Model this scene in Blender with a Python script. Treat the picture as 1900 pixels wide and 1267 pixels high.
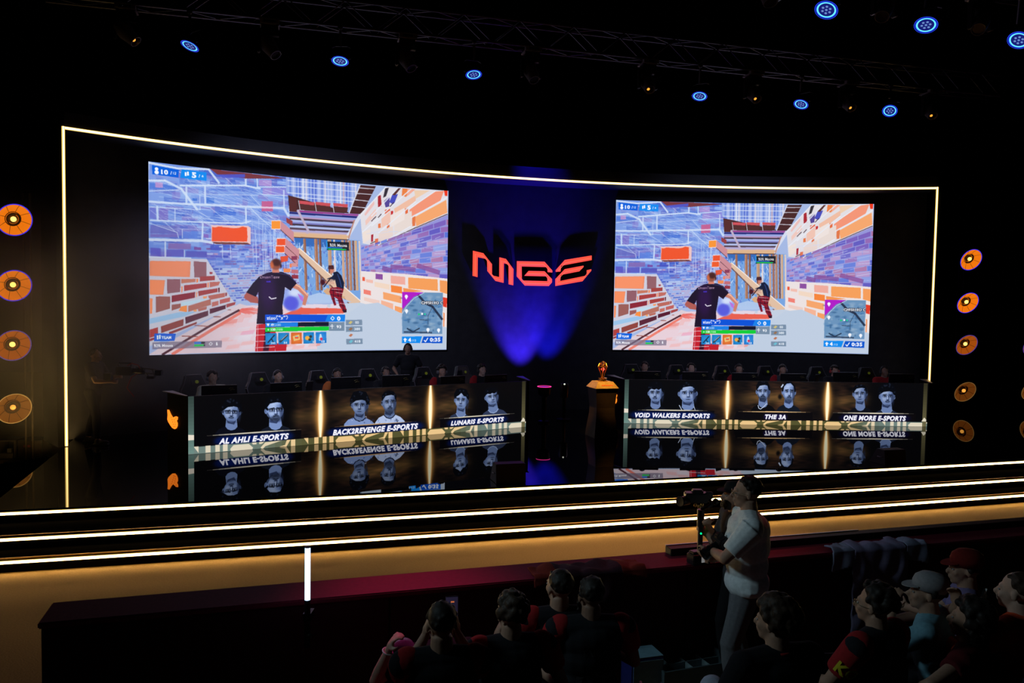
import bpy, bmesh, math, random
import numpy as np
from mathutils import Vector, Matrix, Quaternion
random.seed(7)
rng = np.random.RandomState(7)
for o in list(bpy.data.objects):
    bpy.data.objects.remove(o)
C = bpy.context.scene.collection
SC = bpy.context.scene
PI = math.pi

# ------------------------------------------------------------------ camera
FOC, PIT, ROL, HC = 1484.62, 0.048856, 0.016795, 2.4811      # stage floor is z = 0, hall floor z = -0.45
cam_d = bpy.data.cameras.new('camera')
cam = bpy.data.objects.new('camera', cam_d)
C.objects.link(cam)
cam.matrix_world = Matrix.Translation((0, 0, HC)) @ Matrix.Rotation(PI / 2 - PIT, 4, 'X') @ Matrix.Rotation(ROL, 4, 'Z')
cam_d.sensor_width = 36
cam_d.lens = FOC / 1900 * 36
cam_d.clip_end = 200
SC.camera = cam

# ------------------------------------------------------------------ world, exposure
w = bpy.data.worlds.new('world')
SC.world = w
w.use_nodes = True
w.node_tree.nodes['Background'].inputs[0].default_value = (0.55, 0.6, 1.0, 1)
w.node_tree.nodes['Background'].inputs[1].default_value = 0.0035
vs = SC.view_settings
vs.view_transform = 'Standard'
vs.look = 'None'
vs.exposure = 0.0
vs.gamma = 1.0
vs.use_curve_mapping = False
SC.cycles.max_bounces = 6
SC.cycles.diffuse_bounces = 3
SC.cycles.glossy_bounces = 4
SC.cycles.transmission_bounces = 4
SC.cycles.volume_bounces = 0
SC.cycles.sample_clamp_indirect = 4.0
SC.cycles.caustics_reflective = False
SC.cycles.caustics_refractive = False

def light(name, kind, loc, energy, color, target=None, size=0.3, angle=60, blend=0.5, size_y=None):
    d = bpy.data.lights.new(name, kind)
    d.energy = energy
    d.color = color
    if kind == 'SPOT':
        d.spot_size = math.radians(angle)
        d.spot_blend = blend
        d.shadow_soft_size = size
    elif kind == 'AREA':
        d.size = size
        if size_y:
            d.shape = 'RECTANGLE'
            d.size_y = size_y
    else:
        d.shadow_soft_size = size
    o = bpy.data.objects.new(name, d)
    C.objects.link(o)
    o.location = loc
    if target is not None:
        o.rotation_euler = (Vector(target) - Vector(loc)).to_track_quat('-Z', 'Y').to_euler()
    return o

# blue wash on the curved wall below the sign, from two floor fixtures
UPL = [(0.55, 17.62), (1.12, 17.75)]
light('uplight_beam', 'SPOT', (0.42, 17.72, 0.30), 2200, (0.05, 0.02, 1.0), (0.15, 18.30, 2.55), 0.05, 50, 0.75)
light('uplight_beam', 'SPOT', (0.98, 17.80, 0.30), 1500, (0.01, 0.01, 1.0), (0.85, 18.38, 2.5), 0.05, 48, 0.8)
light('beam_behind_sign', 'SPOT', (0.5, 16.7, 6.6), 420, (0.02, 0.01, 1.0), (0.5, 18.3, 4.6), 0.1, 50, 0.9)
# magenta truss beam that grazes the barrier
light('truss_beam_magenta', 'SPOT', (-2.2, 9.5, 6.9), 1000, (1.0, 0.04, 0.28), (-0.62, 5.42, 0.36), 0.3, 13, 1.0)
light('truss_beam_red', 'SPOT', (3.5, 13.5, 6.9), 500, (1.0, 0.12, 0.14), (1.6, 6.3, 0.45), 0.1, 14, 1.0)
# warm backlight low behind the left end of the stage
light('warm_flood', 'SPOT', (-7.45, 12.85, -0.36), 150, (1.0, 0.62, 0.20), (-7.9, 13.5, 2.6), 0.3, 160, 1.0)
# added fill without a fixture, from the left, on the people in front
light('people_fill', 'SPOT', (-5.0, 4.3, 4.6), 320, (0.62, 0.88, 1.0), (1.25, 5.45, 0.75), 0.5, 38, 0.9)
light('backdrop_fill', 'SPOT', (-3.5, 10.2, 6.0), 620, (0.62, 0.66, 1.0), (-4.0, 16.2, 2.6), 0.4, 62, 0.8)  # two added fills lift the dark backdrop in place of bluish haze
light('backdrop_fill', 'SPOT', (4.5, 12.4, 6.0), 260, (0.62, 0.66, 1.0), (5.0, 18.6, 2.4), 0.4, 66, 0.8)
# spot on the trophy
light('truss_beam_gold', 'SPOT', (1.3, 12.6, 6.6), 2600, (1.0, 0.50, 0.08), (1.71, 14.95, 1.1), 0.05, 9, 0.8)
light('truss_beam_amber', 'SPOT', (5.5, 12.0, 7.5), 1100, (1.0, 0.55, 0.22), (1.9, 9.0, -0.45), 0.2, 36, 1.0)

# ------------------------------------------------------------------ rays from the photograph
def ray(px, py):
    c, s = math.cos(ROL), math.sin(ROL)
    a, b = px - 950, py - 633.5
    u = a * c + b * s
    v = -a * s + b * c
    d = (u / FOC, 1.0, -v / FOC)
    cp, sp = math.cos(PIT), math.sin(PIT)
    return Vector((d[0], d[1] * cp + d[2] * sp, d[2] * cp - d[1] * sp))

def at_z(px, py, z):
    d = ray(px, py)
    t = (z - HC) / d.z
    return Vector((d.x * t, d.y * t, z))

def at_y(px, py, Y):
    d = ray(px, py)
    t = Y / d.y
    return Vector((d.x * t, Y, HC + d.z * t))

def at_arc(px, py, cen, R):
    d = ray(px, py)
    ox, oy = -cen[0], -cen[1]
    A = d.x ** 2 + d.y ** 2
    B = 2 * (ox * d.x + oy * d.y)
    D = ox * ox + oy * oy - R * R
    t = (-B + math.sqrt(B * B - 4 * A * D)) / (2 * A)
    return Vector((d.x * t, d.y * t, HC + d.z * t))

def at_line(px, py, P, Q):
    """intersection with the vertical plane through plan points P, Q: (fraction along PQ, z)"""
    d = ray(px, py)
    ex, ey = Q[0] - P[0], Q[1] - P[1]
    # t*d = P + s*e
    det = d.x * (-ey) - (-ex) * d.y
    t = (P[0] * (-ey) - (-ex) * P[1]) / det
    s = (d.x * P[1] - d.y * P[0]) / det
    return s, HC + d.z * t

# ------------------------------------------------------------------ object helpers
def tag(o, label=None, cat=None, group=None, kind=None):
    if label: o['label'] = label
    if cat: o['category'] = cat
    if group: o['group'] = group
    if kind: o['kind'] = kind
    return o

def empty(name, loc=(0, 0, 0), rz=0.0, label=None, cat=None, group=None):
    o = bpy.data.objects.new(name, None)
    C.objects.link(o)
    o.location = loc
    o.rotation_euler = (0, 0, rz)
    o.empty_display_size = 0.1
    return tag(o, label, cat, group)

def copy_tree(o, parent=None):
    c = o.copy()
    C.objects.link(c)
    if parent is not None:
        c.parent = parent
    for ch in list(o.children):
        copy_tree(ch, c)
    return c

def put(mesh, name, mats, parent=None, smooth=False):
    if not isinstance(mats, (list, tuple)):
        mats = [mats]
    for m in mats:
        mesh.materials.append(m)
    if smooth:
        mesh.polygons.foreach_set('use_smooth', [True] * len(mesh.polygons))
    o = bpy.data.objects.new(name, mesh)
    C.objects.link(o)
    if parent is not None:
        o.parent = parent
    return o

class MB:
    """collects shapes, then links them as one mesh object"""
    def __init__(s):
        s.v = []; s.f = []; s.m = []; s.cur = 0
    def mat(s, i):
        s.cur = i; return s
    def add(s, vs_, fs):
        n = len(s.v)
        s.v += [tuple(p) for p in vs_]
        for f in fs:
            s.f.append(tuple(i + n for i in f)); s.m.append(s.cur)
        return s
    def box(s, c, d, rot=None, taper=1.0):
        x, y, z = d[0] / 2, d[1] / 2, d[2] / 2
        P = [Vector((a * x * (taper if b2 > 0 else 1), b * y * (taper if b2 > 0 else 1), b2 * z)) for b2 in (-1, 1) for b in (-1, 1) for a in (-1, 1)]
        if rot is not None:
            R = rot if isinstance(rot, Matrix) else Matrix.Rotation(rot, 3, 'Z')
            P = [R @ p for p in P]
        c = Vector(c)
        return s.add([p + c for p in P], [(0, 2, 3, 1), (4, 5, 7, 6), (0, 1, 5, 4), (2, 6, 7, 3), (0, 4, 6, 2), (1, 3, 7, 5)])
    def cyl(s, a, b, r0, r1=None, n=12, cap=True):
        r1 = r0 if r1 is None else r1
        a, b = Vector(a), Vector(b)
        d = (b - a).normalized() if (b - a).length > 1e-9 else Vector((0, 0, 1))
        q = d.to_track_quat('Z', 'Y')
        P = []
        for c, r in ((a, r0), (b, r1)):
            for i in range(n):
                t = 2 * PI * i / n
                P.append(c + q @ Vector((r * math.cos(t), r * math.sin(t), 0)))
        F = [(i, (i + 1) % n, n + (i + 1) % n, n + i) for i in range(n)]
        if cap:
            F += [tuple(range(n - 1, -1, -1)), tuple(range(n, 2 * n))]
        return s.add(P, F)
    def tube(s, path, r, n=8):
        path = [Vector(p) for p in path]
        rr = r if isinstance(r, (list, tuple)) else [r] * len(path)
        P = []; F = []
        up = Vector((0, 0, 1))
        prev = None
        for i, p in enumerate(path):
            t = (path[min(i + 1, len(path) - 1)] - path[max(i - 1, 0)]).normalized()
            if prev is None:
                x = t.cross(up)
                if x.length < 1e-3: x = t.cross(Vector((0, 1, 0)))
            else:
                x = prev - t * prev.dot(t)
            x.normalize(); prev = x
            y = t.cross(x)
            for k in range(n):
                a = 2 * PI * k / n
                P.append(p + (x * math.cos(a) + y * math.sin(a)) * rr[i])
        for i in range(len(path) - 1):
            for k in range(n):
                F.append((i * n + k, i * n + (k + 1) % n, (i + 1) * n + (k + 1) % n, (i + 1) * n + k))
        F += [tuple(range(n - 1, -1, -1)), tuple((len(path) - 1) * n + k for k in range(n))]
        return s.add(P, F)
    def lathe(s, prof, n=24, M=None):
        """prof: list of (r, z); M places it"""
        P = []; F = []
        for r, z in prof:
            for k in range(n):
                a = 2 * PI * k / n
                P.append(Vector((r * math.cos(a), r * math.sin(a), z)))
        if M is not None:
            P = [M @ p for p in P]
        for i in range(len(prof) - 1):
            for k in range(n):
                F.append((i * n + k, i * n + (k + 1) % n, (i + 1) * n + (k + 1) % n, (i + 1) * n + k))
        return s.add(P, F)
    def ell(s, c, r, R=None, n=12, m=8):
        P = []; F = []
        for j in range(m + 1):
            th = PI * j / m
            for i in range(n):
                ph = 2 * PI * i / n
                p = Vector((r[0] * math.sin(th) * math.cos(ph), r[1] * math.sin(th) * math.sin(ph), r[2] * math.cos(th)))
                if R is not None: p = R @ p
                P.append(p + Vector(c))
        for j in range(m):
            for i in range(n):
                F.append((j * n + i, (j + 1) * n + i, (j + 1) * n + (i + 1) % n, j * n + (i + 1) % n))
        return s.add(P, F)
    def prism(s, poly, vec):
        """poly: 3-D points of a planar outline, extruded by vec"""
        vec = Vector(vec)
        n = len(poly)
        P = [Vector(p) for p in poly] + [Vector(p) + vec for p in poly]
        F = [tuple(range(n)), tuple(range(2 * n - 1, n - 1, -1))]
        F += [(i, n + i, n + (i + 1) % n, (i + 1) % n) for i in range(n)]
        return s.add(P, F)
    def mesh(s, name='m'):
        me = bpy.data.meshes.new(name)
        me.from_pydata(s.v, [], s.f)
        me.polygons.foreach_set('material_index', s.m)
        me.update()
        return me
    def build(s, name, mats, parent=None, smooth=False, bevel=0.0, fix=True, auto=None):
        me = s.mesh(name)
        if fix:
            bm = bmesh.new(); bm.from_mesh(me)
            bmesh.ops.remove_doubles(bm, verts=bm.verts, dist=1e-6)
            bmesh.ops.recalc_face_normals(bm, faces=bm.faces)
            if bevel > 0:
                es = [e for e in bm.edges if len(e.link_faces) == 2 and e.calc_face_angle(0) > 0.6]
                bmesh.ops.bevel(bm, geom=es, offset=bevel, segments=2, affect='EDGES', clamp_overlap=True)
            bm.to_mesh(me); bm.free()
        o = put(me, name, mats, parent, smooth)
        if auto:
            try:
                me.set_sharp_from_angle(angle=math.radians(auto))
            except Exception:
                pass
        return o

# ------------------------------------------------------------------ materials
_M = {}
def mat(name, col=(0.5, 0.5, 0.5), rough=0.6, metal=0.0, emit=None, estr=0.0, spec=0.5, var=0.12, scale=20.0, bump=0.0, trans=0.0, coat=0.0, ior=1.45):
    if name in _M: return _M[name]
    m = bpy.data.materials.new(name)
    m.use_nodes = True
    nt = m.node_tree
    b = nt.nodes['Principled BSDF']
    b.inputs['Roughness'].default_value = rough
    b.inputs['Metallic'].default_value = metal
    b.inputs['Specular IOR Level'].default_value = spec
    b.inputs['IOR'].default_value = ior
    b.inputs['Transmission Weight'].default_value = trans
    b.inputs['Coat Weight'].default_value = coat
    if var > 0:
        tc = nt.nodes.new('ShaderNodeTexCoord')
        nz = nt.nodes.new('ShaderNodeTexNoise')
        nz.inputs['Scale'].default_value = scale
        nz.inputs['Detail'].default_value = 4
        nt.links.new(tc.outputs['Object'], nz.inputs['Vector'])
        rp = nt.nodes.new('ShaderNodeMapRange')
        rp.inputs['From Min'].default_value = 0.3
        rp.inputs['From Max'].default_value = 0.7
        rp.inputs['To Min'].default_value = 1 - var
        rp.inputs['To Max'].default_value = 1 + var
        nt.links.new(nz.outputs['Fac'], rp.inputs['Value'])
        mx = nt.nodes.new('ShaderNodeVectorMath'); mx.operation = 'SCALE'
        mx.inputs[0].default_value = col[:3]
        nt.links.new(rp.outputs['Result'], mx.inputs['Scale'])
        nt.links.new(mx.outputs['Vector'], b.inputs['Base Color'])
        if bump > 0:
            bp = nt.nodes.new('ShaderNodeBump')
            bp.inputs['Strength'].default_value = bump
            bp.inputs['Distance'].default_value = 0.01
            nt.links.new(nz.outputs['Fac'], bp.inputs['Height'])
            nt.links.new(bp.outputs['Normal'], b.inputs['Normal'])
    else:
        b.inputs['Base Color'].default_value = (*col[:3], 1)
    if emit:
        b.inputs['Emission Color'].default_value = (*emit, 1)
        b.inputs['Emission Strength'].default_value = estr
    _M[name] = m
    return m

def mat_attr_emit(name, strength=1.0, base=0.01):
    """display surface: every LED shows the colour stored for it in the 'led' attribute"""
    if name in _M: return _M[name]
    m = bpy.data.materials.new(name)
    m.use_nodes = True
    nt = m.node_tree
    b = nt.nodes['Principled BSDF']
    b.inputs['Base Color'].default_value = (base, base, base, 1)
    b.inputs['Roughness'].default_value = 0.5
    at = nt.nodes.new('ShaderNodeAttribute')
    at.attribute_name = 'led'
    nt.links.new(at.outputs['Color'], b.inputs['Emission Color'])
    b.inputs['Emission Strength'].default_value = strength
    _M[name] = m
    return m

BLACK = mat('matte_black', (0.012, 0.012, 0.013), 0.6)
SATIN = mat('satin_black_metal', (0.02, 0.02, 0.022), 0.35, 0.6)
PLASTIC = mat('black_plastic', (0.015, 0.015, 0.017), 0.4)
GREYMETAL = mat('grey_metal', (0.18, 0.18, 0.19), 0.4, 0.9)
WHITEPL = mat('white_plastic', (0.7, 0.7, 0.7), 0.5)
# ------------------------------------------------------------------ pictures shown by the LED displays
ARC = (5.193, 1.174); ARC_R = 17.80            # the arc both big screens stand on
ZS0, ZS1 = 1.41, 4.90
def arc_ang(px, py):
    p = at_arc(px, py, ARC, ARC_R)
    return math.atan2(p.y - ARC[1], p.x - ARC[0])
A_L = (arc_ang(276.3, 480), arc_ang(830.2, 500))
A_R = (arc_ang(1140, 509), arc_ang(1616.3, 517))

def s2l(c):
    c = np.asarray(c, float)
    return np.where(c <= 0.04045, c / 12.92, ((c + 0.055) / 1.055) ** 2.4)

def rgb(*a):
    if len(a) == 1: a = a[0]
    return np.array(a, float) / 255.0

class Paint:
    def __init__(s, W, H, frames, ss=2):
        s.W, s.H = W * ss, H * ss
        s.ss = ss
        s.a = np.zeros((s.H, s.W, 3), np.float32)
        s.fr = frames
    def P(s, pts, f=None):
        """points of a crop frame -> canvas"""
        fn = s.fr[f] if f else (lambda p: p)
        out = []
        for p in pts:
            u, v = fn(p)
            out.append((u * s.W, (1 - v) * s.H))
        return np.array(out)
    def _mask(s, q):
        x0 = max(int(math.floor(q[:, 0].min())), 0); x1 = min(int(math.ceil(q[:, 0].max())) + 1, s.W)
        y0 = max(int(math.floor(q[:, 1].min())), 0); y1 = min(int(math.ceil(q[:, 1].max())) + 1, s.H)
        if x1 <= x0 or y1 <= y0: return None
        X, Y = np.meshgrid(np.arange(x0, x1) + 0.5, np.arange(y0, y1) + 0.5)
        m = np.zeros(X.shape, bool)
        n = len(q)
        for i in range(n):
            xa, ya = q[i]; xb, yb = q[(i + 1) % n]
            if ya == yb: continue
            c = ((ya > Y) != (yb > Y)) & (X < (xb - xa) * (Y - ya) / (yb - ya) + xa)
            m ^= c
        return x0, x1, y0, y1, m
    def poly(s, pts, col, al=1.0, f=None, grad=None):
        r = s._mask(s.P(pts, f))
        if r is None: return
        x0, x1, y0, y1, m = r
        if not m.any(): return
        sub = s.a[y0:y1, x0:x1]
        if grad is not None:                      # second colour towards the bottom of the shape
            t = np.linspace(0, 1, y1 - y0)[:, None, None]
            cc = (rgb(col) * (1 - t) + rgb(grad) * t) * np.ones((1, x1 - x0, 1))
            sub[m] = sub[m] * (1 - al) + cc[m] * al
        else:
            sub[m] = sub[m] * (1 - al) + rgb(col) * al
    def rect(s, x0, y0, x1, y1, col, al=1.0, f=None, **k):
        s.poly([(x0, y0), (x1, y0), (x1, y1), (x0, y1)], col, al, f, **k)
    def line(s, pts, wd, col, al=1.0, f=None, w2=None):
        """a stroke; wd in crop units"""
        q = [np.array(p, float) for p in pts]
        n = len(q)
        for i in range(n - 1):
            d = q[i + 1] - q[i]; L = np.hypot(*d)
            if L < 1e-6: continue
            nn = np.array([-d[1], d[0]]) / L
            wa = wd if w2 is None else wd + (w2 - wd) * i / (n - 1)
            wb = wd if w2 is None else wd + (w2 - wd) * (i + 1) / (n - 1)
            e = d / L * wa * 0.25
            s.poly([q[i] - e + nn * wa / 2, q[i + 1] + e + nn * wb / 2, q[i + 1] + e - nn * wb / 2, q[i] - e - nn * wa / 2], col, al, f)
    def blob(s, c, rx, ry, col, al=1.0, f=None, rot=0.0, hard=2.0):
        """soft ellipse, centre and radii in crop units"""
        c = np.array(c, float)
        cs, sn = math.cos(rot), math.sin(rot)
        o = s.P([c], f)[0]
        ax = s.P([c + np.array([cs, sn]) * rx], f)[0] - o
        ay = s.P([c + np.array([-sn, cs]) * ry], f)[0] - o
        ex = abs(ax[0]) + abs(ay[0]); ey = abs(ax[1]) + abs(ay[1])
        k = 1.6 if hard < 3 else 1.2
        x0 = max(int(o[0] - ex * k), 0); x1 = min(int(o[0] + ex * k) + 2, s.W)
        y0 = max(int(o[1] - ey * k), 0); y1 = min(int(o[1] + ey * k) + 2, s.H)
        if x1 <= x0 or y1 <= y0: return
        X, Y = np.meshgrid(np.arange(x0, x1) + 0.5 - o[0], np.arange(y0, y1) + 0.5 - o[1])
        det = ax[0] * ay[1] - ax[1] * ay[0]
        if abs(det) < 1e-9: return
        u = (X * ay[1] - Y * ay[0]) / det
        v = (Y * ax[0] - X * ax[1]) / det
        r2 = u * u + v * v
        m = np.clip(np.exp(-(r2 ** hard) * 0.9), 0, 1)[..., None] * al
        m[m < 0.01] = 0
        sub = s.a[y0:y1, x0:x1]
        sub[:] = sub * (1 - m) + rgb(col) * m
    def glowtext(s, txt, p0, p1, h, col, f, glow=None, gr=0.0, bold=0.03, shear=0.0, stretch=True):
        T, wd, ch = text_tris(txt, bold, shear)
        p0 = np.array(p0, float); p1 = np.array(p1, float)
        d = p1 - p0
        up = np.array([0.0, -h])
        if glow is not None:
            k = 10
            for j in range(k):
                t = (j + 0.5) / k
                c = p0 + d * t + up * 0.5
                s.blob(c, np.hypot(*d) / k * 1.15, h * (0.5 + gr), glow, 0.75, f, rot=math.atan2(d[1], d[0]), hard=2.2)
        for tri in T:
            s.poly([p0 + d * (x / wd) + up * (y / ch) for x, y in tri], col, 1.0, f)
    def result(s):
        k = s.ss
        H, W = s.H // k, s.W // k
        return s.a[:H * k, :W * k].reshape(H, k, W, k, 3).mean((1, 3))

_TT = {}
def text_tris(txt, bold=0.0, shear=0.0):
    key = (txt, bold, shear)
    if key in _TT: return _TT[key]
    cu = bpy.data.curves.new('t', 'FONT')
    cu.body = txt; cu.size = 1.0; cu.offset = bold; cu.shear = shear; cu.resolution_u = 3
    cu.space_character = 1.0 + bold * 2.2
    ob = bpy.data.objects.new('t', cu)
    C.objects.link(ob)
    dg = bpy.context.evaluated_depsgraph_get()
    me = ob.evaluated_get(dg).to_mesh()
    vs_ = [(v.co.x, v.co.y) for v in me.vertices]
    T = [[vs_[i] for i in p.vertices] for p in me.polygons]
    xs = [v[0] for v in vs_] or [0, 1]
    ob.evaluated_get(dg).to_mesh_clear()
    bpy.data.objects.remove(ob); bpy.data.curves.remove(cu)
    x0 = min(xs); wd = max(xs) - x0
    T = [[(x - x0, y) for x, y in t] for t in T]
    _TT[key] = (T, wd, 0.73)
    return _TT[key]

def crop_frame(x0, y0, k, fn):
    return lambda p: fn(x0 + p[0] / k, y0 + p[1] / k)

# ---- the match on the two big screens
def uv_arc(ang):
    def fn(px, py):
        p = at_arc(px, py, ARC, ARC_R)
        a = math.atan2(p.y - ARC[1], p.x - ARC[0])
        return (a - ang[0]) / (ang[1] - ang[0]), (p.z - ZS0) / (ZS1 - ZS0)
    return fn
uL, uR = uv_arc(A_L), uv_arc(A_R)
GF = {'A': crop_frame(270, 290, 6.667, uL), 'B': crop_frame(550, 290, 6.552, uL),
      'C': crop_frame(270, 470, 6.496, uL), 'D': crop_frame(550, 470, 6.497, uL),
      'L': crop_frame(260, 280, 3.168, uL), 'R': crop_frame(1130, 350, 3.7255, uR)}

def paint_game():
    g = Paint(600, 350, GF, 2)
    R_ = random.Random(11)
    # backdrop
    g.rect(0, 0, 1900, 1229, (150, 175, 225), f='R')
    g.a[:] = rgb(165, 185, 228)
    # ---------- left wall, pale blue sketch lines
    def rnd_blue():
        return R_.choice([(58, 98, 205), (98, 135, 222), (128, 158, 232), (75, 80, 185), (110, 95, 190), (150, 180, 238), (40, 75, 190), (125, 105, 195)])
    g.poly([(57, 70), (780, 60), (880, 380), (830, 640), (330, 640), (20, 560)], (118, 150, 226), f='R')
    for i in range(420):
        x = R_.uniform(40, 820); y = R_.uniform(80, 600)
        wd = R_.uniform(25, 120); h = R_.uniform(8, 42)
        sl = (y - 560) / 900 * 0.35
        c = rnd_blue()
        g.poly([(x, y), (x + wd, y + wd * -sl * 0.4), (x + wd + R_.uniform(-20, 20), y + h - wd * sl * 0.4), (x, y + h)], c, R_.uniform(0.25, 0.7), 'R')
    # receding small bricks, middle left
    for r in range(26):
        t = r / 26
        ya0, ya1 = 470 + t * 370, 470 + (t + 1 / 26) * 370
        yb0, yb1 = 470 + t * 330, 470 + (t + 1 / 26) * 330
        x = 330 + (20 if r % 2 else 0)
        while x < 830:
            wd = R_.uniform(18, 62) * (1.0 - 0.5 * (x - 330) / 500)
            k0 = (x - 330) / 500; k1 = (x + wd - 330) / 500
            c = R_.choice([(55, 75, 195), (75, 85, 200), (40, 60, 180), (105, 85, 180), (150, 165, 230), (185, 200, 240), (120, 75, 150), (90, 120, 215), (190, 150, 190)])
            g.poly([(x, ya0 + (yb0 - ya0) * k0 + 2), (x + wd - 4, ya0 + (yb0 - ya0) * k1 + 2), (x + wd - 4, ya1 + (yb1 - ya1) * k1 - 3), (x, ya1 + (yb1 - ya1) * k0 - 3)], c, R_.uniform(0.55, 0.95), 'R')
            x += wd
    for i in range(34):
        x = R_.uniform(560, 800)
        g.line([(x, R_.uniform(330, 480)), (x + R_.uniform(-4, 4), R_.uniform(560, 800))], R_.uniform(2, 5), (205, 222, 248), R_.uniform(0.3, 0.75), 'R')
    # left medium rows of purple bricks
    for (x0, y0, x1, y1, c) in [(55, 625, 130, 770, (95, 95, 200)), (165, 640, 280, 790, (110, 85, 185)), (60, 850, 390, 960, (88, 85, 180)), (60, 960, 400, 1005, (110, 90, 180)),
                                (465, 930, 640, 1015, (80, 120, 220)), (720, 960, 780, 1010, (130, 80, 180)), (280, 1075, 560, 1150, (130, 95, 170)), (600, 1120, 690, 1160, (120, 60, 150)),
                                (800, 1120, 930, 1165, (60, 75, 190)), (60, 1130, 190, 1230, (85, 80, 195)), (265, 1150, 480, 1240, (90, 85, 190)), (500, 1170, 760, 1250, (80, 80, 185)),
                                (310, 650, 560, 700, (80, 105, 205)), (590, 660, 840, 740, (95, 130, 220)), (860, 680, 1120, 730, (35, 85, 205)), (560, 480, 1200, 590, (115, 150, 228)),
                                (780, 400, 1180, 430, (70, 110, 212)), (745, 510, 850, 580, (40, 95, 205)), (580, 515, 640, 555, (30, 90, 205)), (50, 330, 390, 410, (60, 105, 212)),
                                (120, 320, 215, 390, (205, 140, 200)), (1400, 290, 1560, 370, (178, 130, 205)), (1450, 390, 1590, 480, (165, 130, 210)), (1560, 380, 1760, 480, (130, 120, 215))]:
        g.poly([(x0, y0), (x1, y0 + 6), (x1, y1), (x0, y1 - 6)], c, 0.8, 'A')
    # white joints and beams
    WH = (214, 228, 248)
    for pts, wd, al in [([(45, 80), (400, 150), (780, 160), (910, 330)], 30, .9), ([(45, 300), (240, 300), (440, 400), (640, 660)], 34, .9), ([(330, 150), (700, 330)], 14, .6),
                        ([(430, 360), (1220, 360), (1420, 400)], 26, .95), ([(1240, 215), (1240, 360)], 24, .95), ([(1380, 230), (1385, 380), (1870, 378)], 20, .85),
                        ([(45, 430), (420, 415)], 14, .8), ([(45, 560), (500, 590), (760, 600), (1300, 625), (1710, 640), (1770, 740)], 34, .9), ([(45, 625), (680, 660)], 14, .7),
                        ([(505, 380), (505, 580)], 30, .8), ([(735, 360), (740, 600)], 30, .85), ([(680, 470), (1400, 480)], 12, .6), ([(670, 470), (675, 660)], 12, .7),
                        ([(60, 790), (280, 800), (1200, 830), (1300, 800)], 22, .9), ([(1240, 640), (1245, 830)], 26, .9), ([(145, 620), (150, 790)], 30, .85), ([(365, 640), (365, 800)], 14, .7),
                        ([(45, 1030), (700, 1045), (830, 1070)], 42, .92), ([(708, 830), (702, 1040)], 26, .9), ([(50, 825), (390, 940), (410, 1010)], 12, .7), ([(455, 900), (455, 1010)], 14, .7),
                        ([(1710, 420), (1715, 650)], 22, .8), ([(1440, 470), (1780, 490)], 12, .9), ([(1300, 480), (1560, 760)], 12, .7), ([(800, 640), (1030, 810)], 10, .6),
                        ([(45, 1245), (560, 1262)], 24, .9), ([(245, 1060), (245, 1240)], 20, .8), ([(480, 1160), (480, 1250)], 12, .8), ([(950, 1100), (955, 1260)], 12, .7), ([(1050, 1100), (1055, 1260)], 12, .7),
                        ([(420, 150), (560, 330)], 8, .5), ([(960, 240), (1080, 350)], 10, .6), ([(620, 420), (900, 560), (1200, 590)], 8, .5), ([(1300, 640), (1420, 760), (1620, 930)], 12, .8),
                        ([(1780, 500), (1775, 740)], 16, .8), ([(1000, 410), (1300, 560)], 6, .5), ([(150, 440), (600, 560)], 6, .5), ([(1180, 420), (1640, 900)], 6, .45)]:
        g.line(pts, wd * 0.8, WH, al, 'A')
    for i in range(170):
        x = R_.uniform(60, 1500); y = R_.uniform(300, 900)
        g.line([(x, y), (x + R_.uniform(120, 420), y + R_.uniform(10, 170))], R_.uniform(2, 7), (205, 222, 248), R_.uniform(0.3, 0.75), 'A')
    g.blob((900, 620), 1500, 420, (176, 202, 242), .18, 'A', 0, 3)
    g.blob((640, 640), 260, 240, (190, 208, 244), .18, 'R', 0, 3)
    # dark red ledge on top
    g.poly([(800, 155), (1240, 205), (1770, 275), (1240, 275), (1050, 250), (890, 225)], (120, 52, 60), 1, 'A')
    g.poly([(890, 225), (1230, 220), (1230, 262), (960, 268)], (75, 85, 205), .9, 'A')
    # mid top: pale blue frame with posts
    g.poly([(780, 100), (1230, 112), (1160, 285), (850, 215), (780, 190)], (150, 172, 230), 1, 'R')
    for i in range(22):
        x = 800 + i * 19
        c = R_.choice([(225, 215, 225), (92, 122, 215), (190, 200, 240), (70, 95, 205), (214, 170, 175), (235, 235, 245)])
        g.poly([(x, 95), (x + 10, 95), (x + 10 - 3, 250), (x - 3, 250)], c, .75, 'R')
    for y in (118, 150, 190, 212):
        g.line([(790, y), (1210, y + 4)], 6, (225, 233, 250), .7, 'R')
    # dark tiles under the ceiling
    g.poly([(790, 205), (845, 215), (1160, 285), (1230, 112), (1335, 112), (1240, 290), (1200, 295), (795, 290)], (72, 38, 38), 1, 'R')
    for x in (855, 952, 1060):
        g.poly([(x, 232), (x + 92, 236), (x + 88, 255), (x + 2, 250)], (205, 80, 88), 1, 'R')
        g.poly([(x, 252), (x + 92, 255), (x + 86, 284), (x + 8, 282)], (84, 44, 42), 1, 'R')
        g.line([(x - 4, 232), (x + 4, 290)], 4, (220, 220, 235), .9, 'R')
    for a, b in [((1222, 130), (1322, 130)), ((1200, 165), (1305, 165)), ((1185, 204), (1285, 208)), ((1170, 246), (1262, 250))]:
        g.line([a, b], 5, (214, 216, 232), .9, 'R')
    g.line([(1232, 112), (1158, 288)], 6, (224, 226, 240), .95, 'R')
    g.line([(845, 288), (1175, 294)], 4, (200, 200, 215), .9, 'R')
    # log ceiling
    g.poly([(800, 290), (1240, 290), (1140, 440), (810, 440)], (160, 165, 215), 1, 'R')
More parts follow.
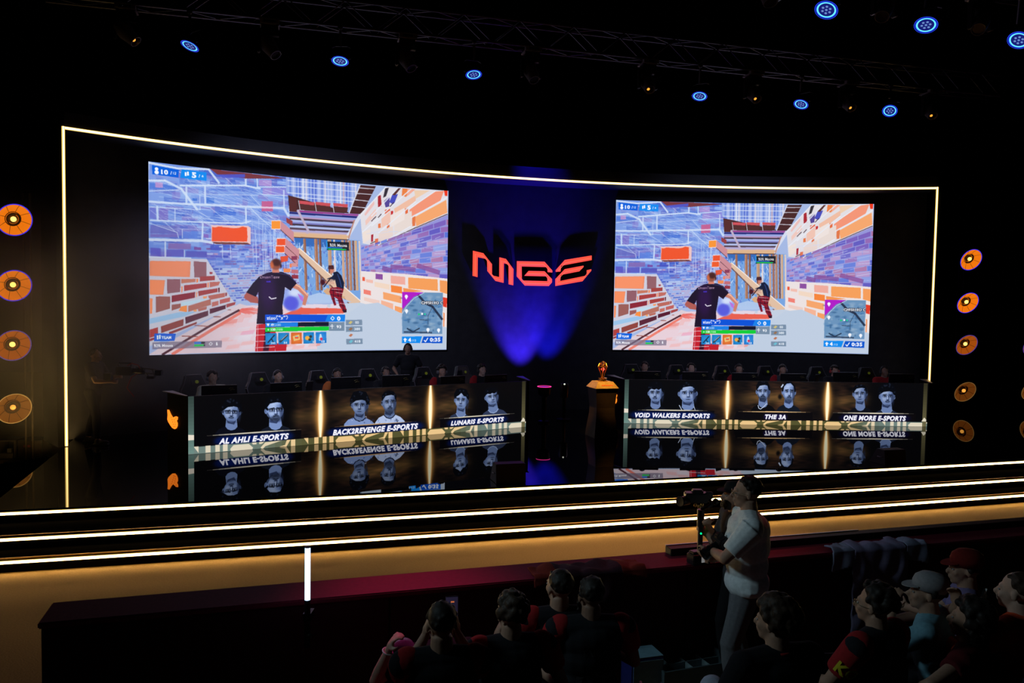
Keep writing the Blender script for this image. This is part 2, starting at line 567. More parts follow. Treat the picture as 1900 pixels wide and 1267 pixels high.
    for i, (y, c) in enumerate([(296, (150, 60, 140)), (309, (22, 30, 110)), (322, (150, 165, 225)), (334, (185, 150, 190)), (343, (70, 52, 66)), (355, (165, 180, 232)), (368, (120, 120, 190)), (376, (60, 48, 62)),
                                (388, (180, 195, 236)), (400, (82, 60, 74)), (411, (180, 170, 215)), (423, (215, 180, 170)), (436, (232, 190, 150)), (447, (95, 68, 62))]):
        g.line([(798, y - 2), (1215 - i * 5, y + 2)], 11, c, .95, 'R')
    g.line([(845, 290), (905, 410), (875, 470)], 14, (190, 175, 200), 1, 'R')
    g.line([(1228, 300), (1140, 440)], 22, (216, 222, 240), .95, 'R')
    g.line([(1190, 330), (1150, 440)], 8, (190, 130, 110), .9, 'R')
    # opening with forest and posts
    g.poly([(820, 452), (1225, 452), (1215, 840), (850, 800)], (120, 165, 225), 1, 'R')
    g.poly([(820, 452), (1130, 452), (1130, 500), (830, 500)], (38, 92, 175), .8, 'R')
    for i in range(230):
        x = R_.uniform(830, 1160); y = R_.uniform(470, 780)
        g.line([(x, y), (x + R_.uniform(-12, 12), y + R_.uniform(10, 26))], R_.uniform(3, 7), R_.choice([(220, 235, 250), (60, 120, 205), (150, 190, 238), (30, 90, 190), (200, 220, 248), (90, 110, 205)]), .75, 'R')
    for x, wd, c in [(880, 16, (150, 98, 78)), (948, 20, (165, 110, 84)), (972, 14, (120, 76, 66)), (1030, 22, (190, 150, 120)), (1060, 10, (225, 215, 220)), (1112, 16, (200, 160, 140)), (1135, 14, (150, 96, 84)), (1155, 18, (175, 128, 104)),
                     (1178, 12, (110, 70, 70)), (1195, 16, (205, 165, 130)), (1218, 10, (225, 205, 195))]:
        g.poly([(x - wd / 2, 455), (x + wd / 2, 455), (x + wd / 2 + 3, 760), (x - wd / 2 + 3, 760)], c, 1, 'R')
        g.line([(x - wd / 4, 455), (x - wd / 4 + 3, 760)], wd * .2, (235, 205, 175), .5, 'R')
    g.poly([(800, 425), (1150, 425), (1140, 450), (815, 452)], (222, 180, 140), 1, 'R')
    g.line([(800, 449), (1145, 451)], 6, (92, 62, 58), .9, 'R')
    # stair board and wreck
    g.poly([(818, 520), (850, 510), (1225, 830), (1180, 842), (1140, 838)], (225, 192, 165), 1, 'R')
    g.line([(818, 520), (1145, 842)], 8, (110, 72, 66), .85, 'R')
    g.line([(848, 512), (1222, 828)], 6, (250, 240, 235), .9, 'R')
    g.poly([(985, 765), (1010, 745), (1120, 800), (1100, 840), (1020, 800)], (214, 170, 130), 1, 'R')
    g.poly([(870, 800), (960, 775), (1080, 800), (1160, 830), (900, 840)], (176, 200, 236), .95, 'R')
    # ---------- right wall
    g.poly([(1228, 290), (1400, 112), (1826, 106), (1820, 300), (1540, 420), (1340, 485), (1240, 470)], (226, 222, 228), 1, 'R')
    # brick fans, upper right
    VPx, VPy = 1060, 540
    rb = [((1340, 112), (1400, 112), (60, 70, 80)),]
    for pts, c in [([(1590, 290), (1815, 165), (1820, 250), (1600, 350)], (246, 168, 112)), ([(1555, 245), (1730, 118), (1800, 108), (1770, 180), (1560, 290)], (244, 150, 120)),
                   ([(1450, 245), (1600, 150), (1600, 185), (1460, 290)], (240, 190, 165)), ([(1590, 120), (1700, 112), (1600, 172)], (238, 205, 175)),
                   ([(1800, 106), (1826, 106), (1824, 140), (1805, 140)], (238, 60, 34)), ([(1510, 112), (1560, 112), (1535, 165), (1505, 160)], (236, 130, 70)),
                   ([(1545, 112), (1600, 112), (1540, 162)], (244, 170, 150)), ([(1420, 205), (1440, 160), (1480, 150), (1450, 220)], (72, 78, 190)),
                   ([(1385, 200), (1425, 165), (1420, 232), (1395, 240)], (85, 70, 150)), ([(1475, 115), (1500, 112), (1460, 160), (1440, 158)], (90, 48, 46)),
                   ([(1395, 120), (1420, 115), (1400, 170), (1380, 180)], (52, 46, 56)), ([(1345, 170), (1365, 165), (1370, 235), (1345, 240)], (170, 40, 50)),
                   ([(1390, 255), (1425, 245), (1420, 280), (1390, 290)], (226, 90, 50)), ([(1430, 260), (1445, 258), (1440, 310), (1428, 310)], (200, 40, 40)),
                   ([(1525, 240), (1545, 236), (1545, 296), (1528, 300)], (228, 110, 66)), ([(1572, 285), (1595, 280), (1592, 345), (1572, 348)], (226, 120, 72)),
                   ([(1400, 340), (1418, 335), (1418, 382), (1400, 388)], (226, 112, 66)), ([(1343, 345), (1360, 340), (1360, 368), (1343, 372)], (230, 120, 70)),
                   ([(1295, 415), (1310, 410), (1308, 455), (1294, 460)], (172, 44, 58)), ([(1320, 440), (1342, 434), (1338, 480), (1318, 488)], (228, 108, 66)),
                   ([(1450, 320), (1570, 250), (1570, 345), (1450, 420)], (232, 218, 212)), ([(1345, 400), (1440, 350), (1440, 430), (1345, 475)], (234, 214, 206)),
                   ([(1420, 290), (1520, 235), (1520, 310), (1425, 362)], (238, 226, 222)), ([(1365, 310), (1425, 262), (1425, 330), (1365, 370)], (240, 196, 180)),
                   ([(1260, 330), (1330, 250), (1335, 280), (1262, 360)], (240, 200, 190)), ([(1240, 400), (1290, 380), (1292, 440), (1245, 470)], (238, 224, 216)),
                   ([(1255, 290), (1320, 195), (1322, 225), (1262, 300)], (236, 190, 186))]:
        g.poly(pts, c, 1, 'R')
    for a, b in [((1228, 300), (1400, 112)), ((1300, 300), (1480, 112)), ((1240, 400), (1570, 112)), ((1345, 400), (1600, 190)), ((1345, 475), (1560, 350)), ((1450, 422), (1600, 350)),
                 ((1600, 352), (1822, 252)), ((1565, 295), (1820, 150)), ((1552, 240), (1740, 112)), ((1300, 360), (1420, 262))]:
        g.line([a, b], 7, (232, 236, 246), .9, 'R')
    for a, b in [((1350, 478), (1450, 424)), ((1452, 424), (1600, 354)), ((1602, 354), (1820, 258)), ((1345, 305), (1366, 282)), ((1300, 330), (1330, 300)), ((1425, 232), (1450, 205)), ((1290, 470), (1320, 455))]:
        g.line([a, b], 6, (70, 44, 52), .85, 'R')
    # purple wireframe bricks
    g.poly([(1228, 480), (1345, 480), (1600, 360), (1822, 262), (1810, 680), (1540, 660), (1225, 640)], (150, 150, 218), 1, 'R')
    for r in range(10):
        yl0, yl1 = 495 + r * 17, 495 + (r + 1) * 17
        yr0, yr1 = 290 + r * 40, 290 + (r + 1) * 40
        x = 1230 + (r % 2) * 18
        while x < 1818:
            wd = 26 + (x - 1230) * 0.13 + R_.uniform(-8, 10)
            k0 = (x - 1230) / 590; k1 = min((x + wd - 1230) / 590, 1.0)
            c = R_.choice([(92, 84, 190), (120, 90, 185), (150, 100, 175), (178, 105, 150), (80, 110, 215), (140, 160, 228), (70, 80, 195), (190, 150, 200)])
            g.poly([(x, yl0 + (yr0 - yl0) * k0 + 2), (x + wd - 5, yl0 + (yr0 - yl0) * k1 + 2), (x + wd - 5, yl1 + (yr1 - yl1) * k1 - 4), (x, yl1 + (yr1 - yl1) * k0 - 4)], c, .85, 'R')
            x += wd
    for i in range(40):
        x = R_.uniform(1260, 1780); y = R_.uniform(380, 640)
        g.line([(x, y), (x + R_.uniform(20, 160), y - R_.uniform(0, 40))], R_.uniform(2, 5), (205, 215, 245), .6, 'R')
    g.blob((1500, 540), 330, 130, (180, 190, 236), .2, 'R', -.1, 3)
    # lower right bricks
    g.poly([(1225, 640), (1540, 655), (1810, 680), (1800, 1000), (1490, 910), (1215, 840)], (236, 226, 226), 1, 'R')
    for pts, c in [([(1535, 675), (1740, 685), (1740, 760), (1535, 745)], (246, 160, 92)), ([(1755, 690), (1808, 695), (1806, 780), (1755, 765)], (246, 158, 92)),
                   ([(1418, 665), (1515, 672), (1515, 722), (1418, 715)], (240, 172, 158)), ([(1418, 725), (1492, 735), (1492, 778), (1418, 768)], (246, 134, 60)),
                   ([(1500, 742), (1640, 762), (1500, 775)], (244, 148, 82)), ([(1365, 768), (1485, 795), (1485, 840), (1365, 812)], (246, 166, 108)),
                   ([(1350, 820), (1430, 842), (1430, 885), (1350, 860)], (244, 180, 150)), ([(1440, 855), (1490, 868), (1488, 908), (1440, 892)], (246, 160, 100)),
                   ([(1232, 676), (1248, 678), (1248, 702), (1232, 700)], (234, 90, 60)), ([(1318, 655), (1365, 658), (1365, 692), (1318, 688)], (140, 80, 160)),
                   ([(1238, 752), (1285, 762), (1285, 790), (1238, 780)], (240, 128, 116)), ([(1255, 690), (1300, 695), (1300, 715), (1255, 708)], (242, 190, 176)),
                   ([(1310, 705), (1410, 722), (1410, 755), (1310, 735)], (242, 216, 196)), ([(1240, 800), (1340, 822), (1340, 850), (1240, 822)], (238, 206, 196)),
                   ([(1775, 900), (1785, 905), (1780, 1000), (1772, 1000)], (244, 150, 96)), ([(1775, 800), (1806, 806), (1800, 868), (1775, 862)], (226, 60, 40))]:
        g.poly(pts, c, 1, 'R')
    for a, b in [((1425, 610), (1580, 625)), ((1605, 600), (1750, 640)), ((1370, 620), (1420, 632))]:
        g.line([a, b], 30, (130, 74, 150), .7, 'R')
    # ---------- floor
    g.poly([(490, 850), (900, 850), (1215, 835), (1500, 905), (1800, 1000), (1795, 1140), (20, 1110)], (196, 208, 226), 1, 'R')
    g.poly([(480, 850), (900, 846), (1010, 860), (1130, 880), (1110, 905), (900, 910), (940, 1112), (90, 1112)], (232, 208, 218), 1, 'R')
    for i in range(60):
        x = R_.uniform(300, 920); y = R_.uniform(865, 1090)
        if x < 490 - (y - 850) * 1.6 + 60: continue
        c = R_.choice([(238, 140, 132), (240, 180, 180), (226, 220, 232), (236, 160, 190), (240, 196, 200), (230, 226, 236)])
        g.poly([(x, y), (x + 70, y - 8), (x + 60, y + 16), (x - 14, y + 22)], c, .6, 'R')
    for i in range(18):
        x = R_.uniform(430, 600)
        g.line([(x, R_.uniform(862, 880)), (x + 90, R_.uniform(862, 900))], 6, (236, 100, 88), .5, 'R')
    g.poly([(850, 860), (1130, 872), (1105, 900), (740, 905)], (232, 96, 78), 1, 'R')
    for x in (860, 925, 1030):
        g.poly([(x, 842), (x + 85, 846), (x + 75, 868), (x - 6, 864)], (226, 214, 228), 1, 'R')
    g.poly([(940, 1112), (1130, 905), (1215, 848), (1330, 835), (1500, 910), (1800, 1010), (1795, 1140)], (192, 206, 226), 1, 'R')
    # red kerb stones at the left
    g.poly([(20, 1112), (130, 1040), (500, 838), (540, 850), (330, 965), (90, 1112)], (222, 205, 214), 1, 'R')
    g.line([(90, 1112), (330, 966), (495, 876)], 12, (72, 30, 40), .95, 'R')
    g.line([(140, 1112), (345, 985), (500, 892)], 16, (240, 110, 88), .8, 'R')
    for a, b in [((190, 1015), (270, 1020)), ((290, 908), (395, 912)), ((235, 955), (330, 965)), ((380, 870), (450, 874))]:
        g.line([a, b], 5, (150, 70, 60), .9, 'R')
    # ---------- lower left brick wall (frame C)
    g.poly([(50, 50), (740, 70), (1030, 540), (1090, 600), (1080, 640), (50, 1120)], (206, 206, 222), 1, 'C')
    BR = [((50, 90), (545, 95), (535, 285), (50, 272), (240, 140, 98)), ((580, 95), (735, 105), (735, 290), (590, 290), (142, 92, 100)), ((50, 318), (235, 322), (215, 500), (50, 495), (240, 138, 92)),
          ((258, 312), (420, 310), (418, 465), (262, 485), (140, 90, 100)), ((50, 540), (85, 545), (80, 725), (50, 728), (240, 136, 86)), ((125, 520), (298, 520), (295, 665), (125, 715), (150, 90, 84)),
          ((430, 310), (605, 308), (600, 345), (432, 362), (194, 116, 92)), ((655, 280), (835, 270), (835, 322), (655, 338), (160, 62, 58)), ((465, 385), (738, 358), (738, 408), (465, 455), (165, 58, 58)),
          ((635, 455), (870, 420), (868, 465), (640, 515), (160, 60, 58)), ((315, 510), (598, 465), (595, 535), (315, 590), (135, 36, 50)), ((775, 345), (900, 342), (880, 385), (775, 410), (188, 104, 92)),
          ((515, 635), (785, 550), (790, 620), (515, 705), (178, 108, 92)), ((315, 620), (425, 605), (422, 655), (315, 690), (152, 88, 82)), ((755, 510), (955, 475), (955, 525), (770, 562), (182, 100, 88)),
          ((895, 560), (1020, 530), (1018, 580), (895, 610), (186, 92, 88)), ((800, 590), (880, 572), (880, 622), (800, 645), (190, 106, 94)), ((775, 670), (968, 620), (966, 668), (775, 730), (82, 22, 44)),
          ((975, 612), (1085, 585), (1080, 618), (975, 655), (160, 66, 66)), ((480, 770), (755, 690), (755, 750), (482, 850), (86, 34, 50)), ((185, 880), (460, 790), (455, 870), (190, 960), (140, 64, 58)),
          ((50, 920), (150, 890), (150, 985), (50, 1020), (170, 60, 56)), ((280, 950), (620, 825), (615, 850), (290, 980), (140, 56, 54)), ((630, 670), (740, 640), (735, 675), (640, 700), (180, 104, 90)),
          ((400, 690), (440, 625), (500, 622), (498, 708), (244, 140, 62)), ((430, 400), (448, 396), (445, 470), (430, 470), (240, 136, 92)), ((745, 355), (765, 350), (762, 410), (745, 415), (238, 140, 96)),
          ((610, 470), (625, 465), (622, 525), (610, 530), (240, 150, 110)), ((610, 308), (635, 306), (633, 350), (612, 352), (240, 130, 70)), ((690, 520), (745, 515), (735, 540), (700, 548), (240, 150, 90)),
          ((770, 225), (805, 225), (805, 248), (775, 252), (160, 60, 70)), ((875, 415), (895, 412), (893, 468), (878, 470), (100, 26, 40)), ((962, 475), (982, 472), (980, 512), (964, 516), (140, 40, 46)),
          ((50, 1030), (260, 965), (250, 990), (50, 1060), (150, 56, 60)), ((580, 680), (620, 680), (615, 700), (580, 705), (242, 160, 90))]
    for a, b, c_, d, col in BR:
        g.poly([a, b, c_, d], col, 1, 'C')
        m = np.mean([a, b, c_, d], 0)
        q = [tuple(m + (np.array(p) - m) * 0.9) for p in (a, b, c_, d)]
        g.poly(q, tuple(min(255, k * 1.04 + 4) for k in col), .6, 'C')
    g.poly([(50, 785), (400, 710), (620, 700), (470, 760), (50, 850)], (150, 196, 236), .9, 'C')
    g.poly([(430, 590), (700, 548), (790, 545), (510, 625), (430, 640)], (190, 222, 240), .95, 'C')
    # floating bricks
    for pts, c in [([(815, 850), (1265, 860), (1300, 880), (1300, 1090), (860, 1085), (815, 1050)], (236, 196, 196))]:
        g.poly(pts, c, 1, 'A')
    g.poly([(820, 1058), (1260, 1068), (1300, 1092), (870, 1085)], (120, 66, 62), 1, 'A')
    g.poly([(822, 872), (860, 880), (900, 868), (1090, 888), (1150, 885), (1200, 868), (1255, 880), (1262, 1000), (1255, 1055), (822, 1050)], (240, 84, 40), 1, 'A')
    for x, y, wd, h, c in [(1560, 800, 105, 95, (250, 150, 52)), (1625, 1020, 105, 80, (238, 84, 44)), (1612, 1112, 105, 75, (240, 92, 40))]:
        g.poly([(x + wd, y - 10), (x + wd + 170, y + 140), (x + wd + 170, y + 260), (x + wd, y + h)], (205, 142, 152), 1, 'A')
        g.poly([(x - 5, y - 10), (x + wd + 5, y - 10), (x + wd + 5, y + h + 10), (x - 5, y + h + 10)], (238, 220, 226), 1, 'A')
        g.rect(x, y, x + wd, y + h, c, 1, 'A')
        g.line([(x + wd + 5, y + h + 12), (x + wd + 165, y + h + 160)], 8, (80, 40, 44), .9, 'A')
    g.rect(1435, 555, 1575, 680, (202, 92, 140), .9, 'A'); g.line([(1430, 632), (1580, 636)], 22, (225, 205, 228), .9, 'A')
    g.poly([(1780, 500), (1870, 515), (1870, 690), (1780, 680)], (86, 40, 38), 1, 'A')
    g.poly([(1740, 755), (1820, 800), (1820, 860), (1745, 820)], (150, 60, 64), 1, 'A')
    g.poly([(735, 565), (782, 558), (778, 590), (738, 600)], (228, 84, 54), 1, 'R')
    for x, y, wd, c in [(752, 634, 40, (242, 140, 80)), (788, 605, 14, (240, 130, 90)), (800, 560, 34, (140, 60, 90)), (800, 600, 34, (214, 150, 150)), (798, 640, 40, (196, 110, 120)), (798, 670, 40, (150, 50, 66)), (760, 665, 30, (222, 170, 176))]:
        g.rect(x, y, x + wd, y + 22, c, 1, 'R')
    # ---------- player figure seen from behind (generic, dark tee and check trousers)
    SK = (206, 130, 110)
    g.poly([(590, 960), (700, 950), (690, 1115), (578, 1113)], (196, 30, 44), 1, 'R')
    g.poly([(690, 1070), (760, 1070), (755, 1116), (692, 1115)], (196, 30, 44), 1, 'R')
    g.poly([(640, 960), (670, 960), (655, 1113), (622, 1113)], (54, 16, 40), .9, 'R')
    for y in (985, 1020, 1056, 1092):
        g.line([(582, y), (690, y - 2)], 4, (236, 214, 224), .8, 'R')
    g.line([(598, 960), (590, 1113)], 3, (236, 214, 224), .7, 'R')
    # ball by the hip
    g.blob((800, 815), 66, 66, (150, 170, 238), 1, 'R', hard=8)
    g.blob((792, 838), 44, 44, (88, 92, 222), 1, 'R', hard=5)
    g.blob((815, 775), 36, 22, (226, 236, 252), .8, 'R')
    g.poly([(830, 778), (862, 800), (866, 832), (845, 815)], (188, 110, 220), .9, 'R')
    # arms
    g.poly([(545, 770), (600, 800), (607, 838), (560, 832), (524, 806), (528, 790)], (176, 92, 84), 1, 'R')
    g.line([(795, 725), (838, 745), (882, 790), (868, 842)], 34, SK, 1, 'R', w2=20)
    g.line([(800, 718), (842, 738), (890, 790)], 10, (244, 184, 156), .9, 'R')
    # tee
    g.poly([(655, 662), (690, 654), (745, 655), (790, 672), (828, 720), (798, 752), (790, 764), (758, 742), (750, 800), (740, 850), (742, 900), (700, 958), (590, 955), (602, 850), (606, 770), (590, 800), (538, 775), (574, 724), (612, 684)], (30, 18, 40), 1, 'R')
    g.blob((660, 770), 46, 110, (58, 24, 92), .55, 'R')
    g.line([(690, 655), (780, 672), (822, 712)], 5, (60, 60, 110), .8, 'R')
    g.glowtext('DreamTeam', (618, 694), (728, 692), 17, (206, 170, 200), 'R', bold=0.0)
    g.rect(652, 708, 676, 716, (70, 50, 190), 1, 'R')
    g.line([(665, 800), (678, 812), (706, 806)], 6, (226, 222, 236), 1, 'R')
    # head
    g.poly([(688, 640), (725, 640), (728, 658), (686, 660)], (214, 130, 108), 1, 'R')
    g.blob((708, 612), 31, 32, (150, 82, 62), 1, 'R', hard=6)
    g.blob((714, 600), 27, 22, (70, 34, 32), .95, 'R', hard=3)
    g.blob((686, 616), 10, 22, (226, 110, 60), .7, 'R')
    g.blob((738, 620), 5, 12, (50, 30, 40), .9, 'R')
    # ---------- second figure, crouching
    g.line([(1020, 700), (1045, 690), (1075, 660)], 26, (24, 34, 62), 1, 'R')
    g.poly([(1048, 652), (1075, 645), (1100, 670), (1116, 715), (1112, 752), (1070, 745), (1060, 700)], (22, 30, 58), 1, 'R')
    g.line([(1076, 662), (1090, 700), (1098, 740)], 5, (52, 82, 150), .8, 'R')
    g.line([(1000, 712), (1050, 716)], 12, SK, 1, 'R'); g.blob((984, 712), 15, 18, (70, 22, 34), 1, 'R', hard=4)
    g.poly([(1010, 690), (1050, 695), (1054, 720), (1008, 730)], (216, 180, 160), .8, 'R')
    g.line([(990, 740), (1030, 690)], 7, (60, 30, 30), 1, 'R')
    g.poly([(1030, 745), (1075, 740), (1112, 752), (1098, 800), (1128, 880), (1112, 892), (1085, 860), (1072, 812), (1052, 800), (1064, 850), (1050, 852), (1032, 800), (1022, 768)], (142, 24, 44), 1, 'R')
    for a, b in [((1030, 760), (1108, 766)), ((1028, 786), (1100, 796)), ((1064, 820), (1105, 826)), ((1080, 850), (1120, 856)), ((1036, 812), (1058, 810)), ((1046, 750), (1050, 840)), ((1090, 750), (1108, 880)), ((1070, 746), (1078, 800))]:
        g.line([a, b], 4, (44, 16, 36), .85, 'R')
    for a, b in [((1036, 752), (1100, 756)), ((1060, 772), (1104, 778)), ((1086, 838), (1114, 842))]:
        g.line([a, b], 3, (240, 220, 228), .7, 'R')
    g.poly([(1098, 878), (1128, 876), (1126, 894), (1108, 896)], (50, 20, 40), 1, 'R')
    g.blob((1040, 636), 17, 22, (206, 128, 106), 1, 'R', hard=5)
    g.poly([(1018, 628), (1022, 610), (1052, 608), (1056, 630), (1046, 634), (1020, 632)], (76, 36, 40), 1, 'R')
    g.rect(1022, 626, 1030, 656, (96, 44, 40), .8, 'R')
    # ---------- name plate over the figure
    g.rect(1015, 466, 1152, 518, (20, 22, 30), .88, 'R'); g.rect(1012, 462, 1018, 512, (36, 160, 240), 1, 'R')
    g.glowtext('B2R Mouxa', (1034, 495), (1140, 495), 17, (236, 236, 240), 'R')
    g.rect(1020, 499, 1110, 505, (30, 120, 225), 1, 'R'); g.rect(1020, 508, 1135, 515, (30, 205, 90), 1, 'R')
    # ---------- counters, top left
    g.poly([(66, 95), (200, 108), (196, 152), (66, 144)], (8, 96, 222), 1, 'R')
    g.poly([(214, 104), (342, 110), (341, 158), (204, 152)], (14, 138, 240), 1, 'R')
    W_ = (246, 248, 255)
    g.blob((88, 114), 9, 9, W_, 1, 'R', hard=8); g.blob((88, 132), 11, 11, W_, 1, 'R', hard=8)
    g.glowtext('10', (110, 138), (145, 139), 24, W_, 'R', bold=0.05)
    g.glowtext('/', (156, 137), (164, 137), 16, W_, 'R')
    g.glowtext('12', (170, 135), (186, 135), 13, W_, 'R')
    g.rect(229, 118, 238, 140, W_, 1, 'R'); g.rect(241, 114, 250, 136, W_, 1, 'R')
    g.glowtext('5', (265, 144), (288, 145), 29, W_, 'R', bold=0.05)
    g.glowtext('/', (300, 141), (308, 141), 16, W_, 'R')
    g.glowtext('6', (316, 139), (326, 139), 12, W_, 'R')
    # ---------- team plate, bottom left
    g.poly([(53, 998), (160, 1000), (152, 1040), (50, 1038)], (8, 96, 222), 1, 'R')
    g.rect(64, 1008, 72, 1030, W_, 1, 'R'); g.rect(75, 1006, 83, 1028, W_, 1, 'R')
    g.glowtext('TEAM', (88, 1027), (136, 1028), 15, W_, 'R', bold=0.05)
    g.poly([(42, 1044), (398, 1046), (396, 1084), (40, 1082)], (120, 112, 136), .72, 'R')
    g.glowtext('B2R Mouxa', (50, 1070), (143, 1071), 15, W_, 'R')
    g.rect(252, 1050, 308, 1060, (30, 30, 44), 1, 'R'); g.rect(252, 1050, 288, 1060, (30, 122, 228), 1, 'R')
    g.rect(252, 1063, 308, 1074, (30, 30, 44), 1, 'R'); g.rect(252, 1063, 302, 1074, (30, 200, 90), 1, 'R')
    g.line([(338, 1053), (347, 1062), (338, 1071), (329, 1062), (338, 1053)], 3, W_, 1, 'R')
    g.glowtext('1', (366, 1072), (374, 1072), 19, W_, 'R', bold=0.0)
    # ---------- player plate, bottom middle
    g.poly([(640, 902), (1118, 908), (1114, 950), (638, 944)], (10, 82, 216), 1, 'R')
    g.poly([(1010, 906), (1118, 908), (1114, 950), (992, 948)], (24, 130, 235), 1, 'R')
    g.glowtext('zizo', (648, 931), (700, 931), 19, W_, 'R', bold=0.03)
    g.glowtext('\u0295\u00b0x\u00b0\u0294', (702, 931), (770, 932), 22, W_, 'R', bold=0.02)
    g.line([(1038, 918), (1049, 929), (1038, 940), (1027, 929), (1038, 918)], 4, W_, 1, 'R')
    g.glowtext('0', (1066, 942), (1087, 942), 24, W_, 'R', bold=0.05)
    g.rect(640, 950, 1014, 976, (20, 22, 44), 1, 'R'); g.rect(640, 949, 828, 975, (24, 128, 232), 1, 'R')
    g.rect(638, 978, 1014, 1002, (14, 206, 56), 1, 'R')
    g.poly([(1014, 952), (1112, 953), (1110, 1006), (1014, 1005)], (120, 142, 166), 1, 'R')
    g.glowtext('93', (1062, 988), (1090, 989), 17, W_, 'R'); g.line([(1034, 966), (1034, 992)], 5, W_, .8, 'R'); g.line([(1022, 976), (1046, 976)], 4, W_, .8, 'R')
    g.poly([(648, 955), (662, 955), (661, 964), (655, 970), (649, 964)], W_, 1, 'R')
    g.glowtext('49', (670, 969), (688, 969), 14, W_, 'R', bold=0.04); g.glowtext('|100', (692, 969), (728, 969), 13, (190, 214, 245), 'R')
    g.rect(650, 988, 662, 991, W_, 1, 'R'); g.rect(654.5, 984, 657.5, 996, W_, 1, 'R')
    g.glowtext('100', (670, 996), (696, 996), 14, W_, 'R', bold=0.04); g.glowtext('|100', (700, 996), (738, 996), 13, (190, 245, 200), 'R')
    for i, (x, c) in enumerate([(638, (22, 124, 196)), (711, (22, 124, 196)), (785, (214, 104, 38)), (858, (22, 124, 196)), (933, (30, 122, 205))]):
        g.rect(x, 1010, x + 64, 1077, c, 1, 'R')
        g.blob((x + 32, 1044), 28, 28, tuple(min(255, k + 30) for k in c), .6, 'R')
    g.line([(652, 1064), (690, 1022)], 7, (24, 40, 60), 1, 'R'); g.line([(672, 1042), (682, 1062)], 6, (24, 40, 60), 1, 'R')
    g.line([(722, 1062), (764, 1024)], 12, (52, 66, 80), 1, 'R'); g.line([(728, 1052), (762, 1022)], 3, (190, 200, 210), 1, 'R')
    g.poly([(796, 1032), (834, 1022), (838, 1052), (802, 1060)], (236, 196, 120), 1, 'R'); g.rect(808, 1034, 830, 1046, (236, 90, 60), 1, 'R'); g.rect(812, 1030, 824, 1036, (110, 200, 220), 1, 'R')
    g.blob((882, 1044), 14, 13, (246, 176, 64), 1, 'R', hard=6); g.blob((902, 1036), 9, 9, (50, 60, 60), 1, 'R', hard=6); g.blob((896, 1054), 9, 8, (60, 60, 50), 1, 'R', hard=6)
    g.poly([(958, 1022), (966, 1022), (972, 1046), (972, 1062), (952, 1062), (952, 1046)], (196, 226, 244), 1, 'R'); g.blob((966, 1052), 9, 9, (214, 50, 90), 1, 'R', hard=6)
    for t, x in (('346', 668), ('51', 742), ('2', 912), ('15', 968)):
        g.glowtext(t, (x, 1073), (x + 8 * len(t) + 2, 1073), 11, W_, 'R')
    # ---------- material counters
    for y, t, c in [(940, '00', (206, 190, 120)), (980, '380', (150, 110, 80)), (1018, '', (190, 120, 90)), (1056, '418', (110, 190, 210))]:
        if t: g.rect(1120, y, 1224, y + 33, (118, 140, 165), .95, 'R')
        g.poly([(1136, y + 20), (1150, y + 6), (1164, y + 12), (1150, y + 26)], c, 1, 'R')
        if t: g.glowtext(t, (1172 if len(t) > 2 else 1180, y + 24), (1210 if len(t) > 2 else 1202, y + 24), 16, (225, 234, 244), 'R')
    # ---------- map
    g.poly([(1492, 768), (1776, 772), (1764, 1040), (1486, 1032)], (108, 148, 188), 1, 'R')
    for i in range(120):
        x = R_.uniform(1496, 1762); y = R_.uniform(780, 1030)
        g.blob((x, y), R_.uniform(4, 22), R_.uniform(3, 12), R_.choice([(92, 138, 184), (140, 172, 204), (60, 112, 168), (150, 176, 200), (42, 84, 130)]), .55, 'R')
    g.line([(1600, 785), (1650, 840), (1700, 862), (1730, 900), (1766, 945)], 15, (34, 44, 68), .9, 'R')
    g.line([(1520, 1000), (1560, 1022), (1605, 1000)], 8, (30, 44, 66), .85, 'R')
    g.line([(1500, 1022), (1690, 1030)], 10, (44, 58, 84), .8, 'R')
    g.line([(1700, 862), (1668, 920), (1665, 975)], 3, (40, 50, 70), .9, 'R'); g.line([(1608, 944), (1660, 950)], 4, (40, 50, 70), .9, 'R')
    g.poly([(1492, 768), (1640, 770), (1570, 800), (1520, 850), (1491, 880)], (176, 30, 200), 1, 'R')
    g.line([(1644, 772), (1572, 808), (1522, 856), (1490, 906)], 3, (220, 230, 245), .9, 'R')
    for x, y in ((1520, 796), (1519, 888), (1664, 1010), (1739, 1014)):
        g.blob((x, y), 11, 11, W_, 1, 'R', hard=8); g.poly([(x - 9, y + 4), (x + 9, y + 4), (x, y + 20)], W_, 1, 'R')
    g.poly([(1598, 902), (1616, 910), (1598, 918)], (30, 200, 120), 1, 'R'); g.poly([(1650, 902), (1634, 910), (1650, 918)], (40, 200, 160), 1, 'R'); g.blob((1626, 908), 7, 7, W_, 1, 'R', hard=6)
    for dx in (-2, 2):
        for dy in (-2, 2):
            g.glowtext('CHISELED C', (1622 + dx, 845 + dy), (1774 + dx, 846 + dy), 18, (26, 34, 50), 'R', bold=0.05)
    g.glowtext('CHISELED C', (1622, 845), (1774, 846), 18, W_, 'R', bold=0.03)
    g.poly([(1484, 1050), (1622, 1052), (1606, 1096), (1482, 1092)], (16, 140, 240), 1, 'R')
    g.poly([(1632, 1053), (1766, 1056), (1764, 1100), (1616, 1096)], (8, 84, 205), 1, 'R')
    g.poly([(1492, 1072), (1505, 1058), (1518, 1072), (1510, 1072), (1510, 1086), (1500, 1086), (1500, 1072)], W_, 1, 'R')
    g.glowtext('4', (1526, 1084), (1546, 1084), 24, W_, 'R', bold=0.05); g.glowtext('/12', (1552, 1084), (1580, 1084), 13, (200, 225, 250), 'R')
    g.line([(1636, 1078), (1645, 1088), (1662, 1064)], 6, W_, 1, 'R')
    g.glowtext('0:35', (1676, 1087), (1750, 1088), 24, W_, 'R', bold=0.05)
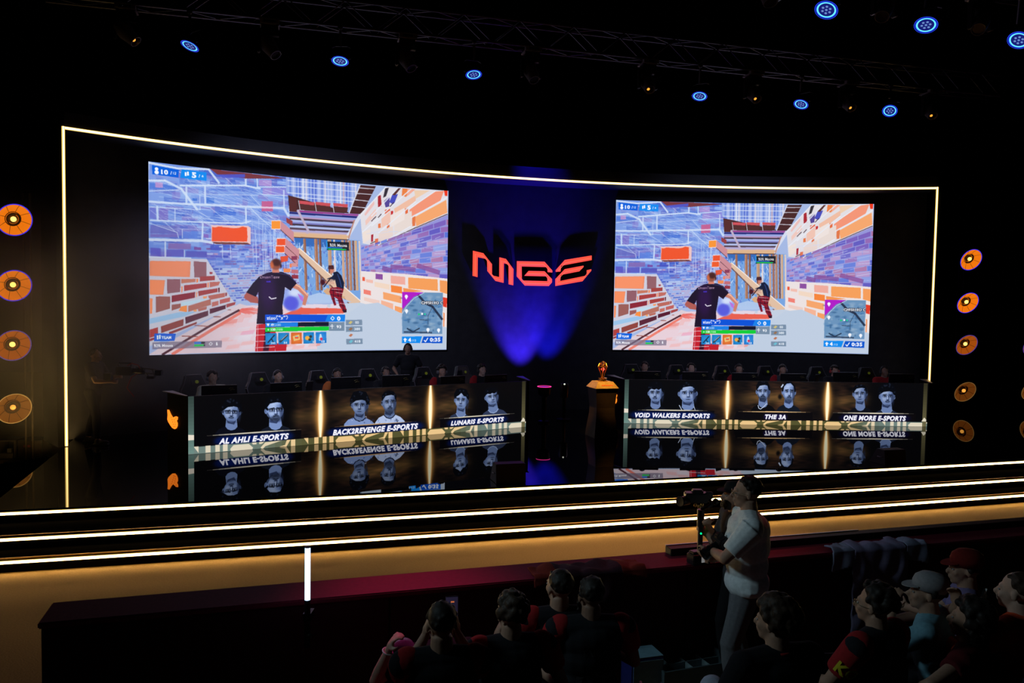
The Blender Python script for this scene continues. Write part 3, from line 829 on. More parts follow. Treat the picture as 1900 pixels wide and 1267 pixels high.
    # rim of the picture
    return g.result()

# ---- the name displays on the front of the two player desks
DL = ((-5.07, 12.50), (0.30, 15.89)); DR = ((2.36, 16.59), (8.81, 16.84)); ZD = 0.92
def uv_desk(D):
    def fn(px, py):
        s_, z = at_line(px, py, D[0], D[1])
        return s_, z / ZD
    return fn
dl, dr = uv_desk(DL), uv_desk(DR)
FL = {'1': crop_frame(340, 730, 7.308, dl), '2': crop_frame(590, 700, 9.048, dl), '3': crop_frame(790, 695, 9.5, dl)}
FR = {'4': crop_frame(1140, 695, 9.048, dr), '5': crop_frame(1335, 695, 9.5, dr), '6': crop_frame(1525, 695, 9.048, dr)}

SKN = (112, 134, 182); SKH = (192, 208, 238); SKD = (34, 45, 76); INK = (10, 12, 18)
def face(g, f, cx, cy, w_, h, turn=0.0, roll=0.0, hair='short', glasses=False, beard=0, stache=False, tone=1.0, neck=1.0, ear=1, shirt=(16, 22, 34), collar=None, body=True, slant=0.0):
    """one head-and-shoulders portrait; cx, cy = middle of the face, w_, h = half sizes"""
    cs, sn = math.cos(roll), math.sin(roll)
    def p(x, y): return (cx + (x * cs - y * sn) * w_, cy + (x * sn + y * cs) * h)
    sk = tuple(k * tone for k in SKN); hi = tuple(min(255, k * tone) for k in SKH); dk = tuple(k * tone for k in SKD)
    t = turn
    # neck and shoulders
    if body:
        g.poly([p(-.62, .55), p(.62, .55), p(.75, 1.35 * neck + .2), p(1.2, 1.75 * neck + .1), p(-1.15, 1.75 * neck + .1), p(-.72, 1.35 * neck + .2)], sk, 1, f)
        g.poly([p(-.6, .7), p(.6, .7), p(.3 - t * .4, 1.25), p(-.5 - t * .4, 1.1)], dk, .75, f)
        g.poly([p(-.74, 1.45 * neck), p(-.45, 1.75 * neck), p(0, 1.88 * neck), p(.45, 1.75 * neck), p(.76, 1.45 * neck), p(1.5, 1.75 * neck), p(2.1, 2.3 * neck), p(2.2, 2.9), p(-2.1, 2.9), p(-2.0, 2.3 * neck), p(-1.5, 1.75 * neck)], shirt, 1, f)
        if collar:
            g.line([p(-.74, 1.47 * neck), p(-.45, 1.77 * neck), p(0, 1.9 * neck), p(.45, 1.77 * neck), p(.76, 1.47 * neck)], w_ * .13, collar, 1, f)
    # ears
    for sgn in (-1, 1):
        if sgn * t < 0.35:
            g.blob(p(sgn * .98, .0), w_ * .17, h * .26, sk, 1, f, roll, 5)
            g.blob(p(sgn * .98, .0), w_ * .08, h * .15, dk, .7, f, roll, 3)
    # head shape
    out = []
    for k in range(28):
        a = 2 * PI * k / 28
        x = math.cos(a); y = math.sin(a)
        if y > 0: x *= 1 - .34 * y ** 2.2 * (1 if abs(x) > 0 else 1)
        out.append(p(x * .98, y * 1.02))
    g.poly(out, sk, 1, f)
    # light from the left
    g.blob(p(-.35 + t * .2, -.45), w_ * .5, h * .28, hi, .55, f, roll, 2)
    g.blob(p(-.45 + t * .3, .2), w_ * .32, h * .3, hi, .5, f, roll, 2)
    g.blob(p(.4 + t * .35, .22), w_ * .26, h * .26, hi, .3, f, roll, 2)
    g.blob(p(.86 - t * .3, .15), w_ * .24, h * .75, dk, .7, f, roll, 2)
    g.blob(p(0 + t * .2, .98), w_ * .6, h * .16, dk, .5, f, roll, 2)
    g.blob(p(-.05 + t * .25, -.72), w_ * .55, h * .16, hi, .45, f, roll, 2)
    ex = .40; eo = t * .30
    for sgn in (-1, 1):
        sx = 1 - .25 * max(0, sgn * t)
        x = sgn * ex * sx + eo
        g.blob(p(x, -.1), w_ * .27, h * .15, dk, .75, f, roll, 2)
        g.blob(p(x, -.09), w_ * .16, h * .065, hi, .8, f, roll, 3)
        g.blob(p(x + t * .05, -.09), w_ * .085, h * .075, INK, 1, f, roll, 4)
        g.line([p(x - .22, -.13), p(x, -.175), p(x + .22, -.13)], h * .045, INK, .9, f)
        g.line([p(x - .26, -.26 - .03 * sgn), p(x + .26, -.27 + .03 * sgn)], h * .075, (18, 22, 34), .95, f)
    # nose
    g.line([p(eo + .10, -.15), p(eo + .16, .25)], w_ * .10, dk, .6, f)
    g.line([p(eo - .02, -.1), p(eo + .0, .24)], w_ * .11, hi, .8, f)
    g.blob(p(eo + .03, .33), w_ * .20, h * .07, dk, .8, f, roll, 2)
    g.blob(p(eo - .11, .335), w_ * .05, h * .03, INK, .8, f); g.blob(p(eo + .14, .335), w_ * .05, h * .03, INK, .8, f)
    # mouth
    if beard:
        g.blob(p(eo * .8, .74), w_ * .60, h * .26, (24, 30, 46), .35 + .2 * beard, f, roll, 2)
        g.line([p(-.84, .2), p(-.62, .62), p(-.3, .9)], w_ * .16, (30, 38, 58), .3 * beard, f)
    if stache or beard:
        g.line([p(eo - .30, .50), p(eo, .44), p(eo + .30, .50)], h * .085, (20, 26, 40), .85, f)
    g.blob(p(eo * .9, .61), w_ * .27, h * .055, tuple(k * .72 for k in sk), .9, f, roll, 3)
    g.line([p(eo * .9 - .26, .575), p(eo * .9, .565), p(eo * .9 + .26, .585)], h * .035, INK, .95, f)
    if glasses:
        for sgn in (-1, 1):
            x = sgn * ex + eo
            g.line([p(x - .30, -.24), p(x + .30, -.24), p(x + .28, .08), p(x - .26, .08), p(x - .30, -.24)], h * .045, INK, 1, f)
        g.line([p(eo - .12, -.16), p(eo + .12, -.16)], h * .05, INK, 1, f)
        g.line([p(-.98, -.2), p(-.66 + eo, -.18)], h * .05, INK, 1, f)
    # hair
    HC_ = (8, 10, 16)
    if hair == 'bald':
        g.line([p(-.98, -.1), p(-.86, -.62), p(-.4, -.98), p(.3, -1.06), p(.85, -.7), p(.99, -.1)], h * .16, HC_, 1, f)
    else:
        low = {'short': -.62, 'fringe': -.42, 'curly': -.52, 'curtain': -.55, 'big': -.48, 'high': -.66}[hair]
        top = {'short': -1.2, 'fringe': -1.38, 'curly': -1.5, 'curtain': -1.42, 'big': -1.62, 'high': -1.4}[hair]
        sd = {'short': 1.0, 'fringe': 1.1, 'curly': 1.18, 'curtain': 1.14, 'big': 1.25, 'high': 1.02}[hair]
        pts = [p(-sd, -.12), p(-sd * 1.04, -.7), p(-sd * .7, top * .9), p(-.1, top), p(sd * .65, top * .92), p(sd * 1.04, -.7), p(sd, -.1), p(.86, -.32)]
        if hair == 'curtain': pts += [p(.72, -.5), p(.35, -.55), p(-.05, -.88), p(-.4, -.6), p(-.8, -.4)]
        elif hair == 'fringe': pts += [p(.74, -.6), p(.4, low), p(.1, low - .12), p(-.2, low), p(-.6, low - .1), p(-.84, -.4)]
        else: pts += [p(.7, low - .08), p(.3, low - .16), p(-.1, low - .12), p(-.5, low - .06), p(-.84, -.35)]
        g.poly(pts, HC_, 1, f)
        R_ = random.Random(int(cx * 7 + cy))
        for k in range(26 if hair in ('curly', 'big') else 12):
            a = PI + R_.random() * PI
            q = p(math.cos(a) * sd * R_.uniform(.75, 1.05), math.sin(a) * abs(top) * R_.uniform(.75, .98))
            g.blob(q, w_ * .12, h * .1, HC_ if R_.random() < .6 else (26, 32, 48), .8, f, 0, 4)

def paint_desk(right):
    g = Paint(1120, 160, {}, 2)
    D = DR if right else DL
    g.fr = FR if right else FL
    W_ = (244, 244, 255)
    g.a[:] = rgb(9, 9, 12)
    uu = (np.arange(g.W) + .5) / g.W
    vv = 1 - (np.arange(g.H) + .5) / g.H
    # brown dunes behind the middle and right thirds
    R_ = np.random.RandomState(3 if right else 5)
    tex = np.zeros((g.H, g.W))
    for k in range(9):
        fx, fy, ph = R_.uniform(3, 26), R_.uniform(1.5, 9), R_.uniform(0, 6)
        tex += np.sin(uu[None] * fx * 6.28 + np.sin(vv[:, None] * fy * 6.28 + ph) * 1.4 + ph * 3) * np.cos(vv[:, None] * fy * 6 + ph + uu[None] * 9)
    tex = tex / 9
    env = np.zeros_like(tex)
    for c, s_, a in ((.50, .125, 1.0), (.74, .06, .75), (.30, .04, .6)):
        env += a * np.exp(-((uu[None] - c) / s_) ** 4)
    env *= np.clip(1.15 - abs(vv[:, None] - .55) * 1.1, .25, 1)
    lum = np.clip(env * (.62 + tex * 1.1), 0, 1.2)
    band = np.exp(-((vv[:, None] - .58 - .05 * np.sin(uu[None] * 17)) / .13) ** 2) * env
    for ch, (a, b) in enumerate(((52, 60), (30, 46), (16, 20))):
        g.a[..., ch] += (lum * a + band * b) / 255.0
    # everything in (u, v) with v up: helper rectangles
    def U(pts): return [(u, v) for u, v in pts]
    OT = .104 if right else .122
    def ornament():
        # ornament
        seg = 0.2788
        base0 = 0.0125
        def colr(u):
            k = min(1, max(0, math.exp(-((u - .5) / .30) ** 6)))
            dark = tuple(a * (1 - k) + b * k for a, b in zip((112, 132, 126), (86, 84, 48)))
            lite = tuple(a * (1 - k) + b * k for a, b in zip((224, 214, 190), (236, 198, 138)))
            return dark, lite
        N = 56
        for i in range(N):
            d_, l_ = colr((i + .5) / N)
            g.poly([(i / N, 0), ((i + 1) / N, 0), ((i + 1) / N, OT), (i / N, OT)], d_, 1)
        shapes = [[(205, 738), (265, 738), (265, 818)], [(350, 738), (410, 738), (410, 822), (350, 822)], [(470, 738), (525, 738), (525, 822), (470, 822)], [(565, 738), (625, 738), (625, 822), (565, 822)],
                  [(655, 800), (700, 755), (895, 755), (950, 805), (940, 830), (665, 830)], [(932, 745), (995, 745), (995, 768), (950, 768)], [(1030, 745), (1095, 745), (1065, 768), (1030, 768)],
                  [(1048, 812), (1110, 752), (1330, 745), (1110, 800), (1082, 830), (1058, 830)], [(1398, 745), (1448, 745), (1395, 830), (1290, 822), (1375, 805)],
                  [(1455, 745), (1515, 745), (1515, 830), (1455, 830)]]
        for r in range(-1, 4):
            for sh in shapes:
                q = [(base0 + r * seg + (x - 205) / 1430 * seg, max(0, OT - (y - 742) / 84 * OT)) for x, y in sh]
                if max(a for a, b in q) < 0 or min(a for a, b in q) > 1: continue
                g.poly([(min(1, max(0, a)), b) for a, b in q], colr(q[0][0])[1], 1)
        # side borders
        for i in range(16):
            v0, v1 = i / 16, (i + 1) / 16
            t = 1 - .55 * v0
            g.poly([(0, v0), (.0135, v0), (.0135, v1), (0, v1)], tuple(k * t for k in (108, 140, 132)), 1)
            g.poly([(.984, v0), (.997, v0), (.997, v1), (.984, v1)], tuple(k * (t + .0) for k in (104, 98, 66)), .9)
        g.poly([(0, .245), (.0135, .245), (.0135, .33), (0, .34)], (232, 222, 205), 1)
        g.poly([(0, 0), (.02, 0), (.0, .02)], (110, 130, 124), 1)
        g.poly([(.981, .12), (.990, .21), (.997, .16), (.997, .12)], (226, 218, 196), 1)
        g.poly([(.990, .12), (.997, .12), (.997, .0), (.990, .0)], (104, 98, 66), 1)

    ornament()
    # gold light columns
    for c in (1 / 3 + .003, 2 / 3 - .001):
        X = (uu[None] - c); V = vv[:, None]
        wv = 0.0028 + .0042 * np.sin(np.clip((V - .118) / .88, 0, 1) * PI)
        m = np.exp(-(X / (wv * 1.9)) ** 2) * (V > .118)
        core = np.exp(-(X / (wv * .95)) ** 4) * (V > .118)
        halo = np.exp(-(X / .022) ** 2) * (V > .118) * .22
        for ch, (a, b, e) in enumerate(((215, 250, 120), (150, 236, 78), (70, 208, 30))):
            s0 = g.a[..., ch]
            s0 = s0 * (1 - np.clip(m, 0, 1)) + a / 255 * m
            s0 = s0 * (1 - core) + b / 255 * core
            g.a[..., ch] = s0 + halo * e / 255
    GL = (8, 28, 96)
    LN = (226, 216, 190)
    def fade_line(p0, p1, h, col, f):
        for k in range(16):
            t0, t1 = k / 16, (k + 1) / 16
            e = math.sin(PI * (k + .5) / 16) ** .5
            a = np.array(p0) + (np.array(p1) - np.array(p0)) * t0; b = np.array(p0) + (np.array(p1) - np.array(p0)) * t1
            hh = h * e / 2
            g.poly([(a[0], a[1] - hh), (b[0], b[1] - hh), (b[0], b[1] + hh), (a[0], a[1] + hh)], col, e, f)
    TX = dict(bold=0.055, shear=0.26)
    if not right:
        face(g, '1', 655, 262, 112, 128, -.1, .02, 'curly', True, 0, True, .96, shirt=(12, 14, 24))
        face(g, '1', 1240, 235, 122, 140, .35, -.05, 'high', True, 2, False, 1.08, shirt=(22, 27, 40))
        face(g, '2', 700, 480, 128, 160, -.15, .02, 'big', False, 0, False, .85, neck=.85, shirt=(128, 150, 200), collar=(18, 24, 44))
        face(g, '2', 1195, 430, 120, 172, .35, -.03, 'short', False, 1, True, .85, neck=.8, shirt=(176, 192, 228), collar=(16, 22, 44))
        for k in range(46):
            x = random.uniform(470, 1560); y = random.uniform(640, 790)
            if y < 640 + abs(x - (700 if x < 930 else 1220)) * .25: continue
            g.poly([(x, y), (x + random.uniform(20, 60), y + random.uniform(-30, 30)), (x + random.uniform(0, 40), y + random.uniform(10, 50))], random.choice([(60, 80, 130), (200, 214, 240), (110, 132, 184), (30, 40, 70)]), .6, '2')
        face(g, '3', 625, 460, 112, 158, -.3, .06, 'curtain', False, 0, False, .93, shirt=(44, 54, 80), collar=(128, 148, 190))
        face(g, '3', 1165, 400, 118, 140, .4, -.12, 'fringe', False, 0, False, .93, neck=1.05, shirt=(48, 58, 86), collar=(140, 160, 202))
        for f, pts in (('1', [(330, 580), (1600, 495), (1600, 660), (330, 740)]), ('2', [(200, 840), (1720, 735), (1720, 880), (200, 1010)]), ('3', [(250, 785), (1560, 690), (1560, 845), (250, 945)])):
            g.poly(pts, (10, 9, 14), 1, f)
        fade_line((320, 574), (1600, 488), 18, LN, '1'); g.glowtext('AL AHLI E-SPORTS', (480, 685), (1432, 612), 74, W_, '1', GL, .35, **TX)
        fade_line((280, 832), (1650, 742), 16, (226, 176, 110), '2'); g.glowtext('BACK2REVENGE E-SPORTS', (246, 972), (1680, 858), 88, W_, '2', GL, .3, **TX)
        fade_line((240, 778), (1560, 686), 18, LN, '3'); g.glowtext('LUNARIS E-SPORTS', (438, 896), (1378, 820), 76, W_, '3', GL, .35, **TX)
    else:
        face(g, '4', 692, 318, 118, 150, -.3, .03, 'fringe', False, 0, True, .95, neck=.95, shirt=(12, 14, 22))
        face(g, '4', 1230, 322, 146, 160, .15, -.02, 'short', False, 0, False, 1.0, neck=.95, shirt=(14, 17, 26))
        g.line([(1088, 515), (1135, 600)], 10, (206, 220, 245), 1, '4'); g.line([(1335, 540), (1355, 600)], 8, (206, 220, 245), 1, '4')
        face(g, '5', 765, 305, 112, 150, -.05, 0, 'high', False, 2, True, .98, shirt=(12, 12, 16))
        g.line([(678, 540), (690, 590), (722, 608), (775, 570), (830, 510)], 11, (200, 212, 236), 1, '5')
        face(g, '5', 1220, 312, 112, 168, .3, .03, 'bald', False, 1, False, 1.05, neck=.9, shirt=(18, 24, 36))
        g.blob((1065, 390), 35, 45, (8, 9, 12), .9, '5'); g.line([(1090, 220), (1120, 175)], 22, (190, 204, 230), 1, '5')
        face(g, '6', 638, 330, 112, 140, -.15, -.02, 'short', False, 0, False, .9, neck=1.08, shirt=(14, 16, 24))
        face(g, '6', 1092, 375, 122, 150, .3, .03, 'big', False, 0, True, .95, shirt=(30, 38, 58), collar=(120, 140, 180))
        for f, pts in (('4', [(380, 600), (1680, 607), (1660, 742), (300, 735)]), ('5', [(300, 650), (1640, 668), (1640, 800), (250, 790)]), ('6', [(200, 640), (1580, 660), (1560, 790), (120, 775)])):
            g.poly(pts, (12, 10, 13), 1, f)
        fade_line((390, 592), (1560, 606), 18, LN, '4'); g.glowtext('VOID WALKERS E-SPORTS', (345, 712), (1605, 728), 72, W_, '4', GL, .35, bold=.055, shear=.26)
        fade_line((330, 650), (1600, 664), 17, (244, 200, 140), '5'); g.glowtext('THE 3A', (800, 778), (1170, 785), 76, W_, '5', (30, 24, 70), .2, bold=.055, shear=.26)
        fade_line((180, 640), (1540, 658), 18, LN, '6'); g.glowtext('ONE MORE E-SPORTS', (362, 762), (1412, 775), 78, W_, '6', (14, 14, 60), .25, bold=.055, shear=.26)
    # the ornament runs over the lower edge of the name bands
    ornament()
    return g.result()

def led_mesh(name, img, pos):
    """a sheet of single LEDs: pos(u, v) -> point"""
    H, W, _ = img.shape
    u = np.linspace(0, 1, W + 1); v = np.linspace(1, 0, H + 1)
    X, Y, Z = pos(u[None, :], v[:, None])
    co = np.stack([np.broadcast_to(X, (H + 1, W + 1)), np.broadcast_to(Y, (H + 1, W + 1)), np.broadcast_to(Z, (H + 1, W + 1))], -1).reshape(-1, 3)
    i = np.arange(H)[:, None] * (W + 1) + np.arange(W)[None]
    q = np.stack([i, i + W + 1, i + W + 2, i + 1], -1).reshape(-1, 4)
    me = bpy.data.meshes.new(name)
    me.vertices.add(len(co)); me.vertices.foreach_set('co', co.astype(np.float32).ravel())
    n = H * W
    me.loops.add(4 * n); me.loops.foreach_set('vertex_index', q.astype(np.int32).ravel())
    me.polygons.add(n); me.polygons.foreach_set('loop_start', (np.arange(n) * 4).astype(np.int32))
    try: me.polygons.foreach_set('loop_total', np.full(n, 4, np.int32))
    except Exception: pass
    me.update(calc_edges=True)
    at = me.attributes.new('led', 'FLOAT_COLOR', 'FACE')
    lin = s2l(np.clip(img, 0, 1)).reshape(-1, 3)
    buf = np.ones((n, 4), np.float32); buf[:, :3] = lin
    at.data.foreach_set('color', buf.ravel())
    return me
# ------------------------------------------------------------------ the hall
CARPET = mat('tan_carpet', (0.50, 0.34, 0.17), 0.95, var=0.10, scale=60, bump=0.2, spec=0.1)
DARKFLOOR = mat('dark_hall_floor', (0.03, 0.028, 0.028), 0.8, spec=0.2)
WALLM = mat('black_drape', (0.010, 0.010, 0.013), 0.95, var=0.3, scale=3, spec=0.05)
GLOSS = mat('black_acrylic_floor', (0.002, 0.002, 0.0025), 0.015, var=0.0, ior=1.52)
STEPM = mat('black_step', (0.0022, 0.002, 0.002), 0.75, var=0.1, spec=0.0)
TRIMG = mat('brass_edge_trim', (0.75, 0.48, 0.16), 0.3, 1.0, var=0.0)
RISERM = mat('black_riser_cloth', (0.006, 0.005, 0.004), 0.8, spec=0.0)
def struct(mb, name, m, **k):
    return tag(mb.build(name, m, **k), kind='structure')
struct(MB().box((2, 16, -0.55), (44, 48, 0.2)), 'floor', CARPET)
struct(MB().box((2, 30, 5), (44, 0.2, 11)), 'wall_back', WALLM)
struct(MB().box((-19.9, 10, 5), (0.2, 40, 11)), 'wall_left', WALLM)
struct(MB().box((23.9, 10, 5), (0.2, 40, 11)), 'wall_right', WALLM)
struct(MB().box((2, 10, 10.6), (44, 44, 0.2)), 'ceiling', WALLM)
struct(MB().box((2, -8, 5), (44, 0.2, 11)), 'wall_front', WALLM)

# ------------------------------------------------------------------ the stage: platform, two steps, three light strips
def f1(x): return 9.07 + .2927 * (x + 5.84) - .0014 * (x + 5.84) * (8.61 - x)
def f2(x): return f1(x) - .575
def f3(x): return f1(x) - .925
XS = [-9.5 + i * 0.5 for i in range(52)]
stage = empty('stage', (0, 12, -0.45), 0, 'wide black stage with mirror-gloss top and two long steps edged by light strips', 'stage')
def loc(mb):      # children of the stage are written in world coordinates
    mb.v = [(x, y - 12, z + 0.45) for x, y, z in mb.v]
    return mb
mb = MB()
top = [(x, f1(x)) for x in XS]
XG = [-6.02 + i * (22.0 / 50) for i in range(51)]
top = [(x, f1(x)) for x in XG]
back = [(16.0, 24.0), (-10.9, 24.0), (-7.68, 14.16), (-6.23, 9.73)]
n = len(top) + len(back)
P = top + back
mb.v = [(x, y, 0.0) for x, y in P] + [(x, y, -0.45) for x, y in P]
mb.f = [tuple(range(n))] + [(i, i + n, (i + 1) % n + n, (i + 1) % n) for i in range(n)]
mb.m = [0] + [1] * n
loc(mb).build('stage_top', [GLOSS, RISERM], stage)
XL = [-9.5 + i * (3.47 / 8) for i in range(9)]
P = [(x, f1(x)) for x in XL] + [(-6.24, 9.73), (-7.03, 12.17), (-7.46, 11.6), (-9.5, 11.3)]
n = len(P)
mb = MB(); mb.v = [(x, y, -0.004) for x, y in P] + [(x, y, -0.45) for x, y in P]
mb.f = [tuple(range(n))] + [(i, i + n, (i + 1) % n + n, (i + 1) % n) for i in range(n)]; mb.m = [0] * (n + 1)
loc(mb).build('side_wing', STEPM, stage)
STRIP = mat('warm_led_strip', (0.2, 0.2, 0.2), 0.5, emit=(1.0, 0.62, 0.22), estr=4.6, var=0)
STRIPS = mat('warm_step_led_strip', (0.2, 0.2, 0.2), 0.5, emit=(1.0, 0.66, 0.26), estr=26.0, var=0)
STRIPE = mat('warm_led_strip_bloom', (0.2, 0.2, 0.2), 0.5, emit=(1.0, 0.60, 0.12), estr=1.1, var=0)  # amber bands imitate the lens bloom beside the bright core
def strip(path, z, h=0.034, out=0.012, out_dir=None):
    """light strip that follows a plan path: bright core, amber rims painting its lens bloom"""
    mb = MB()
    N = len(path)
    lv = [(-h / 2, 0.0), (-h / 2, out), (-h * .38, out * 1.15), (h * .38, out * 1.15), (h / 2, out), (h / 2, 0.0)]
    for i, (x, y) in enumerate(path):
        x0, y0 = path[max(i - 1, 0)]; x1, y1 = path[min(i + 1, N - 1)]
        d = Vector((x1 - x0, y1 - y0, 0)).normalized()
        nn = Vector((d.y, -d.x, 0))
        if out_dir is not None: nn = nn * out_dir
        for dz, o in lv:
            mb.v.append((x + nn.x * o, y + nn.y * o, z + dz))
    k = len(lv)
    for i in range(N - 1):
        for j in range(k - 1):
            mb.f.append((i * k + j, (i + 1) * k + j, (i + 1) * k + j + 1, i * k + j + 1))
            mb.m.append(0 if j == 2 else 1)
    return mb
for fn, z, nm in ((f1, 0.0, 'platform'), (f2, -0.15, 'upper'), (f3, -0.30, 'lower')):
    path = [(x, fn(x)) for x in XS]
    # nosing: a thin black lip over the strip
    if z < 0:
        mb = MB()
        N = len(path)
        prev = [(x, (f1 if nm == 'upper' else f2)(x) + 0.02) for x in XS]
        a = [(x, y, z) for x, y in path]; b = [(x, y, z) for x, y in prev]
        c = [(x, y, -0.45) for x, y in path]
        mb.v = a + b + c
        for i in range(N - 1):
            mb.f.append((i, i + 1, N + i + 1, N + i)); mb.m.append(0)
            mb.f.append((i, 2 * N + i, 2 * N + i + 1, i + 1)); mb.m.append(1)
        loc(mb).build('step', [STEPM, RISERM], stage)
    loc(strip(path, z - 0.042)).build('light_strip', [STRIPS, STRIPE], stage)
    lip = MB()
    for i in range(len(path) - 1):
        (x0, y0), (x1, y1) = path[i], path[i + 1]
        n2 = Vector((y1 - y0, -(x1 - x0), 0)).normalized() * 0.02
        lip.add([(x0, y0, z - .018), (x1, y1, z - .018), (x1 + n2.x, y1 + n2.y, z - .018), (x0 + n2.x, y0 + n2.y, z - .018),
                 (x0, y0, z), (x1, y1, z), (x1 + n2.x, y1 + n2.y, z), (x0 + n2.x, y0 + n2.y, z)],
                [(0, 1, 2, 3), (4, 7, 6, 5), (3, 2, 6, 7)])
    loc(lip).build('nosing', STEPM, stage)
    if z < 0:
        tr_ = MB(); tr_.tube([(x, y - .017, z + .002) for x, y in path], .009, 6)
        loc(tr_).build('edge_trim', TRIMG, stage, smooth=True)

# ------------------------------------------------------------------ curved screen wall with its lit frame
FA, FR_ = (5.5115, 0.0759), 18.176
def apt(cen, R, a, z=0.0): return Vector((cen[0] + R * math.cos(a), cen[1] + R * math.sin(a), z))
aWL = math.atan2(13.02 - FA[1], -7.26 - FA[0]); aWR = math.atan2(17.87 - FA[1], 9.33 - FA[0])
PORT = mat('graphite_panel', (0.016, 0.016, 0.020), 0.65, var=0.15, scale=4)
BACKW = mat('dark_wall_fabric', (0.030, 0.030, 0.034), 0.85, var=0.2, scale=5)
wallt = empty('screen_wall', (0.53, 17.62, 0), 0, 'tall curved black backdrop wall outlined by a thin warm light frame', 'stage wall')
def wl(mb):
    mb.v = [(x - 0.53, y - 17.62, z) for x, y, z in mb.v]; return mb
def arc_slab(cen, R0, R1, a0, a1, z0, z1, n=60):
    mb = MB()
    for i in range(n + 1):
        a = a0 + (a1 - a0) * i / n
        for R, z in ((R0, z0), (R1, z0), (R1, z1), (R0, z1)):
            mb.v.append(tuple(apt(cen, R, a, z)))
    for i in range(n):
        for j in range(4):
            mb.f.append((i * 4 + j, i * 4 + (j + 1) % 4, (i + 1) * 4 + (j + 1) % 4, (i + 1) * 4 + j)); mb.m.append(0)
    mb.f += [(0, 3, 2, 1), (n * 4, n * 4 + 1, n * 4 + 2, n * 4 + 3)]; mb.m += [0, 0]
    return mb
bl = math.radians(136.6); br = math.radians(75.6)
wl(arc_slab(ARC, ARC_R + 0.05, ARC_R + 0.2, bl, br, 0.0, 5.3)).build('backdrop', BACKW, wallt)
wl(arc_slab(FA, FR_ + 0.008, FR_ + 0.85, aWL, aWR, 5.135, 5.42)).build('header', PORT, wallt)
# side jambs
for a, sg in ((aWL, 1), (aWR, -1)):
    p = apt(FA, FR_ + .008, a); q = apt(FA, FR_ + 0.85, a)
    t = Vector((-math.sin(a), math.cos(a), 0)) * (0.14 * sg)
    mb = MB(); mb.prism([p, q, q + t, p + t], (0, 0, 5.42))
    wl(mb).build('jamb', mat('jamb_black_velvet', (0.003, 0.003, 0.0035), 0.95, spec=0.0), wallt)
path = [(apt(FA, FR_, aWL + (aWR - aWL) * i / 90).x, apt(FA, FR_, aWL + (aWR - aWL) * i / 90).y) for i in range(91)]
wl(strip(path, 5.16, 0.046, 0.014)).build('light_frame', [STRIP, STRIPE], wallt)
for a, sg in ((aWL, 1), (aWR, -1)):
    mb = MB()
    c = apt(FA, FR_, a); rad = Vector((math.cos(a), math.sin(a), 0)); tan = Vector((-math.sin(a), math.cos(a), 0)) * sg
    lv = [(-.023, 0.0), (-.023, .014), (-.012, .016), (.012, .016), (.023, .014), (.023, 0.0)]
    for z in (0.01, 5.183):
        for o, d in lv:
            q = c - rad * d + tan * (o + 0.02)
            mb.v.append((q.x, q.y, z))
    for j in range(5):
        mb.f.append((j, j + 1, 6 + j + 1, 6 + j)); mb.m.append(0 if j in (2,) else 1)
    wl(mb).build('light_frame', [STRIP, STRIPE], wallt)

# ------------------------------------------------------------------ two big screens (same pictures, same cabinet)
LEDM = mat_attr_emit('led_pixels', 1.0, 0.01)
game = paint_game()
scr = []
for k, (ang, lab) in enumerate(((A_L, 'huge curved video screen showing a brick-building game, left of the red sign'), (A_R, 'huge curved video screen showing a brick-building game, right of the red sign'))):
    am = (ang[0] + ang[1]) / 2
    c = apt(ARC, ARC_R, am)
    e = empty('video_screen', c, am - PI / 2, lab, 'screen', 'big video screens on the stage wall')
    half = abs(ang[1] - ang[0]) / 2
    if k == 0:
        def pos(u, v):       # local: x along the wall (left to right), y away from the room
            a = half - u * 2 * half
            X = -ARC_R * np.sin(a) ; Y = ARC_R * np.cos(a) - ARC_R
            return X, Y, ZS0 + v * (ZS1 - ZS0)
        me = led_mesh('display', game, pos)
        o = put(me, 'display', LEDM, e)
        cab = MB()
        for i in range(25):
            a = half * 1.002 - i / 24 * 2 * half * 1.002
            for R, z in ((ARC_R + .004, ZS0 - .012), (ARC_R + .055, ZS0 - .012), (ARC_R + .055, ZS1 + .012), (ARC_R + .004, ZS1 + .012)):
                cab.v.append((-R * math.sin(a), R * math.cos(a) - ARC_R, z))
        for i in range(24):
            for j in range(4):
                cab.f.append((i * 4 + j, i * 4 + (j + 1) % 4, (i + 1) * 4 + (j + 1) % 4, (i + 1) * 4 + j)); cab.m.append(0)
        cab.f += [(0, 3, 2, 1), (96, 97, 98, 99)]; cab.m += [0, 0]
        cb = cab.build('cabinet', BLACK, e)
        h0 = half
    else:
        for src in (o, cb):
            d = src.copy(); C.objects.link(d); d.parent = e
            d.scale = (half / h0, 1, 1)

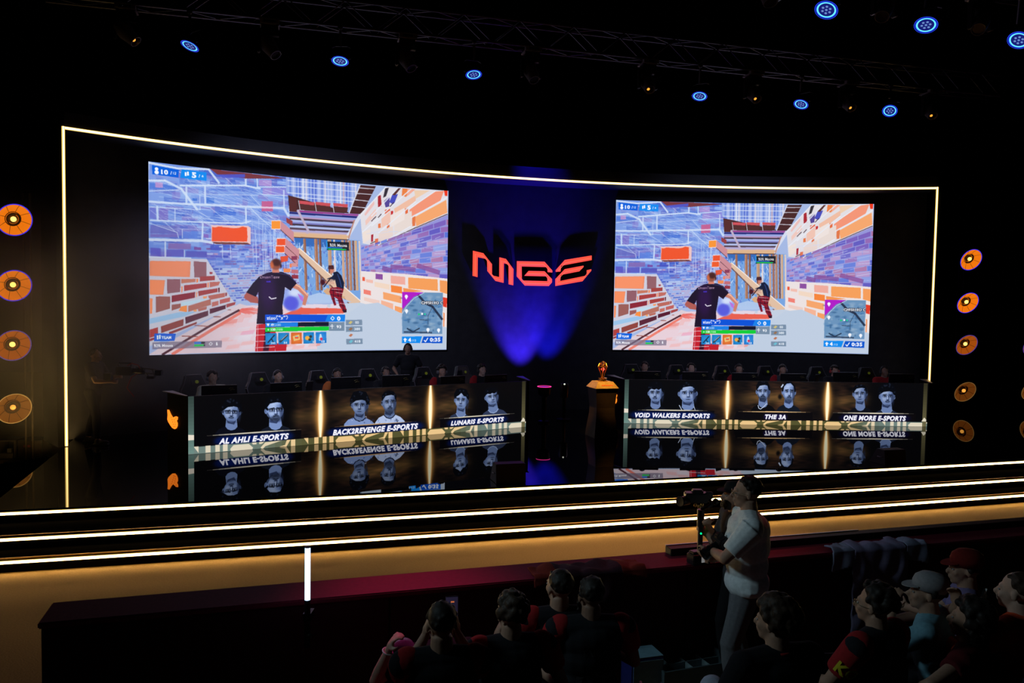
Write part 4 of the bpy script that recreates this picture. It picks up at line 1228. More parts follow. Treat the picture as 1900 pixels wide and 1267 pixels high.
# ------------------------------------------------------------------ red sign of three letters
SIGN = mat('red_neon_face', (0.3, 0.05, 0.03), 0.4, emit=(1.0, 0.075, 0.035), estr=1.25, var=0)
SIGNL = mat('red_neon_inner_line', (0.3, 0.05, 0.03), 0.4, emit=(1.0, 0.16, 0.07), estr=1.35, var=0)
SIDE = mat('dark_red_letter_return', (0.05, 0.008, 0.008), 0.5)
sg_e = empty('neon_sign', (0.42, 18.3, 3.2), 0, 'red-orange neon sign with the letters MBE on the curved wall between the screens', 'sign')
LET = {'letter_m': [[(95, 115), (242, 150), (364, 305), (364, 445), (385, 468), (466, 487), (468, 208), (560, 230), (667, 375), (664, 602), (598, 587), (598, 322), (575, 303), (531, 290), (528, 568), (412, 540), (298, 400), (295, 245), (270, 228), (163, 205), (160, 487), (90, 468)]],
       'letter_b': [[(715, 262), (1105, 270), (1215, 395), (1215, 422), (1148, 416), (1145, 345), (782, 335), (785, 535), (1145, 545), (1145, 476), (820, 468), (880, 400), (1105, 405), (1210, 515), (1210, 560), (1165, 612), (825, 605), (712, 475)]],
       'letter_e': [[(1262, 412), (1262, 390), (1390, 245), (1770, 182), (1770, 246), (1340, 325), (1330, 408)],
                    [(1257, 612), (1257, 515), (1390, 375), (1655, 325), (1655, 345), (1595, 405), (1335, 455), (1325, 542), (1700, 465), (1700, 390), (1765, 375), (1765, 395), (1640, 545)]]}
LINES = {'letter_m': [[(125, 470), (128, 160), (250, 195), (330, 300), (332, 420), (400, 500), (500, 525), (500, 255), (560, 270), (632, 370), (630, 590)]],
         'letter_b': [[(1185, 405), (1090, 305), (748, 300), (748, 480), (835, 570), (1160, 578), (1178, 540), (1100, 440), (860, 436)]],
         'letter_e': [[(1295, 400), (1400, 285), (1760, 218)], [(1630, 360), (1400, 410), (1290, 520), (1290, 575), (1650, 505), (1735, 400)]]}
def sgp(p, R): return at_arc(865 + p[0] / 7.6, 450 + p[1] / 7.6, ARC, R) - Vector((0.42, 18.3, 3.2))
for nm, polys in LET.items():
    mb = MB()
    for pl in polys:
        n = len(pl)
        fr = [sgp(p, ARC_R - .06) for p in pl]; bk = [sgp(p, ARC_R - .06) + Vector((0.0, .09, 0)) for p in pl]
        mb.mat(0).add(fr, [tuple(range(n))])
        mb.mat(1).add(fr + bk, [(i, n + i, n + (i + 1) % n, (i + 1) % n) for i in range(n)])
    o = mb.build(nm, [SIGN, SIDE], sg_e, fix=False)
    ln = MB()
    for pl in LINES[nm]:
        ln.tube([sgp(p, ARC_R - .063) for p in pl], 0.005, 5)
    ln.build('neon_line', SIGNL, o)

# ------------------------------------------------------------------ player desks
DESKM = mat('desk_black_laminate', (0.006, 0.006, 0.007), 0.6, spec=0.15)
EMB = mat('orange_emblem_glow', (0.2, 0.05, 0.01), 0.5, emit=(1.0, 0.22, 0.015), estr=1.6, var=0)
TOPM = mat('desk_top_grey', (0.10, 0.10, 0.11), 0.35)
EMBLEM = [(88, 290), (105, 290), (118, 320), (130, 345), (150, 372), (165, 358), (182, 348), (200, 352), (198, 380), (188, 398), (198, 425), (197, 455), (186, 485), (168, 500), (142, 492), (118, 462), (98, 432), (88, 405), (92, 350)]
desks = []
for right, D in ((False, DL), (True, DR)):
    P_, Q_ = Vector((*D[0], 0)), Vector((*D[1], 0))
    L = (Q_ - P_).length
    rz = math.atan2(Q_.y - P_.y, Q_.x - P_.x)
    lab = 'long player desk with six name portraits lit on its front, right half of the stage' if right else 'long player desk with six name portraits lit on its front, left half of the stage'
    e = empty('player_desk', P_, rz, lab, 'desk', 'player desks on the stage')
    img = paint_desk(right)
    me = led_mesh('name_display', img, lambda u, v: (u * L, -0.004 + 0 * u * v, 0.002 + v * (ZD - .002)))
    put(me, 'name_display', LEDM, e)
    Wd = 0.66
    mb = MB()
    # carcass: front board, sloped ends
    mb.prism([(0, 0, 0), (L + .07, 0, 0), (L + .07, .05, 0), (0, .05, 0)], (0, 0, ZD))
    mb.build('front_board', DESKM, e)
    ea = math.radians(108)
    wv = Vector((math.cos(ea), math.sin(ea), 0)) * Wd
    for s_, x0 in ((1, 0.0), (-1, L + .07)):
        v = Vector((wv.x * s_, wv.y, 0)); th = Vector((.04 * s_, 0, 0))
        b0 = Vector((x0, 0, 0))
        mb = MB(); mb.prism([b0, b0 + v, b0 + v + th, b0 + th], (0, 0, ZD))
        o = mb.build('end_panel', DESKM, e)
        if s_ == 1:
            # emblem on the end panel facing the hall
            em = MB()
            pts = [((x - 88) / 112.0, (500 - y) / 210.0) for x, y in EMBLEM]
            nrm = Vector((-v.y, v.x, 0)).normalized()
            q = [b0 + v * (.97 - .50 * a) + nrm * .004 + Vector((0, 0, .36 + .29 * b)) for a, b in pts]
            em.prism(q, nrm * .01)
            # holes of the mark: small dark studs
            em.build('emblem', EMB, o)
            st = MB()
            for a, b in ((.42, .62), (.5, .5), (.56, .38), (.62, .26), (.66, .14), (.72, .52), (.76, .40), (.80, .28), (.78, .16), (.86, .62)):
                c = b0 + v * (.97 - .50 * a) + nrm * .016 + Vector((0, 0, .36 + .29 * b))
                st.cyl(c, c + nrm * .003, .008, n=8)
            tag(st.build('emblem_dots', mat('emblem_dot_red', (0.2, 0.01, 0.005), 0.5, emit=(0.7, 0.06, 0.0), estr=1.0, var=0), o), kind='stuff')
    mb = MB(); mb.prism([(.02, .052, .66), (L + .05, .052, .66), (L + .05 - wv.x, Wd, .66), (.02 + wv.x, Wd, .66)], (0, 0, .04))
    mb.build('desk_top', TOPM, e)
    mb = MB(); mb.prism([(.0, .0, ZD), (-.03, 0, ZD), (wv.x - .07, Wd, ZD + .02), (wv.x + .09, Wd, ZD + .02)], (0, 0, .012)); mb.prism([(L + .07, .0, ZD), (L + .10, 0, ZD), (L - wv.x + .14, Wd, ZD + .02), (L - wv.x - .02, Wd, ZD + .02)], (0, 0, .012))
    for k_, x0 in ((0, 0), (1, 1)):
        m2 = MB(); m2.v = mb.v[8 * k_:8 * k_ + 8]; m2.f = mb.f[:6]; m2.m = [0] * 6
        m2.build('end_shelf', mat('shelf_mauve_grey', (.20, .17, .20), .35), e)
    desks.append((e, P_, Q_, L, rz))

def on_desk(k, px, py, off):
    """ray through a pixel against the vertical plane 'off' metres behind desk k's front: (local x, z)"""
    e, P_, Q_, L, rz = desks[k]
    nrm = Vector((-math.sin(rz), math.cos(rz), 0)) * off
    A, B = P_ + nrm, Q_ + nrm
    s_, z = at_line(px, py, (A.x, A.y), (B.x, B.y))
    return s_ * L, z
def desk_world(k, x, y, z=0.0):
    e, P_, Q_, L, rz = desks[k]
    c, s_ = math.cos(rz), math.sin(rz)
    return Vector((P_.x + x * c - y * s_, P_.y + x * s_ + y * c, z))

# ------------------------------------------------------------------ monitors on the desks
MONB = mat('monitor_back_plastic', (0.020, 0.020, 0.022), 0.45)
GOLDMARK = mat('dull_gold_mark', (0.30, 0.25, 0.10), 0.4, 0.5)
SCRGLOW = mat('monitor_panel', (0.02, 0.02, 0.02), 0.3, emit=(0.45, 0.6, 1.0), estr=0.55, var=0)
mon = empty('monitor', (0, 0, 0), 0)
mb = MB(); mb.box((0, 0, .18), (.56, .028, .31)); mb.box((0, -.02, .18), (.30, .03, .2), taper=.8)
mb.build('housing', MONB, mon, bevel=.006)
mb = MB(); mb.box((0, -.002, .337), (.55, .022, .004)); mb.build('top_highlight', mat('highlight_grey', (.35, .33, .36), .4), mon)  # pale sliver paints the highlight along the top of the housing
mb = MB(); mb.box((0, .0155, .185), (.54, .002, .29)); mb.build('panel', SCRGLOW, mon)
mb = MB(); mb.box((0, 0, .012), (.24, .18, .016)); mb.cyl((0, .0, .015), (0, -.01, .14), .022, n=10); mb.build('stand', MONB, mon, bevel=.003)
mb = MB()
for z0, x1 in ((.275, .2), (.250, .22)):
    mb.tube([(x1 - .055, -.0165, z0), (x1 - .02, -.0175, z0 + .012), (x1 + .02, -.0165, z0 + .008)], .006, 5)
mb.build('logo_mark', GOLDMARK, mon)
MONS = [(0, 407, 715), (0, 531, 710), (0, 642, 700), (0, 735, 696), (0, 840, 698), (0, 920, 695.5), (1, 1202, 689), (1, 1290, 690), (1, 1382, 692), (1, 1472, 693.5), (1, 1569, 691), (1, 1673, 694)]
who = ['in the white hoodie', 'behind the glasses portrait', 'nearest the first gold light column', 'in front of the standing referee', 'left of the sleeve in red and black', 'at the right end of the left desk',
       'beside the trophy', 'above the name of the second walker', 'right of the gold column on the right desk', 'above the pair in black shirts', 'above the last gold light column', 'at the right end of the right desk']
for i, (k, px, py) in enumerate(MONS):
    x, z = on_desk(k, px, py, 0.42)
    o = mon if i == 0 else copy_tree(mon)
    o.location = desk_world(k, x, .42, .702)
    o.rotation_euler = (0, 0, desks[k][4] + random.uniform(-.12, .12))
    s_ = max(0.7, min(1.3, (z - .702) / .335))
    o.scale = (1, 1, s_)
    pos_ = ['first', 'second', 'third', 'fourth', 'fifth', 'sixth'][i % 6]
    tag(o, 'thin black monitor seen from behind, %s from the left on the %s desk' % (pos_, 'left' if k == 0 else 'right'), 'monitor', 'monitors on the player desks')
# small side tablets between the teams
tab = empty('tablet', (0, 0, 0), 0)
mb = MB(); mb.box((0, 0, .13), (.20, .012, .26), Matrix.Rotation(math.radians(12), 3, 'X')); mb.build('housing', MONB, tab, bevel=.003)
mb = MB(); mb.box((0, .03, .01), (.12, .12, .015)); mb.build('foot', mat('red_stand', (0.25, 0.02, 0.02), 0.5), tab)
for i, (k, px) in enumerate(((0, 573), (0, 776), (1, 1336), (1, 1514))):
    x, z = on_desk(k, px, 715, 0.35)
    o = tab if i == 0 else copy_tree(tab)
    o.location = desk_world(k, x, .35, .702); o.scale = (1, 1, 1.35)
    o.rotation_euler = (0, 0, desks[k][4] + .7)
    tag(o, ['small dark tablet on a red foot, left one of the two on the left desk', 'small dark tablet on a red foot, right one of the two on the left desk',
            'small dark tablet on a red foot, left one of the two on the right desk', 'small dark tablet on a red foot, right one of the two on the right desk'][i], 'tablet', 'tablets between the teams')

# ------------------------------------------------------------------ trophy on its pedestal
pd_e = empty('pedestal', (1.71, 14.95, 0), math.radians(16.5), 'waisted black pedestal with a gold-lit sloped top, between the two desks', 'pedestal')
PEDM = mat('pedestal_dark_panel', (0.05, 0.035, 0.04), 0.45)
GOLD = mat('gold', (0.95, 0.55, 0.14), 0.25, 1.0, var=.05)
mb = MB()
prof = [(0.235, 0.0), (0.225, .12), (0.185, .42), (0.18, .55), (0.20, .78), (0.215, .92)]
for r, z in prof:
    mb.v += [(-r, -r, z), (r, -r, z), (r, r, z), (-r, r, z)]
for i in range(len(prof) - 1):
    for j in range(4):
        mb.f.append((i * 4 + j, i * 4 + (j + 1) % 4, (i + 1) * 4 + (j + 1) % 4, (i + 1) * 4 + j)); mb.m.append(0)
mb.f += [(3, 2, 1, 0), (20, 21, 22, 23)]; mb.m += [0, 0]
mb.build('column', PEDM, pd_e)
mb = MB(); mb.v = [(-.235, -.235, .92), (.235, -.235, .92), (.235, .235, .92), (-.235, .235, .92), (-.15, -.15, 1.035), (.15, -.15, 1.035), (.15, .15, 1.035), (-.15, .15, 1.035)]
mb.f = [(3, 2, 1, 0), (4, 5, 6, 7), (0, 1, 5, 4), (1, 2, 6, 5), (2, 3, 7, 6), (3, 0, 4, 7)]; mb.m = [0] * 6
cap = mb.build('sloped_top', mat('satin_gold_top', (0.62, 0.42, 0.20), 0.45, 0.3), pd_e)
mb = MB()
for i in range(7):     # engraved-looking title plate on the slope
    mb.box((-.085 + i * .033, -.2 + .002, .973), (.024, .006, .022), Matrix.Rotation(math.radians(-36), 3, 'X'))
mb.build('title_mark', mat('red_title', (0.8, 0.12, 0.03), 0.5), cap)
tr = empty('trophy', (1.71, 14.95, 1.035), math.radians(16.5), 'gold trophy with a faceted open cup around a red gem, on the pedestal', 'trophy')
mb = MB(); mb.lathe([(0, 0), (.095, 0), (.095, .018), (.075, .024), (.075, .045), (.085, .05), (.085, .062), (.04, .072), (0, .072)], 16); mb.build('base', GOLD, tr, smooth=False)
mb = MB()
ring0 = [(0.028, .07)]
for k in range(6):
    a = 2 * PI * k / 6
    c, s_ = math.cos(a), math.sin(a)
    c2, s2 = math.cos(a + PI / 6), math.sin(a + PI / 6)
    c3, s3 = math.cos(a + PI / 3), math.sin(a + PI / 3)
    mb.tube([(.022 * c, .022 * s_, .07), (.095 * c, .095 * s_, .27)], .008, 6)
    mb.tube([(.095 * c, .095 * s_, .27), (.095 * c3, .095 * s3, .27)], .007, 6)
    mb.tube([(.095 * c, .095 * s_, .27), (.06 * c2, .06 * s2, .335), (.095 * c3, .095 * s3, .27)], .008, 6)
    mb.tube([(.06 * c2, .06 * s2, .335), (0, 0, .375)], .008, 6)
mb.build('faceted_cup', GOLD, tr)
mb = MB(); mb.add([(0, 0, .175), (.045, 0, .225), (0, .045, .225), (-.045, 0, .225), (0, -.045, .225), (0, 0, .275)], [(0, 2, 1), (0, 3, 2), (0, 4, 3), (0, 1, 4), (5, 1, 2), (5, 2, 3), (5, 3, 4), (5, 4, 1)])
mb.build('gem', mat('red_gem_glow', (0.5, 0.03, 0.02), 0.3, emit=(1.0, 0.09, 0.04), estr=1.2, var=0), tr)

# ------------------------------------------------------------------ floor wedges and small fixtures on the stage
def wedge(px0, px1, pyb, h, lab):
    a = at_z(px0, pyb, 0); b = at_z(px1, pyb - (px1 - px0) * .045, 0)
    L = (b - a).length
    e = empty('stage_monitor', (a + b) / 2, math.atan2(b.y - a.y, b.x - a.x), lab, 'speaker', 'floor speakers along the stage edge')
    mb = MB(); mb.prism([(-L / 2, 0, 0), (-L / 2, .38, 0), (-L / 2, .22, h), (-L / 2, .03, h)], (L, 0, 0)); mb.build('cabinet', mat('speaker_brown_black', (0.020, 0.014, 0.014), 0.5), e, bevel=.008)
    mb = MB(); mb.prism([(-L / 2 + .03, .37, .03), (-L / 2 + .03, .235, h - .03), (-L / 2 + .03, .245, h - .03), (-L / 2 + .03, .38, .03)], (L - .06, 0, 0)); mb.build('grille', SATIN, e)
    mb = MB(); mb.tube([(-L / 2 - .005, .08, h * .5), (-L / 2 - .015, .1, h * .5), (-L / 2 - .015, .16, h * .5), (-L / 2 - .005, .18, h * .5)], .008, 6); mb.build('handle', GREYMETAL, e)
wedge(921, 976, 899, .27, 'black wedge speaker on the stage edge in front of the left desk')
wedge(1643, 1682, 864, .24, 'black wedge speaker on the stage edge in front of the right desk')

def par_fixture(name='par_light', ring=True):
    e = empty(name)
    mb = MB(); mb.lathe([(0, .16), (.07, .16), (.11, .12), (.125, .04), (.135, 0), (.128, 0), (.118, .012), (0, .012)], 24); mb.build('housing', SATIN, e, smooth=True, auto=35)
    mb = MB()
    for i in range(28):
        a0, a1 = 2 * PI * i / 28, 2 * PI * (i + 1) / 28
        mb.add([(r * math.cos(a), r * math.sin(a), .006) for a in (a0, a1) for r in (.098, .116)], [(0, 1, 3, 2)])
    mb.build('lit_ring', RINGM, e)
    mb = MB()
    for i in range(28):
        a0, a1 = 2 * PI * i / 28, 2 * PI * (i + 1) / 28
        mb.add([(r * math.cos(a), r * math.sin(a), .002) for a in (a0, a1) for r in (.116, .142)], [(0, 1, 3, 2)])
    mb.build('outer_glow_ring', RINGB, e)
    mb = MB()
    for q in range(7):
        a = 2 * PI * q / 6
        c = (.05 * math.cos(a), .05 * math.sin(a)) if q < 6 else (0, 0)
        mb.lathe([(0, 0), (.016, 0)], 10, Matrix.Translation((c[0], c[1], .004)))
    mb.build('lens', LENSB, e, fix=False)
    mb = MB(); mb.tube([(-.14, 0, .05), (-.165, 0, .05), (-.165, 0, .26), (-.1, 0, .30), (.1, 0, .30), (.165, 0, .26), (.165, 0, .05), (.14, 0, .05)], .012, 6); mb.build('yoke', SATIN, e)
    return e
RINGM = mat('cyan_ring_light', (0.05, 0.1, 0.2), 0.4, emit=(0.10, 0.62, 1.0), estr=1.7, var=0)
RINGB = mat('blue_ring_glow', (0.02, 0.02, 0.2), 0.4, emit=(0.02, 0.06, 1.0), estr=1.1, var=0)
LENSB = mat('blue_lens_glow', (0.02, 0.02, 0.2), 0.3, emit=(0.25, 0.45, 1.0), estr=0.6, var=0)
FACEB = mat('dark_blue_lens_plate', (0.005, 0.01, 0.06), 0.3, emit=(0.01, 0.015, 0.22), estr=0.8, var=0)

# ------------------------------------------------------------------ trusses
def truss(P0, P1, z, lab, w_=0.29):
    P0, P1 = Vector((*P0, z)), Vector((*P1, z))
    L = (P1 - P0).length
    e = empty('lighting_truss', P0, math.atan2(P1.y - P0.y, P1.x - P0.x), lab, 'truss', 'lighting trusses under the ceiling')
    TM = mat('truss_dark_aluminium', (0.10, 0.10, 0.12), 0.4, 0.85)
    for y, zz in ((0, 0), (w_, 0), (0, .29 * 1.45), (w_, .29 * 1.45)):
        mb = MB(); mb.cyl((0, y, zz), (L, y, zz), .024, n=8); mb.build('chord', TM, e)
    mb = MB()
    k = int(L / .5)
    H = .29 * 1.45
    for i in range(k):
        x0, x1 = i * L / k, (i + 1) * L / k
        for y in (0, w_):
            mb.cyl((x0, y, 0), (x1, y, H) if i % 2 == 0 else (x1, y, 0), .01, n=5) if i % 2 == 0 else mb.cyl((x0, y, H), (x1, y, 0), .01, n=5)
        for zz in (0, H):
            mb.cyl((x0, 0, zz), (x1, w_, zz) if i % 2 == 0 else (x1, 0, zz), .01, n=5) if i % 2 == 0 else mb.cyl((x0, w_, zz), (x1, 0, zz), .01, n=5)
    mb.build('lacing', TM, e)
    # hangers up to the roof
    for x in (1.0, L * .35, L * .68, L - 1.0):
        mb = MB(); mb.cyl((x, w_ / 2, H), (x, w_ / 2, 10.5 - z), .012, n=5); mb.build('hanging_cable', SATIN, e)
    return e
truss((-7.2, 12.30), (10.2, 17.12), 7.0, 'long dark lighting truss running above the whole stage wall')
truss((2.6, 10.3), (11.5, 13.0), 7.0, 'shorter dark lighting truss nearer the hall, at the upper right')

TR1 = ((-7.2, 12.30), (10.2, 17.12)); TR2 = ((2.6, 10.3), (11.5, 13.0))
def on_truss(T_, px, py, off=0.0):
    s_, z = at_line(px, py, T_[0], T_[1])
    dx, dy = T_[1][0] - T_[0][0], T_[1][1] - T_[0][1]
    L = math.hypot(dx, dy)
    return Vector((T_[0][0] + dx * s_ - dy / L * off, T_[0][1] + dy * s_ + dx / L * off, 0))
def aim(e, d):
    e.rotation_mode = 'QUATERNION'
    e.rotation_quaternion = Vector(d).normalized().to_track_quat('-Z', 'Y')
# ring par lights: the ring faces the camera side and down
PARS = [((352, 86), 6.45, (-.25, -.35, -1)), ((631, 114), 6.45, (0, -.35, -1)), ((879, 139), 6.45, (.12, -.35, -1)), ((1298, 179), 6.45, (-.2, -.4, -1)), ((1486, 194), 6.45, (-.45, -.4, -1)), ((1651, 206), 6.45, (-.5, -.8, -1)),
        ((1533, 19), 6.45, (-.5, -.45, -1)), ((1718, 47), 6.45, (-.35, -.45, -1)), ((1890, 75), 6.45, (-.7, -.45, -1))]
place_ = ['first from the left on the long truss', 'second from the left on the long truss', 'third on the long truss, above the left screen corner', 'fourth on the long truss',
          'fifth on the long truss, above the right screen corner', 'last on the long truss', 'leftmost on the near truss', 'middle one on the near truss', 'cut by the right picture edge']
par0 = None
for i, ((px, py), z, d) in enumerate(PARS):
    c = at_z(px, py, z)
    if par0 is None:
        par0 = par_fixture(); o = par0
        mb = MB(); mb.lathe([(0, .0045), (.097, .0045)], 24); mb.build('face_plate', FACEB, par0, fix=False)
    else:
        o = copy_tree(par0)
        for ch in list(o.children):
            if ch.name.startswith('hanging_clamp'): bpy.data.objects.remove(ch)
    o.location = c
    s_ = 1.0 if i < 6 else 1.08
    o.scale = (s_, s_, s_)
    aim(o, d)
    bpy.context.view_layer.update()
    Mi = (Matrix.Translation(o.location) @ o.rotation_quaternion.to_matrix().to_4x4() @ Matrix.Scale(s_, 4)).inverted()
    tz = 6.975
    topc = on_truss(TR1 if i < 6 else TR2, px, py, 0.0); topc.z = tz
    mb = MB(); pv = Mi @ Vector((c.x, c.y + .04, c.z + .26)); mb.cyl(pv, Mi @ topc, .022, n=8); hp = Mi @ topc; mb.ell(hp, (.045, .045, .045)); mb.build('hanging_clamp', SATIN, o)
    tag(o, 'round light with glowing blue ring, ' + place_[i], 'stage light', 'blue ring lights on the trusses')

# moving heads: yoke, body, lens
AMBL = mat('amber_lens_glow', (0.3, 0.1, 0.01), 0.3, emit=(1.0, 0.38, 0.04), estr=1.3, var=0)
HEADM = mat('moving_head_grey_black', (0.09, 0.08, 0.09), 0.35)
CLAMPM = mat('clamp_pale_metal', (0.35, 0.32, 0.34), 0.4, 0.6)
def moving_head():
    e = empty('moving_head')            # origin where the yoke meets the truss
    mb = MB(); mb.box((0, 0, -.09), (.30, .22, .13), taper=.85); mb.build('base', SATIN, e, bevel=.01)
    mb = MB(); mb.box((-.12, -.12, .0), (.06, .09, .07)); mb.box((.12, -.12, .0), (.06, .09, .07)); mb.box((0, .0, -.02), (.30, .30, .03)); mb.build('clamp', CLAMPM, e, bevel=.005)
    mb = MB(); mb.box((-.17, 0, -.30), (.045, .10, .34)); mb.box((.17, 0, -.30), (.045, .10, .34)); mb.box((0, 0, -.165), (.36, .12, .05)); mb.build('yoke', SATIN, e, bevel=.01)
    return e
def head_part(parent, d, amber):
    M = Matrix.Translation((0, 0, -.36)) @ Vector(d).normalized().to_track_quat('-Z', 'Y').to_matrix().to_4x4()
    mb = MB(); mb.lathe([(0, .20), (.09, .20), (.125, .15), (.13, .02), (.105, -.12), (.095, -.20), (.085, -.20), (.08, -.17), (0, -.17)], 20, M); h = mb.build('head', HEADM, parent, smooth=True, auto=35)
    mb = MB(); mb.lathe([(0, -.172), (.075, -.172)], 18, M); mb.build('lens', mat('dark_lens', (0.03, 0.02, 0.03), 0.1), h, fix=False)
    if amber:
        mb = MB(); mb.ell(M @ Vector((.03, 0, -.176)), (.028, .028, .012), M.to_3x3(), 10, 6); mb.build('amber_glow', AMBL, h)
HEADS = [((232, 40), (.75, -.2, -.75), 1), ((500, 62), (.65, -.5, -1), 0), ((757, 85), (.45, -.5, -1), 0), ((990, 108), (.2, -.6, -1), 0), ((1208, 130), (0, -.8, -1), 1), ((1405, 148), (.1, -.9, -1), 1), ((1582, 160), (.1, -.9, -1), 1), ((1736, 170), (-.2, -.9, -1), 1)]
pl2 = ['far left end', 'first left of the sloping middle', 'above the left screen', 'above the red sign', 'first amber eye', 'second amber eye', 'third amber eye', 'right end']
for i, ((px, py), d, am) in enumerate(HEADS):
    c = on_truss(TR1, px, py, 0.14); c.z = 6.955
    e = moving_head(); e.location = c; e.rotation_euler = (0, 0, math.radians(15.5))
    head_part(e, d, am)
    tag(e, 'dark moving-head spotlight hung under the long truss, %s' % pl2[i], 'stage light', 'moving heads on the trusses')
for i, ((px, py), d) in enumerate((((1437, -30), (0, -.4, -1)), ((1655, -2), (-.6, -.5, -1)), ((1835, 22), (-.8, -.6, -1)))):
    c = on_truss(TR2, px, py, 0.14); c.z = 6.955
    e = moving_head(); e.location = c; e.rotation_euler = (0, 0, math.radians(15.5)); head_part(e, d, 0)
    tag(e, 'dark moving-head spotlight hung under the near truss, %s of three' % ['left', 'middle', 'right'][i], 'stage light', 'moving heads on the trusses')

# ------------------------------------------------------------------ columns of amber dish lamps beside the stage wall
DISH = mat('amber_dish_lit', (0.14, 0.08, 0.025), 0.5, emit=(1.0, 0.21, 0.004), estr=0.85, var=0)
DISH2 = mat('amber_dish_dim', (0.14, 0.08, 0.025), 0.5, emit=(1.0, 0.19, 0.01), estr=0.34, var=0)
DISH3 = mat('amber_dish_low', (0.14, 0.08, 0.025), 0.5, emit=(1.0, 0.26, 0.03), estr=0.11, var=0)
RIMB = mat('dish_rim_blue_edge', (0.1, 0.1, 0.3), 0.4, emit=(0.05, 0.03, 0.9), estr=0.8, var=0)
RIMT = mat('dish_rim_tan', (0.4, 0.3, 0.15), 0.4, emit=(0.6, 0.3, 0.08), estr=0.25, var=0)
RIB = mat('dish_rib_dark', (0.05, 0.02, 0.005), 0.6)
BULB = mat('amber_bulb', (1, .6, .2), 0.4, emit=(1.0, 0.55, 0.10), estr=3.0, var=0)
def dish_lamp(level, bulb_off=(0, 0)):
    e = empty('dish_lamp')
    R0 = .265
    mb = MB(); mb.lathe([(R0, 0), (R0 * .82, .05), (R0 * .5, .10), (R0 * .30, .13)], 32); mb.build('reflector', [DISH, DISH, DISH2, DISH3][level], e, smooth=True, fix=False)
    mb = MB()
    pts = [(R0 * math.cos(2 * PI * i / 40), R0 * math.sin(2 * PI * i / 40), 0) for i in range(41)]
    mb.tube(pts, .009, 6); mb.build('rim', RIMB if level < 2 else (mat('dish_rim_violet', (0.1, 0.1, 0.2), 0.4, emit=(0.12, 0.06, 0.45), estr=0.5, var=0) if level == 2 else RIMT), e)
    mb = MB()
    for i in range(8):
        a = 2 * PI * (i + .3) / 8
        mb.tube([(R0 * .98 * math.cos(a), R0 * .98 * math.sin(a), -.002), (R0 * .8 * math.cos(a), R0 * .8 * math.sin(a), .045), (R0 * .42 * math.cos(a), R0 * .42 * math.sin(a), .10)], .0035, 4)
    tag(mb.build('rib', RIB, e), kind='stuff')
    mb = MB()
    for r, z, t in ((.118, .085, .007), (.095, .075, .012), (.07, .07, .007)):
        mb.tube([(r * math.cos(2 * PI * i / 28), r * math.sin(2 * PI * i / 28), z) for i in range(29)], t, 6)
    mb.lathe([(.12, .09), (.10, .13), (0, .14)], 20)
    mb.build('inner_ring', RIB, e)
    mb = MB(); mb.ell((0, 0, .06), (.045, .045, .04), n=14, m=8); mb.build('bulb', BULB if level < 3 else mat('amber_bulb_dim', (1, .6, .2), 0.4, emit=(1.0, 0.42, 0.06), estr=1.0, var=0), e, smooth=True)
    mb = MB(); mb.lathe([(.27, 0.004), (.225, .058), (.14, .112), (.09, .16), (.05, .21), (0, .21)], 24); mb.build('shell', BLACK, e, smooth=True)
    return e
def lamp_column(cols, Y, face_dir, lab, poles, z0):
    for i, (px, py, lv) in enumerate(cols):
        c = at_y(px, py, Y)
        e = dish_lamp(lv)
        e.location = c
        aim(e, face_dir)
        tag(e, 'round amber dish lamp, %s' % (lab % ['top', 'second', 'third', 'lowest'][i + 4 - len(cols)]), 'lamp', 'amber dish lamps beside the stage')
    c0 = at_y(cols[0][0], cols[0][1], Y); c1 = at_y(cols[-1][0], cols[-1][1], Y)
    e = empty('lamp_stand', (c1.x, Y + .42, z0), 0, 'thin upright stand holding dish lamps %s' % poles, 'stand', 'stands of the dish lamps')
    H = c0.z + .5 - z0
    for dx in (-.06, .06):
        mb = MB(); mb.cyl((dx, 0, 0.02), (dx, 0, H), .018, n=8); mb.build('pole', mat('stand_bronze', (0.12, 0.09, 0.05), 0.4, 0.6), e)
    mb = MB(); mb.box((0, 0, .015), (.6, .5, .03)); mb.build('base_plate', SATIN, e)
    mb = MB()
    for px, py, lv in cols:
        z = at_y(px, py, Y).z - z0
        mb.box((0, -.10, z), (.16, .24, .05))
    mb.build('bracket', SATIN, e)
lamp_column([(27, 408, 0), (26, 530, 1), (25, 641, 2), (26, 758, 3)], 13.5, (.74, -.68, -.28), '%s of the four left of the stage wall', 'left of the stage wall', -0.45)
lamp_column([(1802, 482, 1), (1796, 562, 1), (1794, 640, 2), (1791, 727, 3)], 19.5, (.12, -.95, -.42), '%s of the four right of the stage wall', 'right of the stage wall', 0.0)
lamp_column([(1927, 480, 1), (1923, 562, 1), (1918, 642, 2), (1915, 725, 3)], 19.8, (.12, -.95, -.42), '%s of the four at the far right edge', 'at the far right edge of the picture', 0.0)

